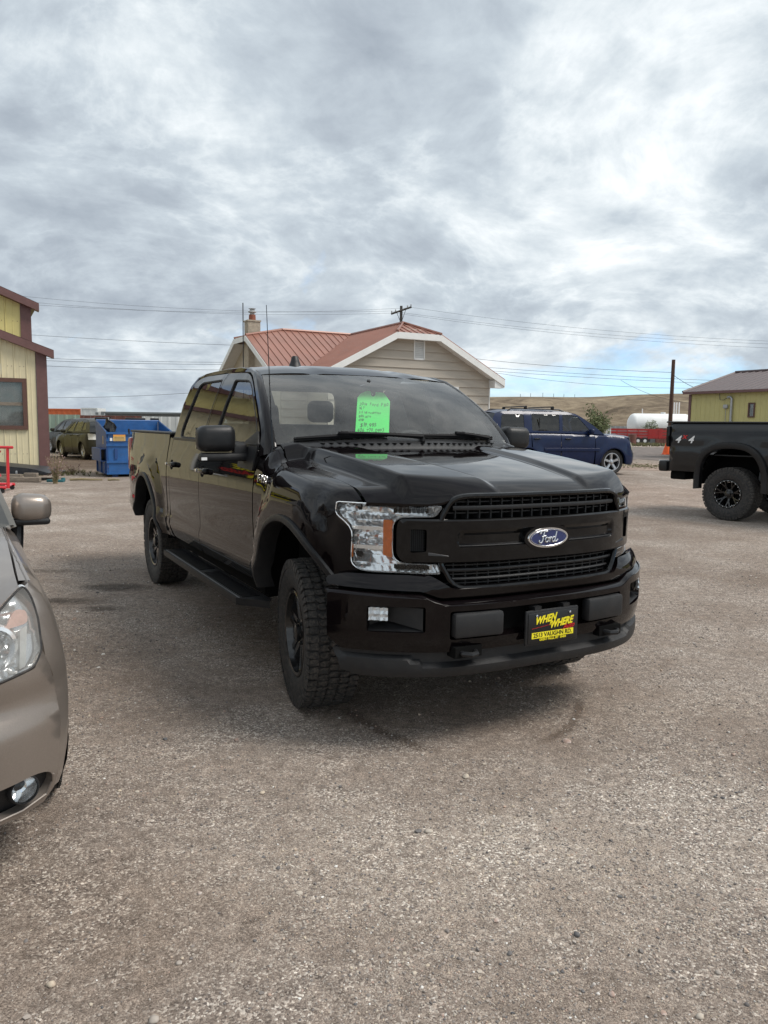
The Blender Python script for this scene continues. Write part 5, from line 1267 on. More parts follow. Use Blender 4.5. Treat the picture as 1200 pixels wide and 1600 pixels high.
    MB().rbox((-4.88, 0, .70), (.16, 1.86, .20), .04).build('rear_bumper', 'gloss_black', T)
    # cab interior --------------------------------------------------------------
    I = MB().span((-2.84, -.80, .62), (-.6, .80, .66)).build('cab_floor', 'dark_void', T)
    for s in (-1, 1): MB().span((-2.82, s*.86, .62), (-.70, s*.89, 1.39)).build('door_card', 'grey_trim', T)
    rows = [[(x, y/10*.76, z+.02*(1-(y/10)**2)) for y in range(-10, 11)] for x, z in ((-.56, 1.405), (-.62, 1.425), (-.75, 1.43), (-.95, 1.40), (-1.0, 1.33), (-.98, 1.0))]
    loft('dashboard', rows, 'grey_trim', T, 50, (0, 0, 1))
    W_ = MB().tube([(-1.18+.19*cos(a)*.38, .42+.19*sin(a), 1.34+.19*cos(a)*.92) for a in [2*pi*k/24 for k in range(24)]], .016, 8, True); W_.rbox((-1.16, .42, 1.34), (.06, .12, .12), .03); W_.tube([(-1.17, .24, 1.34), (-1.17, .6, 1.34)], .014); W_.build('steering_wheel', 'black_plastic', T)
    def seat(x, y, w=.52):
        S = MB().rbox((x, y, .92), (.55, w, .18), .06).build('seat', 'seat_cloth', T); R_ = Matrix.Rotation(-.24, 3, 'Y')
        MB().rbox((x-.33, y, 1.24), (.15, w, .64), .06, R_, 3).build('backrest', 'seat_cloth', S); MB().rbox((x-.43, y, 1.62), (.10, .25, .20), .05, R_, 3).build('headrest', 'seat_cloth', S)
        for d in (-.07, .07): MB().tube([(x-.40, y+d, 1.5), (x-.42, y+d, 1.62)], .008, 6).build('headrest_post', 'chrome', S)
    seat(-1.55, -.42); seat(-1.55, .42)
    S = MB().rbox((-2.35, 0, .92), (.5, 1.36, .16), .05).build('rear_bench', 'seat_cloth', T); MB().rbox((-2.66, 0, 1.24), (.14, 1.36, .64), .05, Matrix.Rotation(-.2, 3, 'Y')).build('backrest', 'seat_cloth', S)
    for y in (-.40, .38): MB().rbox((-2.69, y, 1.675), (.12, .25, .20), .058, None, 4).build('headrest', 'seat_cloth', S)
    MB().rbox((-1.02, 0.0, 1.80), (.03, .24, .065), .012).build('rear_view_mirror', 'black_plastic', T); MB().tube([(-1.01, 0, 1.82), (-.98, 0, 1.87)], .014, 6).build('mirror_stem', 'black_plastic', T)
    # back of the cab with glass, headliner
    def back(y, z): return (-2.895+.13*max(0, (z-1.43))/.5*1.0, y, z)
    rw = rnd([(-.60, 1.47, .05), (.60, 1.47, .05), (.565, 1.86, .08), (-.565, 1.86, .08)], .06)
    sheet('cab_back', rnd([(-.87, .70, .02), (.87, .70, .02), (.88, 1.43, .02), (.70, 1.93, .05), (-.70, 1.93, .05), (-.88, 1.43, .02)], .03), back, P, T, .15, [rw], .03, (-1, 0, 0)); sheet('rear_glass', rw, lambda y, z: (back(y, z)[0]+.01, y, z), 'back_glass', T, .3, depth=0, out=(-1, 0, 0))
    rows = [[(x, y/6*.69, zc(x)-.05-.02*abs(y/6)**2) for y in range(-6, 7)] for x in (-1.3, -1.6, -2.0, -2.4, -2.75)]
    loft('headliner', rows, 'grey_trim', T, 60)
    # antennas
    MB().tube([(-.485, -.895, 1.385), (-.553, -.905, 2.256)], [.0042, .0022], 6).lathe([(1.36, .016), (1.40, .013), (1.43, .006)], 10, 'Z', (-.485, -.895, 0)).build('whip_antenna', 'gloss_black', T)
    fn = MB(); V = []
    for (z, l, w) in ((1.985, .26, .11), (2.005, .25, .105), (2.035, .16, .085), (2.08, .115, .06), (2.115, .09, .045), (2.128, .06, .03)):
        for k in range(12): a = 2*pi*k/12; V.append((-2.36-.02*(z-2)*4+l/2*cos(a)*.62, w/2*sin(a)*1.35, z+.008))
    fn.add(V, [(r*12+k, r*12+(k+1) % 12, (r+1)*12+(k+1) % 12, (r+1)*12+k) for r in range(5) for k in range(12)]+[tuple(60+k for k in range(12))]); fn.build('roof_antenna', 'satin_black', T, 50)
    # wheels
    R = .412
    wheel(T, (.0, -.820, R), R, .275, .235, -1, steer=-.16, spin=.25, ns=6); wheel(T, (.0, .820, R), R, .275, .235, 1, steer=-.15, ns=6)
    wheel(T, (-3.683, -.820, R), R, .275, .235, -1, spin=.5, ns=6); wheel(T, (-3.683, .820, R), R, .275, .235, 1, ns=6)
    return T
TRUCK = pickup()
LEAN = .5; SKEW = .26
def price_tag():
    m = Matrix.Translation((TX, TY, 0)) @ Matrix.Rotation(TA-pi/2, 4, 'Z'); base = m @ Vector((-.86, -.028, 1.506)); G = empty('price_tag', base, TA-pi/2, None, 'bright green handwritten paper price tag hanging inside the black pickup windshield', 'tag')
    # local: y to the viewer's right, z up, x towards the viewer; leans with the mirror stem
    w, h = .131, .300
    pl = [(-w-.004, 0), (w-.004, -.006), (w+.004, .222), (.086, .283), (.040, .287), (.020, .286), (.020, .268), (.0, .252), (-.018, .262), (-.020, .290), (-.05, .292), (-.10, .270), (-w+.008, .240)]
    mb = MB(); mb.prism(pl, 0, .0012, lambda u, v, d: (d-LEAN*v, u+SKEW*v, v)); mb.build('card', 'tag_green', G, 0)
    L = [('2019  Ford  F150', .034, -.108, .196), ('XLT', .030, -.112, .168), ('3.5 V6 ecoboost', .026, -.112, .140), ('84K mile', .027, -.112, .112), ('4WD', .026, -.114, .086), ('$19,995', .042, -.100, .052), ('406,770,0993', .038, -.122, .016)]
    for s, sz, y, z in L:
        x = y; k = 0
        for ch in s:
            if ch != ' ': 
                a = .07*sin(k*2.3+z*90); text('handwriting', ch, sz*(1+.08*sin(k*1.7)), 'ink', G, (.0022-LEAN*(z+.003*sin(k*1.3)), x+SKEW*z, z+.003*sin(k*1.3)), (-LEAN*a, 1, a), (-LEAN, SKEW-a, 1), .0004, .12, -.004, 'LEFT', .92)
            x += sz*(.50 if ch not in ' .,1l' else .30); k += 1
    MB().tube([(-LEAN*.262, .066, .262), (-.16, .06, .30), (-.17, .03, .33)], .0015, 5).build('string', 'white_print', G)
price_tag()
# ------------------------------------------------------------------ general vehicle body (panels on a shared surface)
def vehicle(name, label, cat, loc, rz, S, group=None):
    T = empty(name, loc, rz, None, label, cat, group)
    prof, top, low, paint = S['prof'], S['top'], S['low'], S['paint']; xf, kf, pf = S['front']; xr, kr, pr = S['rear']
    dxf = S.get('dxf', lambda z: 0.); dxr = S.get('dxr', lambda z: 0.); wf = S.get('wf', .82); wr_ = S.get('wr', .82); st = S.get('step', .10)
    curl = S.get('curl', .07)
    def ys(x, z):
        y = prof(z)
        for cx in S['axles']:
            r = math.hypot(x-cx, (z-S['wz'])*1.0)/(S['ra']+.16); y += S.get('flare', .02)*max(0, min(1, (1.05-r)/.25))
        y = softmin(y, (max(0, xf+dxf(z)-x)/kf)**(1/pf)); y = softmin(y, (max(0, x-xr-dxr(z))/kr)**(1/pr))
        t = max(0, min(1, (z-(top(x)-.11))/.11)); return y-curl*(1-math.sqrt(max(0, 1-t*t)))
    S['ys'] = ys
    wff = S.get('wff', lambda z: wf); xfe = lambda z: xf+dxf(z)-kf*wff(z)**pf; xre = lambda z: xr+dxr(z)+kr*wr_**pr
    def arch(x):
        z = low
        for cx in S['axles']:
            d = abs(x-cx)
            if d < S['ra']: pe = S.get('pe', 2.); z = max(z, S['wz']+S['ra']*(1-(d/S['ra'])**pe)**(1/pe)*S.get('ask', 1))
        return z
    fn = lambda x, z: (x, -ys(x, z), z)
    xs = S['splits']   # from rear to front, None at the ends
    ends = [None]+xs+[None]; nm = S['panels']
    for i, n in enumerate(nm):
        a, b = ends[i], ends[i+1]; zt = lambda x: top(x)
        fr = [(xfe(z), z) for z in np.linspace(S.get('bot_f', low), top(xfe(1.0))-.002, 9)] if b is None else None
        re = [(xre(z), z) for z in np.linspace(top(xre(1.0))-.002, S.get('bot_r', low), 9)] if a is None else None
        x0 = re[0][0] if re else a+.004; x1 = fr[-1][0] if fr else b-.004
        up = [(x, top(x)) for x in np.linspace(x1, x0, 14)]
        xb0 = re[-1][0] if re else a+.004; xb1 = fr[0][0] if fr else b-.004
        dn = [(x, arch(x)) for x in np.linspace(xb0, xb1, max(3, int((xb1-xb0)/.035)))]
        poly = up+(re[1:] if re else [])+dn[1:]+(fr[1:-1] if fr else [])
        out_ = []
        for p in poly:
            if not out_ or math.dist(p, out_[-1]) > .006: out_.append((float(p[0]), float(p[1])))
        if math.dist(out_[0], out_[-1]) < .006: out_.pop()
        sheet(n, out_, fn, paint, T, st, depth=.03, out=(0, -1, 0), mirror=True)
    # hood / deck / fascias
    hw = lambda x: ys(x, top(x))
    crown = S.get('crown', .05)
    if S.get('hood', True):
        xc = S['cowl']; fz = S.get('hood_front', None); n = 10; rows = []
        for u in [0, .15, .3, .45, .6, .75, .86, .93, .97, 1.0]:
            row = []
            for j in range(-n, n+1):
                f = j/n; xe1 = xfe(top(xfe(1.0))); xcen = xf+dxf(top(xf))-.0; xfr = xcen-(xcen-xe1)*abs(f)**pf; x = xc+(xfr-xc)*u; xe = xc+(xe1-xc)*u; y = f*hw(xe)
                c_ = crown*(1-f*f)*(1-max(0, (u-.8)/.2)**2*.6); row.append((x, y, top(xe)+c_))
            rows.append(row)
        loft('hood', rows, paint, T, 40, (0, 0, 1)); S['hood_rows'] = rows
    def fascia(nm_, x0, k, p, dx, w, zb, ztop, m, sgn, mat_holes=()):
        z1 = ztop
        sheet(nm_, [(-w, zb), (w, zb)]+[(w*f, z1(f)) for f in np.linspace(1, -1, 13)], lambda y, z: (x0+dx(z)-sgn*k*min(abs(y), 1.1)**p, y, z), m, T, st*.8, mat_holes, .03, (sgn, 0, 0))
    if S.get('ffascia', True): tz = top(xfe(1.0)); fascia('front_fascia', xf, kf, pf, dxf, wf, S.get('bot_f', low), lambda f: tz+crown*(1-f*f)*.4-.004, paint, 1, S.get('fholes', ()))
    tzr = top(xre(1.0)); fascia('rear_fascia', xr, kr, pr, dxr, wr_, S.get('bot_r', low), lambda f: tzr+S.get('rcrown', .0)*(1-f*f)-.004, S.get('rmat', paint), -1)
    # wheel wells, underbody
    for cx in S['axles']:
        for s in (-1, 1):
            rows = [[(cx+(S['ra']+.02)*cos(pi*k/10), s*(prof(S['wz']+.2)-.05), S['wz']-.05+(S['ra']*S.get('ask', 1)+.07)*sin(pi*k/10)), (cx+(S['ra']+.02)*cos(pi*k/10), s*.5, S['wz']-.05+(S['ra']*S.get('ask', 1)+.07)*sin(pi*k/10))] for k in range(11)]
            loft('wheel_liner', rows, 'dark_void', T, 60); mk('liner_back', [r[1] for r in rows], [tuple(range(11))], 'dark_void', T, 0)
    a0, a1 = S['axles'][0], S['axles'][1]
    MB().span((a1+S['ra']+.03, -.80, low), (a0-S['ra']-.03, .80, low+.08)).span((xr+.25, -.48, low+.05), (xf-.3, .48, low+.14)).build('underbody', 'dark_void', T)
    # greenhouse
    if 'gh' in S:
        G = S['gh']; yg = G['yg']; pts = G['pts']; wi, ri = G['wi'], G['ri']
        base = [(x, top(x)-.0) for x in np.linspace(pts[-1][0], pts[0][0], 20)][1:-1]
        sheet('window_frame', [tuple(p) for p in pts]+[(float(a_), float(b_)) for a_, b_ in base], lambda x, z: (x, -yg(z), z), G.get('fmat', paint), T, st*.8, G['wins'], .025, (0, -1, 0), True)
        for wdw, gm in zip(G['wins'], G['glass']): sheet('side_window', wdw, lambda x, z: (x, -yg(z)+.012, z), gm, T, st, depth=0, out=(0, -1, 0), mirror=True, smooth=180)
        for s in (-1, 1): loft('shoulder', [[(x, s*hw(x), top(x)), (x, s*(yg(top(x))-.01), top(x)+.006)] for x in np.linspace(pts[-1][0], pts[0][0], 16)], G.get('fmat', paint), T)
        def strip(nm_, P_, m, bow, cr, smooth=50):
            rows = []
            for (x, z) in P_: rows.append([(x+bow*(1-(j/8)**2), yg(z)*j/8, z+cr*(1-(j/8)**2)) for j in range(-8, 9)])
            return loft(nm_, rows, m, T, smooth)
        dens = lambda P_: [(x, z) for x, z in spl(P_, 4)]
        strip('windshield', dens(pts[:wi+1]), G.get('wmat', 'windshield_glass'), .10, .008); strip('roof', dens(pts[wi:ri+1]), paint, .0, G.get('rcr', .03)); strip('rear_window', dens(pts[ri:]), G.get('bmat', 'dark_glass'), -.06, .01)
        # dim cabin
        MB().span((pts[-1][0]+.1, -.72, low+.1), (pts[0][0]-.1, .72, low+.16)).build('cabin_floor', 'dark_void', T)
        for x in G.get('seats', ()):
            for y in (-.38, .38):
                Q = MB().rbox((x, y, S['wz']+.35), (.5, .5, .2), .06).build('seat', 'seat_cloth', T); MB().rbox((x-.28, y, S['wz']+.66), (.16, .5, .6), .06, Matrix.Rotation(-.25, 3, 'Y')).build('backrest', 'seat_cloth', Q); MB().rbox((x-.38, y, S['wz']+1.02), (.1, .26, .18), .05).build('headrest', 'seat_cloth', Q)
        MB().rbox((pts[0][0]-.35, 0, top(pts[0][0])-.1), (.5, 1.36, .2), .06).build('dashboard', 'dark_void', T)
    for cx in S['axles']:
        for s in (-1, 1): wheel(T, (cx, s*S['track'], S['R']), S['R'], S['W'], S['rr'], s, steer=(S.get('steer', 0) if cx == S['axles'][0] else 0), **S['wkw'])
    return T, ys

def lips(T, S, ys, m, w=.03, pr=.02, a0=0., a1=pi):
    for cx in S['axles']:
        R_ = []
        for k in range(25):
            a = a0+(a1-a0)*k/24; e_ = 2/S.get('pe', 2.); x = cx+S['ra']*math.copysign(abs(cos(a))**e_, cos(a)); z = S['wz']+S['ra']*math.copysign(abs(sin(a))**e_, sin(a))*S.get('ask', 1); y = -ys(x, max(z, S['low']+.01)); dx, dz = cos(a), sin(a)
            R_.append([(x+dx*w, y+.012, z+dz*w), (x+dx*w*.9, y-pr*.8, z+dz*w*.9), (x+dx*w*.1, y-pr, z+dz*w*.1), (x-dx*.012, y-pr*.7, z-dz*.012), (x-dx*.012, y+.07, z-dz*.012)])
        loft('wheel_arch_trim', R_, m, T, 50, (0, -1, .3), True)

# ------------------------------------------------------------------ blue SUV
def blue_suv():
    b = rad(17); ox, oy = 6.38, 23.35
    S = dict(paint=M_NAVY, prof=interp([(.25, .90), (.40, .945), (.62, .965), (.85, .972), (1.05, .965), (1.2, .94)]), top=interp([(-3.92, 1.20), (-2.5, 1.205), (-1.0, 1.185), (-.35, 1.165), (.2, 1.125), (.6, 1.08), (.85, 1.03), (1.0, .98)]), low=.30,
        front=(.96, .42, 3.4), rear=(-3.90, .34, 4.0), wf=.90, wr=.92, dxf=interp([(.25, -.07), (.38, .015), (.60, .02), (.68, -.02), (.9, -.07), (1.05, -.14)]), dxr=interp([(.3, .06), (.5, -.0), (.9, .02), (1.2, .05)]),
        axles=(0, -2.775), wz=.36, ra=.425, R=.372, W=.24, rr=.258, track=.80, flare=.028, step=.11, curl=.06, crown=.05, cowl=-.35, splits=[-2.66, -1.72, -.62], panels=['quarter_panel', 'rear_door', 'front_door', 'fender'], bot_f=.28, bot_r=.32,
        wkw=dict(rim='alloy', style='five', ns=5, treads=False, spin=.3, lip='alloy'),
        gh=dict(yg=interp([(1.1, .925), (1.2, .918), (1.4, .872), (1.6, .815), (1.77, .745), (1.87, .62)]), pts=[(-.30, 1.165), (-.62, 1.40), (-.98, 1.64), (-1.20, 1.75), (-1.45, 1.795), (-2.1, 1.82), (-2.9, 1.815), (-3.45, 1.79), (-3.72, 1.73), (-3.84, 1.53), (-3.92, 1.20)], wi=3, ri=8, rcr=.045, seats=(-1.4, -2.3),
            wins=[rnd([(-.74, 1.245), (-1.66, 1.25), (-1.62, 1.72), (-1.32, 1.72), (-1.12, 1.665)], .04), rnd([(-1.76, 1.25), (-2.62, 1.255), (-2.60, 1.73), (-1.72, 1.725)], .04), rnd([(-2.86, 1.26), (-3.60, 1.275), (-3.52, 1.71), (-2.84, 1.72)], .07)], glass=['tinted_glass', 'dark_glass', 'dark_glass']))
    T, ys = vehicle('parked_suv', 'dark blue SUV with roof crossbars and silver wheels parked by the tan house', 'SUV', (ox, oy, gz(ox, oy)), b, S)
    lips(T, S, ys, M_NAVY, .035, .012)
    for s in (-1, 1):
        loft('door_moulding', [[(x, s*(ys(x, .73)+.002), .775), (x, s*(ys(x, .72)+.020), .765), (x, s*(ys(x, .7)+.020), .70), (x, s*(ys(x, .7)), .69)] for x in np.linspace(-2.25, -.48, 14)], M_NAVY, T, 40)
        for x in (-2.50, -1.52): MB().rbox((x, s*(ys(x, 1.03)+.028), 1.03), (.19, .03, .04), .012).build('door_handle', 'gloss_black', T)
        m = MB().rbox((-.80, s*1.03, 1.25), (.11, .22, .15), .05, None, 3).build('side_mirror', M_NAVY, T); MB().rbox((-.80, s*.93, 1.20), (.10, .10, .05), .02).build('arm', 'satin_black', m)
        sheet('headlight', [(s*.42, .70), (s*.88, .74), (s*.90, .93), (s*.62, .95), (s*.42, .86)], lambda y, z: (S['front'][0]+S['dxf'](z)-S['front'][1]*abs(y)**3.4+.006, y, z), 'lamp_chrome', T, .08, depth=.02, out=(1, 0, 0))
        sheet('tail_lamp', [(s*.68, .88), (s*.92, .90), (s*.92, 1.18), (s*.74, 1.18)], lambda y, z: (S['rear'][0]+S['dxr'](z)+S['rear'][1]*abs(y)**4-.008, y, z), 'red_lens', T, .08, depth=.03, out=(-1, 0, 0))
        MB().tube([(-3.3, s*.70, 1.81), (-3.2, s*.70, 1.87), (-1.7, s*.70, 1.865), (-1.55, s*.70, 1.81)], .022, 6).build('roof_rail', 'satin_black', T)
        MB().span((-1.71, s*.866, 1.2), (-1.67, s*.87, 1.22)).build('pillar_trim', 'gloss_black', T)
    for x in (-1.9, -2.75):
        cb = MB().tube([(x, -.74, 1.935), (x, .74, 1.935)], .030, 6, flat=.6)
        for s in (-1, 1): cb.rbox((x, s*.70, 1.90), (.09, .07, .085), .02)
        cb.build('roof_crossbar', 'satin_black', T)
    MB().rbox((.90, 0, .62), (.06, .9, .20), .02).build('grille', 'satin_black', T)
    MB().span((-2.40, -.879, 1.25), (-2.37, -.865, 1.62)).build('window_divider', 'satin_black', T)
    text('sticker', '*', .22, 'white_print', T, (-3.72, -.885, 1.36), (1, 0, 0), (0, .2, 1), .002)
    MB().span((-3.99, -.28, .95), (-3.975, .28, 1.08)).build('licence_plate', 'white_print', T)
M_NAVY = 'navy_paint'
blue_suv()

# ------------------------------------------------------------------ lifted black pickup on the right
def lifted_pickup():
    a = .663; Z = .30
    S = dict(paint='matte_black_paint', prof=interp([(.70, .90), (.85, .955), (1.05, .985), (1.13, .995), (1.18, .985), (1.4, .985), (1.6, .97), (1.72, .95)]), top=interp([(-4.95, 1.665), (-2.62, 1.675), (-2.55, 1.66), (-1.0, 1.63), (-.6, 1.60), (.4, 1.53), (.95, 1.44)]), low=.80,
        front=(.98, .38, 3.2), rear=(-4.88, .07, 5.0), wf=.88, wr=.93, axles=(0, -3.65), wz=.64, ra=.56, ask=1.08, pe=2.7, R=.458, W=.33, rr=.235, track=.86, flare=.012, step=.10, curl=.035, crown=.06, cowl=-.55, splits=[-2.585, -1.55, -.62], panels=['bed_side', 'rear_door', 'front_door', 'fender'], bot_f=.75, bot_r=.80,
        wkw=dict(rim='black_rim', style='fork', ns=7, spin=.2, n=52),
        gh=dict(yg=interp([(1.55, .94), (1.68, .92), (1.9, .85), (2.1, .78), (2.25, .66)]), pts=[(-.45, 1.62), (-.85, 1.88), (-1.2, 2.08), (-1.5, 2.16), (-2.0, 2.19), (-2.38, 2.16), (-2.5, 2.05), (-2.555, 1.662)], wi=2, ri=5, rcr=.04, wins=[rnd([(-.95, 1.70), (-1.5, 1.70), (-1.5, 2.07), (-1.3, 2.05)], .04), rnd([(-1.62, 1.70), (-2.40, 1.70), (-2.36, 2.07), (-1.62, 2.07)], .04)], glass=['dark_glass', 'dark_glass'], seats=(-1.4,)))
    T, ys = vehicle('lifted_pickup', 'lifted matte black pickup with big off road tyres and 4x4 decal, right edge', 'pickup', (8.92, 10.86, 0), a-pi/2, S)
    S2 = dict(S); lips(T, S2, ys, 'satin_black', .10, .055, -.12, pi+.12)
    # cut open bed: rails and liner
    MB().span((-4.82, -.86, 1.10), (-2.62, .86, 1.12)).build('bed_floor', 'black_plastic', T)
    for s in (-1, 1): MB().rbox((-3.75, s*.915, 1.678), (2.32, .09, .03), .012).build('bed_rail_cap', 'satin_black', T)
    MB().span((-4.86, -.9, 1.1), (-4.83, .9, 1.67)).build('tailgate_inner', 'black_plastic', T); MB().span((-2.62, -.9, .9), (-2.59, .9, 2.0)).build('cab_wall', 'matte_black_paint', T)
    bp_ = MB().rbox((-4.95, 0, .88), (.18, 1.92, .20), .04).build('rear_bumper', 'satin_black', T); MB().rbox((-5.045, -.80, .965), (.02, .22, .03), .006).build('bumper_step_edge', 'chrome', bp_)
    MB().rbox((-4.70, -.6, .72), (.3, .5, .16), .03).tube([(-4.3, -.55, .74), (-4.75, -.62, .72)], .05).build('hitch_and_exhaust', 'dark_void', T)
    for s in (-1, 1): 
        MB().rbox((-4.865, s*.90, 1.42), (.08, .14, .38), .03).build('tail_lamp', 'gloss_black', T)
        MB().tube([(-3.65, s*.25, .458), (-3.65, s*.8, .458)], .07).build('axle', 'dark_void', T)
        for k in range(2): MB().tube([(-3.35+.1*k, s*.55, .5), (-3.25, s*.60, 1.0)], .04).build('shock_absorber', 'galvanised', T)
    y = -(ys(-4.5, 1.38)+.004)
    D = empty('bed_decal', (-4.52, y, 1.365), 0, T); D.scale = (.78, 1, .80)
    text('digit', '4', .225, 'white_print', D, (-.17, 0, 0), (1, 0, 0), (0, 0, 1), .002, .35, .015, sx=1.15); text('digit', '4', .225, 'white_print', D, (.15, 0, 0), (1, 0, 0), (0, 0, 1), .002, .35, .015, sx=1.15); text('letter', 'x', .16, 'red_print', D, (.005, -.003, .075), (1, 0, 0), (0, 0, 1), .002, .25, .03, sx=1.2)
lifted_pickup()

# ------------------------------------------------------------------ two parked hatchbacks behind the dumpster
def hatch(loc, rz, label, paint):
    S = dict(paint=paint, prof=interp([(.18, .82), (.35, .875), (.6, .905), (.8, .90), (.95, .87)]), top=interp([(-3.5, .98), (-2.5, .955), (-1.0, .93), (-.4, .915), (.3, .84), (.7, .74), (.9, .66)]), low=.20,
        front=(.85, .42, 3.0), rear=(-3.50, .36, 3.4), wf=.82, wr=.84, dxf=interp([(.2, -.04), (.4, 0), (.7, -.08), (.9, -.25)]), dxr=interp([(.2, .04), (.5, 0), (1.0, .1)]), axles=(0, -2.64), wz=.31, ra=.36, R=.315, W=.205, rr=.205, track=.745, flare=.02, step=.12, curl=.06, crown=.07, cowl=-.35, splits=[-2.45, -1.55, -.55], panels=['quarter_panel', 'rear_door', 'front_door', 'fender'],
        wkw=dict(rim='alloy', style='split', ns=5, treads=False, lip='alloy'),
        gh=dict(yg=interp([(.9, .86), (1.0, .83), (1.2, .74), (1.4, .62), (1.48, .5)]), pts=[(-.25, .91), (-.75, 1.17), (-1.15, 1.35), (-1.45, 1.425), (-2.0, 1.455), (-2.6, 1.42), (-2.95, 1.34), (-3.2, 1.20), (-3.45, .98)], wi=3, ri=6, rcr=.03, seats=(-1.4, -2.2), wins=[rnd([(-.80, .99), (-1.52, 1.0), (-1.52, 1.36), (-1.3, 1.33)], .04), rnd([(-1.62, 1.0), (-2.38, 1.02), (-2.30, 1.36), (-1.62, 1.37)], .04), rnd([(-2.48, 1.03), (-2.95, 1.06), (-2.72, 1.27), (-2.42, 1.34)], .04)], glass=['tinted_glass']*3))
    T, ys = vehicle('parked_car', label, 'car', loc, rz, S)
    for s in (-1, 1):
        m = MB().rbox((-.72, s*.97, 1.0), (.12, .2, .13), .05).build('side_mirror', paint, T)
        for x in (-2.25, -1.38): MB().rbox((x, s*(ys(x, .85)+.02), .85), (.18, .03, .035), .012).build('door_handle', 'satin_black', T)
        sheet('tail_lamp', [(s*.50, .72), (s*.84, .72), (s*.84, .94), (s*.60, .92)], lambda y, z: (-3.50+S['dxr'](z)+.36*abs(y)**3.4-.008, y, z), 'white_lens', T, .08, depth=.02, out=(-1, 0, 0))
        sheet('headlight', [(s*.45, .54), (s*.81, .60), (s*.81, .72), (s*.5, .66)], lambda y, z: (.85+S['dxf'](z)-.42*abs(y)**3+.008, y, z), 'lamp_chrome', T, .08, depth=.02, out=(1, 0, 0))
    lips(T, S, ys, paint, .02, .008); T.scale = (1, 1.04, 1.14)
sl_ = math.atan2(.757, -.654)
hatch((-13.35, 33.9, 0), sl_, 'olive grey hatchback with silver wheels beside the blue dumpster, nearer of two cars', 'olive_grey_paint')
hatch((-15.75, 38.3, 0), sl_+.05, 'farther olive grey car partly hidden behind the nearer hatchback by the fence', 'olive_grey_paint')

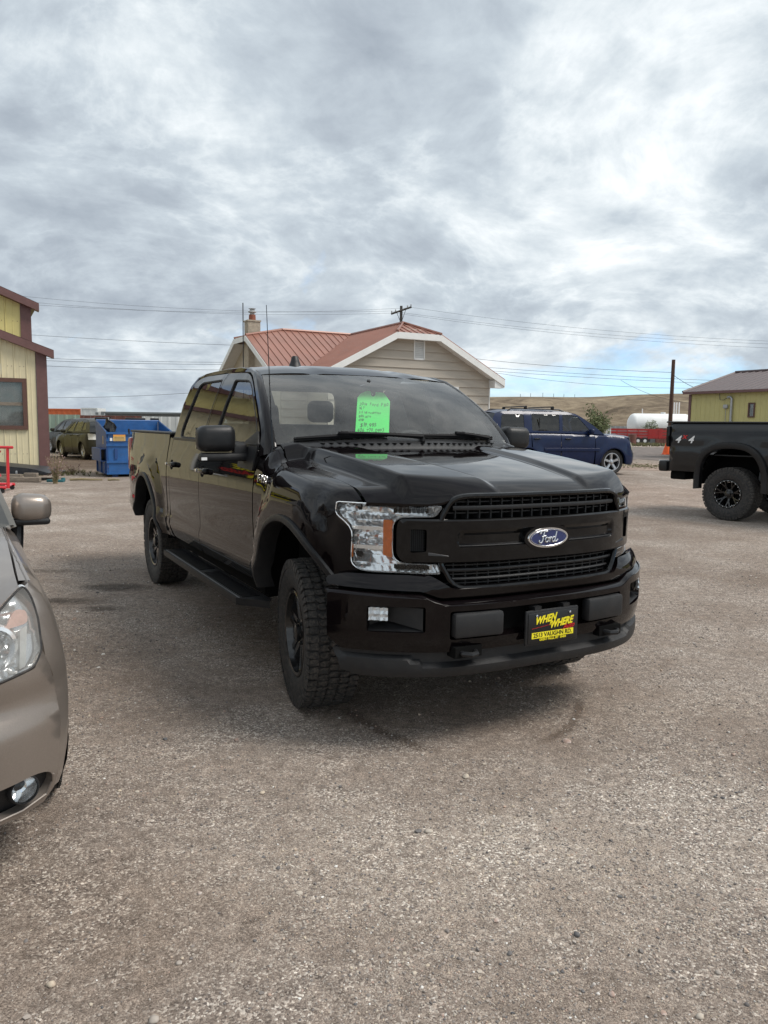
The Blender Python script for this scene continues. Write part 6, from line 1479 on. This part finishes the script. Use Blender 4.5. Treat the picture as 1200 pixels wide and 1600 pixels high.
# ------------------------------------------------------------------ tan crossover, front left corner of the picture
def tan_car():
    a = .50; mt = 'taupe_metallic'
    dxf = interp([(.22, -.06), (.30, -.03), (.38, 0), (.55, .005), (.575, -.004), (.615, -.030), (.655, -.034), (.70, -.018), (.74, -.022), (.85, -.06), (1.0, -.15), (1.1, -.25)])
    prof = interp([(.20, .80), (.30, .865), (.45, .895), (.62, .905), (.75, .893), (.86, .868), (.95, .838), (1.03, .80), (1.10, .76)])
    topz = interp([(-3.6, 1.02), (-2.4, 1.02), (-1.2, 1.04), (-.55, 1.075), (-.2, 1.065), (.2, 1.035), (.45, 1.005), (.62, .985), (.9, .93)])
    S = dict(paint=mt, prof=prof, top=topz, low=.30, front=(.93, .42, 4.0), rear=(-3.58, .40, 4.0), wf=.765, wff=interp([(.30, .838), (.40, .860), (.55, .864), (.66, .852), (.735, .837), (.79, .817), (.90, .811), (1.0, .773), (1.1, .76)]), wr=.82, dxf=dxf, axles=(0, -2.64), wz=.34, ra=.40, R=.345, W=.225, rr=.22, track=.785, flare=.018, step=.06, curl=.03, crown=.05, cowl=-.5, hood=False, ffascia=False, splits=[-2.45, -1.6, -.62], panels=['quarter_panel', 'rear_door', 'front_door', 'fender'], bot_f=.42,
        wkw=dict(rim='alloy', style='five', ns=5, lip='alloy', n=46), steer=.02,
        gh=dict(yg=interp([(1.0, .83), (1.1, .80), (1.3, .73), (1.5, .66), (1.65, .55)]), pts=[(-.45, 1.07), (-.85, 1.27), (-1.25, 1.46), (-1.55, 1.56), (-2.2, 1.62), (-3.0, 1.60), (-3.35, 1.52), (-3.5, 1.3), (-3.58, 1.02)], wi=3, ri=6, rcr=.04, seats=(-1.4,), wins=[rnd([(-.92, 1.12), (-1.55, 1.11), (-1.55, 1.50), (-1.38, 1.47)], .04), rnd([(-1.66, 1.11), (-2.40, 1.11), (-2.36, 1.52), (-1.66, 1.52)], .04), rnd([(-2.52, 1.11), (-3.35, 1.13), (-3.2, 1.44), (-2.48, 1.52)], .04)], glass=['tinted_glass', 'dark_glass', 'dark_glass']))
    T, ys = vehicle('tan_crossover', 'tan metallic crossover cut off by the left edge, headlight and mirror showing', 'car', (-2.20, 2.752, 0), a-pi/2, S)
    X = lambda y, z: .93+dxf(z)-.42*min(abs(y), 1.1)**4
    F = lambda y, z: (X(y, z), y, z)
    # headlight outline (left lamp, y > 0); the right one mirrors it
    hl = [(.30, .735), (.55, .727), (.678, .733), (.785, .750), (.812, .795), (.806, .90), (.790, .965), (.768, 1.004), (.745, .992), (.700, .955), (.66, .918), (.55, .868), (.40, .832), (.30, .815)]
    fog = rnd([(.40, .385), (.665, .388), (.775, .394), (.822, .378), (.832, .343), (.806, .292), (.73, .274), (.60, .268), (.40, .268)], .03)
    neg = lambda p: [(-y, z) for y, z in reversed(p)]
    # bumper skin wraps to the fender line
    up = [(.812, .788), (.785, .744), (.678, .727), (.55, .721), (.30, .728), (.29, .56)]
    bl = [(.845, .42), (.838, .60), (.825, .70)]
    skin = [(-.72, .250), (.72, .250), (.80, .262), (.835, .30), (.858, .40), (.862, .55), (.850, .66), (.835, .735), (.815, .790)]+up[1:]+neg(up[1:])+[(-.815, .790), (-.835, .735), (-.850, .66), (-.862, .55), (-.858, .40), (-.835, .30), (-.80, .262)]
    sheet('front_bumper', skin, F, mt, T, .035, [fog, neg(fog)], .03, (1, 0, 0), smooth=50)
    sheet('grille', [(-.29, .57), (.29, .57), (.30, .81), (-.30, .81)], lambda y, z: (X(y, z)-.03, y, z), 'satin_black', T, .06, depth=.03, out=(1, 0, 0))
    for k in range(4): MB().tube([(X(y, .62+.05*k)-.02, y, .62+.05*k) for y in np.linspace(-.28, .28, 7)], .012, 6).build('grille_bar', 'chrome', T)
    sheet('hood', [(.30, .82), (-.30, .82)], lambda y, z: (0, y, z), mt, T) if False else None
    # hood follows the lamp edge
    ed = interp([(0, .846), (.30, .832), (.40, .840), (.55, .876), (.66, .925), (.70, .962), (.735, .993), (.752, 1.0)])
    rows = []
    for u in [0, .1, .2, .35, .5, .65, .78, .88, .94, .98, 1.0]:
        row = []
        for j in range(-14, 15):
            f = j/14; ye = .752; y = f*ye; zE = ed(abs(y)); xF = X(y, zE)-.012; x = -.5+(xF+.5)*u
            cr = .05*(1-f*f); zt = topz(min(x, .44))-.004+cr+.012*math.exp(-((abs(f)-.62)/.12)**2); q = max(0, (u-.55)/.45); row.append((x, y, zt+(zE-zt)*q**2.2))
        rows.append(row)
    rows.append([(x-.004, y, z-.014) for x, y, z in rows[-1]]); rows.append([(x-.05, y, z-.02) for x, y, z in rows[-1]])
    loft('hood', rows, mt, T, 60, (0, 0, 1))
    for s in (-1, 1):
        A_ = (lambda p: p) if s > 0 else neg
        # fender top strip beside the hood
        loft('fender_edge', [[(x, s*.756, topz(x)-.012), (x, s*.760, topz(x)-.003), (x, s*(ys(x, topz(x)-.004)+.002), topz(x)-.004)] for x in np.linspace(-.5, .50, 12)], mt, T, 60, (0, 0, 1))
        H = sheet('headlight', A_(rnd(hl, .02)), lambda y, z: (X(y, z)+.003, y, z), 'hazy_lens', T, .035, depth=0, out=(1, 0, 0), smooth=180)
        def refl(y, z):
            d = .035+.10*max(0, (z-.9))
            r = math.hypot((abs(y)-.655)/.085, (z-.825)/.062)
            if r < 1: d += .07*math.sqrt(1-r*r)+.004*sin(abs(y)*400)
            elif abs(y) > .73: d -= .010*(1 if z < .86 else 0)
            else: d += .008*sin(z*160)
            return (X(y, z)-d, y, z)
        sheet('reflector', A_(rnd(hl, .02)), refl, 'lamp_chrome', H, .0125, depth=0, out=(1, 0, 0), smooth=30)
        loop = resample(A_(rnd(hl, .02)), .03); loop.append(loop[0])
        loft('housing_edge', [[(X(y, z)+.002, y, z), (X(y, z)-.05, y*.995, z)] for y, z in loop], 'lamp_chrome', H, 30)
        MB().tube([(X(y, z)+.002, y, z) for y, z in loop[:-1]], .004, 6, True).build('lamp_seal', 'rubber', H)
        MB().lathe([(0, .088), (.022, .082), (.025, .070), (.0, .066)], 28, 'X').xf(Matrix.Translation((X(.655, .825)-.045, s*.655, .825)) @ Matrix.Rotation(s*.4, 4, 'Z')).build('lamp_bezel', 'lamp_chrome', H)
        MB().ball((X(.655, .825)-.075, s*.655, .825), .028, 12).build('bulb', 'chrome', H)
        sheet('turn_signal', A_(rnd([(.700, .880), (.775, .885), (.772, .925), (.735, .935)], .015)), lambda y, z: (X(y, z)-.022, y, z), M_SIG, H, .03, depth=.015, out=(1, 0, 0))
        bz = A_(rnd([(.738, .752), (.758, .758), (.770, .88), (.748, .872)], .005)); sheet('lamp_divider', bz, lambda y, z: (X(y, z)-.012, y, z), 'white_lens', H, .03, depth=.025, out=(1, 0, 0))
        # fog pocket
        sheet('fog_pocket', A_(fog), lambda y, z: (X(y, z)-.035-.03*max(0, (.80-abs(y))/.4), y, z), 'black_plastic', T, .04, depth=0, out=(1, 0, 0))
        lf = resample(A_(fog), .04); lf.append(lf[0]); loft('pocket_wall', [[(X(y, z)-.001, y, z), (X(y, z)-.06, y, z)] for y, z in lf], 'black_plastic', T, 40)
        MB().tube([(X(y, z)+.002, y, z) for y, z in A_([(.832, .36), (.828, .33), (.806, .290), (.73, .272), (.60, .266), (.40, .266)])], .0045, 6).build('pocket_trim', mt, T)
        xc = X(.735, .352)-.015; 
        FG = MB().lathe([(-.03, .052), (.008, .050), (.014, .046), (.014, .044), (-.03, .044)], 24, 'X').xf(Matrix.Translation((xc, s*.735, .352)) @ Matrix.Rotation(s*.35, 4, 'Z')).build('fog_lamp', 'black_plastic', T)
        MB().lathe([(-.03, .001), (-.022, .02), (-.004, .036), (.004, .043)], 24, 'X').xf(Matrix.Translation((xc, s*.735, .352)) @ Matrix.Rotation(s*.35, 4, 'Z')).build('reflector', 'lamp_chrome', FG, 20)
        MB().lathe([(.020, .001), (.017, .025), (.010, .043)], 24, 'X').xf(Matrix.Translation((xc, s*.735, .352)) @ Matrix.Rotation(s*.35, 4, 'Z')).build('lens', GLC, FG)
        # bumper lower corner guard and side skirt
        loft('corner_guard', [[(x, s*(ys(x, .44)+.004), .44), (x, s*(ys(x, .36)+.008), .36), (x, s*(ys(x, .36)-.03), .25)] for x in np.linspace(.36, .62, 6)], 'black_plastic', T, 50)
        # mirror on a black stalk
        mm = MB().rbox((0, 0, 0), (.14, .185, .150), .055, None, 4)
        mm.V = [(v[0]*(1-.3*(v[1]*s/.1 > .0)*abs(v[1]/.1)**2*(v[0] > 0)), v[1], v[2]*(1-.22*max(0, v[1]*s/.095)) if v[2] > 0 else v[2]) for v in mm.V]
        MM = mm.xf(Matrix.Translation((-.78, s*.897, 1.122))).build('side_mirror', mt, T, 60)
        MB().rbox((-.785, s*.895, 1.056), (.125, .170, .036), .016).build('lower_shell', 'satin_black', MM)
        MB().tube([(-.80, s*.832, 1.05), (-.785, s*.826, .98), (-.76, s*.815, .88)], [.030, .032, .034], 10, flat=1.).build('stalk', 'satin_black', MM)
        MB().span((-.853, s*.82, 1.07), (-.849, s*.97, 1.18)).build('mirror_glass', 'chrome', MM)
    return T
M_SIG = M('pale_signal', (.78, .50, .42), .3, 0, .5, .12, 40)
tan_car()
# ------------------------------------------------------------------ dumpster
def dumpster():
    a = rad(30); B = empty('dumpster', (-7.76, 21.5, 0), a, None, 'blue open topped steel dumpster with slanted sides and warning sticker', 'dumpster')
    w, d, zf, zb = 1.83, 1.62, 1.26, 1.58; m = 'bin_blue'; t = .03
    S_ = [(0, .08), (0, zf), (d, zb), (d, .08)]
    for x in (0, w):
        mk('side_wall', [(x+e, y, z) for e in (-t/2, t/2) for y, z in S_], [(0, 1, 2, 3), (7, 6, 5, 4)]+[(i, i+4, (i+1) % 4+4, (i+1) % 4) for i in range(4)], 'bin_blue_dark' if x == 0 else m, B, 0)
    MB().span((t, -.0, .08), (w-t, .03, zf-.06)).build('front_wall', m, B); MB().span((t, d-.03, .08), (w-t, d, zb)).build('back_wall', m, B); MB().span((0.02, .02, .08), (w-.02, d-.02, .12)).build('floor', m, B)
    for z, h_, p in ((zf-.055, .06, .045), (zf-.25, .035, .02), (.87, .05, .03), (.40, .05, .03), (.08, .05, .02)): MB().span((-.02, -p, z), (w+.02, -.002, z+h_)).build('front_rib', m, B)
    MB().tube([(0, 0, zf+.01), (0, d, zb+.01), (w, d, zb+.01), (w, 0, zf+.01)], .025, 4).build('top_rim', m, B)
    # fork pocket on the left side, recessed lower corner
    for x in (-.16, w+.02):
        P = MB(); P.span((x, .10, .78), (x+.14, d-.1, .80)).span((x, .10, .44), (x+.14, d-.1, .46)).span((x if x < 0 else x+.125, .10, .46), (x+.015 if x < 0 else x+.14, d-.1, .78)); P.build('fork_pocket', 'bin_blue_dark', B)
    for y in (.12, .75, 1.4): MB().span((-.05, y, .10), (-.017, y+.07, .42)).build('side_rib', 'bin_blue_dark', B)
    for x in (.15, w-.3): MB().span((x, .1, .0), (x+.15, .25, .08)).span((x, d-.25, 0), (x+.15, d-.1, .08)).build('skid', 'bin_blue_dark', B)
    st = MB().span((.17, -.034, zf-.245-.0), (.50, -.022, zf-.065)).build('warning_sticker', 'sticker_tan', B); MB().span((.17, -.037, zf-.115), (.50, -.0345, zf-.068)).build('orange_band', 'sticker_orange', st)
    for k in range(3): MB().span((.20, -.037, zf-.15-.035*k), (.47, -.0345, zf-.142-.035*k)).build('print_line', 'plate_black', st)
    MB().span((.08, -.034, zf-.24), (.145, -.022, zf-.16)).build('label', 'white_print', B)
    MB().span((-.02, .42, .92), (-.0175, .50, 1.15)).build('side_sticker', 'sticker_tan', B)
    MB().span((.20, -.034, .52), (.28, -.003, .80)).build('bracket', 'bin_blue_dark', B)
    for x0, x1 in ((-.02, .38), (.85, 1.45), (1.60, 1.86)): MB().rbox(((x0+x1)/2, d+.06, zb+.055), (x1-x0, .07, .085), .02).build('lid_hinge', 'satin_black', B)
    for x0 in (.02, .93): MB().span((x0, d+.08, .6), (x0+.88, d+.11, zb)).build('lid', 'satin_black', B)
    MB().span((.58, -.05, zf-.04), (.62, .01, zf+.10)).build('latch', 'satin_black', B)
    g = tag(MB().build('_', None) if False else None, '') if False else None
    rg = random.Random(4); V = []; F = []
    b = MB().ball((0, 0, 0), .2, 16, (1, .7, 1.6)); V = [(x*(1+.3*sin(9*z+5*x)*.4)+rg.uniform(-.02, .02), y+rg.uniform(-.02, .02), z*(1 if z < 0 else .9)+rg.uniform(-.03, .03)) for x, y, z in b.V]
    b.V = [(x*(.35+.9*max(0, min(1, (.25-z)/.5)))+.05*sin(z*22+y*9), y*(.5+.8*max(0, min(1, (.25-z)/.5)))+.04*sin(z*17+x*13), z) for x, y, z in V]; o = b.build('trash_bag', 'bag_black', None, 60); o.location = B.matrix_basis @ Vector((.24, d-.75, 1.40)); tag(o, 'black plastic rubbish bag slumped over the left rim of the blue dumpster', 'bag')
dumpster()

# ------------------------------------------------------------------ hoist, ramp, timbers, scraps by the cream building
def hoist():
    H = empty('engine_hoist', (-8.19, 16.4, 0), 0, None, 'bright red steel hoist frame on black casters at the left edge', 'hoist')
    tb = lambda n, a, b, w=.06: MB().tube([a, b], w*.6, 4).build(n, 'hoist_red', H)
    z = .10
    tb('base_rail', (-1.2, 0, z+.02), (.08, 0, z+.02)); tb('base_rail', (-1.2, .9, z+.02), (-.16, .9, z+.02)); tb('cross_rail', (.03, 0, z+.02), (-.22, .9, z+.02)); tb('cross_rail', (-1.0, 0, z+.02), (-1.0, .9, z+.02))
    tb('upright', (.08, .1, z), (.10, .1, .97)); tb('top_bar', (-1.1, .1, .98), (.22, .1, .98), .05); tb('upright', (-1.0, .1, z), (-1.0, .1, .97)); tb('brace', (-.42, .12, .90), (-.08, .12, .35), .045); tb('top_bar', (-.8, .1, .89), (-.05, .1, .89), .04)
    for x, y in ((.0, 0), (-.22, .9), (-1.1, 0), (-1.1, .9)):
        C_ = MB().lathe([(-.018, .001), (-.018, .05), (.018, .05), (.018, .001)], 14, 'Y', (x, y, .05)).build('caster', 'rubber', H); MB().span((x-.03, y-.025, .05), (x+.03, y+.025, .115)).build('fork', 'satin_black', C_)
hoist()
def ramp_():
    D = 20.0; R_ = empty('steel_ramp', (-10.2, D, .13), 0, None, 'long black steel deck lying against the cream building wall', 'ramp')
    pr = [(-2.2, .02), (1.38, .0), (1.44, .05), (1.10, .14), (.85, .175), (-.4, .27), (-2.2, .33)]
    MB().prism(pr, 0, 1.1, lambda u, v, w_: (u, w_, v+.02)).build('deck', 'black_steel', R_, 20)
    MB().rbox((.62, -.03, .07), (.05, .05, .11), .015).build('hook', 'galvanised', R_); MB().rbox((-.30, -.04, .10), (.04, .06, .12), .015).build('hook', 'weathered_wood', R_)
    for x0, x1, y, h_, lb in ((-11.6, -8.72, 19.42, .13, 'long grey weathered timber on the gravel in front of the black deck'), (-9.25, -8.92, 19.72, .22, 'short weathered timber block tucked under the black deck'), (-10.4, -9.35, 19.75, .18, 'dark old timber under the left of the black deck')):
        o = MB().rbox((0, 0, h_/2), (x1-x0, .14, h_), .012).build('timber', 'weathered_wood'); o.location = ((x0+x1)/2, y, .0); tag(o, lb, 'timber')
    o = MB().rbox((0, 0, .03), (.42, .12, .06), .01).build('scrap_strip', 'teal_scrap'); o.location = (-8.42, 19.62, 0); tag(o, 'teal plastic strip lying beside the end of the grey timber', 'scrap')
    o = MB().rbox((0, 0, .05), (.09, .09, .1), .02).build('scrap_block', 'teal_scrap'); o.location = (-8.30, D-.2, 0); tag(o, 'small dark teal block beside the dry weed', 'scrap')
    q = MB().tube([(0, 0, .03), (.3, .02, .045), (.55, -.02, .04), (.85, .03, .035)], [.03, .035, .03, .02], 6); o = q.build('stick', 'stem_dry'); o.location = (-8.25, D+.1, 0); tag(o, 'pale stick lying on the gravel right of the weed', 'stick')
    q = MB().tube([(0, 0, .03), (.16, .0, .04), (.30, .03, .03)], [.035, .03, .02], 6); o = q.build('stick', 'stem_dry'); o.location = (-7.30, D+.25, 0); tag(o, 'short pale stick end by the blue dumpster', 'stick')
ramp_()
def weed(loc, h, n, label, seed, spread=.3):
    rg = random.Random(seed); W = empty('dry_weed', loc, 0, None, label, 'weed'); s = MB(); f = MB(); l = MB()
    for i in range(n):
        a = rg.uniform(0, 6.28); r = rg.uniform(.05, spread); hh = h*rg.uniform(.45, 1); p0 = Vector((rg.uniform(-.05, .05), rg.uniform(-.05, .05), 0)); p1 = Vector((r*.4*cos(a), r*.4*sin(a), hh*.5)); p2 = Vector((r*cos(a), r*sin(a), hh))
        s.tube([p0, p1, p2], [.007, .005, .003], 4)
        for k in range(6):
            t = rg.uniform(.4, 1); q = p1.lerp(p2, (t-.4)/.6)+Vector((rg.gauss(0, .03), rg.gauss(0, .03), rg.gauss(0, .02))); f.add([q+Vector((rg.gauss(0, .014), rg.gauss(0, .014), rg.gauss(0, .014))) for _ in range(4)], [(0, 1, 2), (0, 2, 3), (1, 2, 3)])
        for k in range(4):
            q = p0.lerp(p1, rg.random()); d = Vector((rg.gauss(0, .05), rg.gauss(0, .05), rg.uniform(.02, .1))); l.add([q, q+d*.5+Vector((.012, 0, 0)), q+d, q+d*.5-Vector((.012, 0, 0))], [(0, 1, 2, 3)])
    s.build('stems', 'stem_dry', W, 0); f.build('seed_heads', 'dry_flower', W, 0, fix=False); l.build('leaves', 'weed_green', W, 0, fix=False)
weed((-8.2, 19.1, 0), .80, 40, 'tall dry weed with faded flower heads at the end of the black deck', 2)
weed((-9.1, 22.4, 0), .35, 14, 'low dry weed at the brown corner of the cream building', 5)
weed((-8.3, 23.0, 0), .30, 12, 'small dry weed on dark dirt between building and dumpster', 9)

# ------------------------------------------------------------------ cone, shrub, tufts
def cone():
    p = at(1042, 707.5, 46); C_ = empty('traffic_cone', (p.x, 46, 0), 0, None, 'bright orange traffic cone just left of the lifted pickup tail', 'cone')
    MB().lathe([(.05, .30), (.06, .27), (.86, .05), (.90, .045), (.90, .001)], 20, 'Z').build('cone', 'cone_orange', C_); MB().rbox((0, 0, .025), (.52, .52, .05), .02).build('base', 'cone_orange', C_)
cone()
def leafy(name, loc, rx, rz_, zc, n, label, cat, seed, leaf=.07, mat='shrub_leaf', clumps=26):
    rg = np.random.default_rng(seed); T = empty(name, loc, 0, None, label, cat); tr = MB()
    cl = []
    for i in range(clumps):
        a = rg.uniform(0, 6.28); u = rg.uniform(-.9, 1); r = rg.uniform(.35, 1)**.6; c_ = Vector((rx*r*math.sqrt(max(0, 1-u*u*.8))*cos(a), rx*.8*r*math.sqrt(max(0, 1-u*u*.8))*sin(a), zc+rz_*u*r)); cl.append(c_)
        if i < 14: tr.tube([(0.05*cos(a), .05*sin(a), 0), (c_.x*.4, c_.y*.4, c_.z*.55), c_], [.045, .03, .012], 5)
    tr.build('trunk', 'bark', T, 60); V = []; F = []
    for i in range(n):
        c_ = cl[rg.integers(len(cl))]; p = Vector(c_)+Vector(rg.normal(0, 1, 3)*np.array([rx, rx, rz_])*.17); u = Vector(rg.normal(0, 1, 3)).normalized(); v = u.orthogonal().normalized(); s = leaf*rg.uniform(.6, 1.3); k = len(V)
        V += [p-u*s, p+v*s*.45, p+u*s, p-v*s*.45]; F.append((k, k+1, k+2, k+3))
    mk('crown', V, F, mat, T, 0); return T
p = at(921, 668, 36.5); leafy('shrub', (p.x, 36.5, 0), .95, 1.0, 1.45, 2600, 'green leafy bush behind the blue SUV hood', 'shrub', 11, .085)
p = at(1013, 662, 82); leafy('shrub', (p.x, 81.2, 0), .75, .55, 1.75, 420, 'small pale sage bush in front of the white tank', 'shrub', 13, .10, 'sage_leaf')
def tufts():
    rg = np.random.default_rng(5); V = []; F = []
    def tuft(x, y, h, n=7, w=.012):
        for _ in range(n):
            a = rg.uniform(0, 6.28); d = rg.uniform(.02, .12); k = len(V); c, s = cos(a)*w, sin(a)*w; z = gz(x, y)
            V.extend([(x-c, y-s, z), (x+c, y+s, z), (x+cos(a+1)*d, y+sin(a+1)*d, z+h*rg.uniform(.5, 1))]); F.append((k, k+1, k+2))
    for _ in range(420):
        x = rg.normal(10.9, 1.5); y = rg.normal(31.5, 1.1); tuft(x, y, .06, 5, .014)
    for _ in range(700): tuft(rg.uniform(-20.5, -6), 45.5+rg.normal(0, .4), .25, 6, .03)
    for _ in range(900): tuft(rg.uniform(17, 32), rg.uniform(66, 74), .30, 6, .04)
    for _ in range(120): tuft(-9.7+rg.normal(0, .5), 22.6+rg.normal(0, .5), .14, 6, .015)
    mk('grass_tufts', V, F, 'grass_blade', None, 0, 'stuff')
tufts()

# ------------------------------------------------------------------ loose gravel and single stones
def ico():
    t = (1+5**.5)/2; V = [(-1, t, 0), (1, t, 0), (-1, -t, 0), (1, -t, 0), (0, -1, t), (0, 1, t), (0, -1, -t), (0, 1, -t), (t, 0, -1), (t, 0, 1), (-t, 0, -1), (-t, 0, 1)]
    F = [(0, 11, 5), (0, 5, 1), (0, 1, 7), (0, 7, 10), (0, 10, 11), (1, 5, 9), (5, 11, 4), (11, 10, 2), (10, 7, 6), (7, 1, 8), (3, 9, 4), (3, 4, 2), (3, 2, 6), (3, 6, 8), (3, 8, 9), (4, 9, 5), (2, 4, 11), (6, 2, 10), (8, 6, 7), (9, 8, 1)]
    return np.array(V)/np.linalg.norm(V[0]), np.array(F)
def loose_gravel(n=62000):
    rg = np.random.default_rng(21); V0, F0 = ico()
    y = 1.55+8.5*rg.random(n*3)**1.75; x = (rg.random(n*3)*2-1)*(.56*y+.25)
    # clustered: loose stones collect in patches
    f = np.sin(x*1.7+1.3*np.sin(y*1.1))+np.sin(y*2.3+.8*np.sin(x*2.1)+1.)+.6*np.sin(x*5.1+y*3.7); keep = rg.random(n*3) < np.clip(.36+.26*f, .06, 1); x, y = x[keep][:n], y[keep][:n]; n = len(x)
    s = .0017*np.exp(rg.normal(0, .40, n))*(1+.16*np.minimum(y, 6)); big = rg.random(n) < .012; s[big] *= rg.uniform(1.5, 2.4, big.sum())
    sc = np.stack([s*rg.uniform(.8, 1.4, n), s*rg.uniform(.7, 1.2, n), s*rg.uniform(.45, .85, n)], 1); a = rg.uniform(0, 6.28, n)
    jit = 1+rg.normal(0, .16, (n, 12, 1)); P = V0[None]*jit*sc[:, None, :]; ca, sa = np.cos(a)[:, None], np.sin(a)[:, None]
    X = P[:, :, 0]*ca-P[:, :, 1]*sa+x[:, None]; Y = P[:, :, 0]*sa+P[:, :, 1]*ca+y[:, None]; Z = P[:, :, 2]+(sc[:, 2]*.45)[:, None]
    V = np.stack([X, Y, Z], 2).reshape(-1, 3).astype(np.float32); F = (F0[None]+12*np.arange(n)[:, None, None]).reshape(-1, 3).astype(np.int32)
    me = bpy.data.meshes.new('loose_gravel'); me.vertices.add(len(V)); me.vertices.foreach_set('co', V.ravel()); me.loops.add(F.size); me.loops.foreach_set('vertex_index', F.ravel()); me.polygons.add(len(F)); me.polygons.foreach_set('loop_start', np.arange(0, F.size, 3, dtype=np.int32)); me.polygons.foreach_set('loop_total', np.full(len(F), 3, np.int32))
    me.update(calc_edges=True); me.validate(); at_ = me.attributes.new('tone', 'FLOAT', 'POINT'); at_.data.foreach_set('value', np.repeat(rg.beta(1.6, 1.9, n), 12).astype(np.float32))
    me.materials.append(MATS['pebble']); me.shade_smooth(); me.set_sharp_from_angle(angle=rad(50)); o = bpy.data.objects.new('loose_gravel', me); COL.objects.link(o); tag(o, kind='stuff')
loose_gravel()
def stones():
    rg = np.random.default_rng(8); V0, F0 = ico()
    import bmesh
    L_ = [(670, 1300, .018, 'largest pale stone lying alone in the middle of the gravel'), (1146, 1180, .016, 'pale stone near the right edge, level with the tyre arcs'), (240, 1596, .022, 'big pale stone cut by the bottom edge, left of centre'), (312, 1397, .013, 'small stone on bare dirt, right of the tan car bumper'),
        (80, 1540, .017, 'pale stone in the bottom left corner of the gravel'), (1094, 1590, .016, 'dark stone at the bottom right corner'), (990, 1345, .013, 'round stone in the pale gravel patch on the right'), (1122, 1521, .012, 'white stone above the bottom right corner'), (805, 1350, .013, 'dark stone in the pale patch right of centre'),
        (540, 1252, .011, 'small stone left of and above the largest pale stone'), (280, 1506, .012, 'small grey stone at the lower left between dirt patches'), (956, 1554, .013, 'stone near the bottom edge, right of centre'), (660, 1180, .010, 'small stone beside the dark tyre arc below the bumper'), (410, 1240, .015, 'flat stone below and left of the front tyre'), (1052, 1402, .011, 'small bluish stone at the lower right')]
    for px, py, r, lb in L_:
        r *= .72
        u, v = px-600., py-800.; c, s = cos(ROLL), sin(ROLL); u, v = u*c+v*s, -u*s+v*c; c, s = cos(PITCH), sin(PITCH); fy, fz = c*FOC-s*v, -s*FOC-c*v; k = -CAM_H/fz
        bm = bmesh.new(); vs = [bm.verts.new(Vector(q)) for q in V0]; [bm.faces.new([vs[i] for i in f]) for f in F0]; bmesh.ops.subdivide_edges(bm, edges=bm.edges, cuts=1, use_grid_fill=True)
        sc = rg.uniform(.75, 1.3, 3)*np.array([1, 1, .62])*r; ph = rg.uniform(0, 6, 6)
        for q in bm.verts:
            n = q.co.normalized(); f = 1+.12*sin(3*n.x+ph[0])+.10*sin(4*n.y+ph[1])+.08*sin(5*n.z+ph[2]); q.co = Vector((n.x*sc[0], n.y*sc[1], n.z*sc[2]))*f
        me = bpy.data.meshes.new('stone'); bm.to_mesh(me); bm.free(); a_ = me.attributes.new('tone', 'FLOAT', 'POINT'); a_.data.foreach_set('value', [float(rg.uniform(.4, .85))]*len(me.vertices)); me.materials.append(MATS['pebble']); me.shade_smooth()
        o = bpy.data.objects.new('stone', me); COL.objects.link(o); o.location = (u*k, fy*k, r*.35); o.rotation_euler = (0, 0, rg.uniform(0, 6)); tag(o, lb, 'stone', 'larger stones on the gravel')
stones()
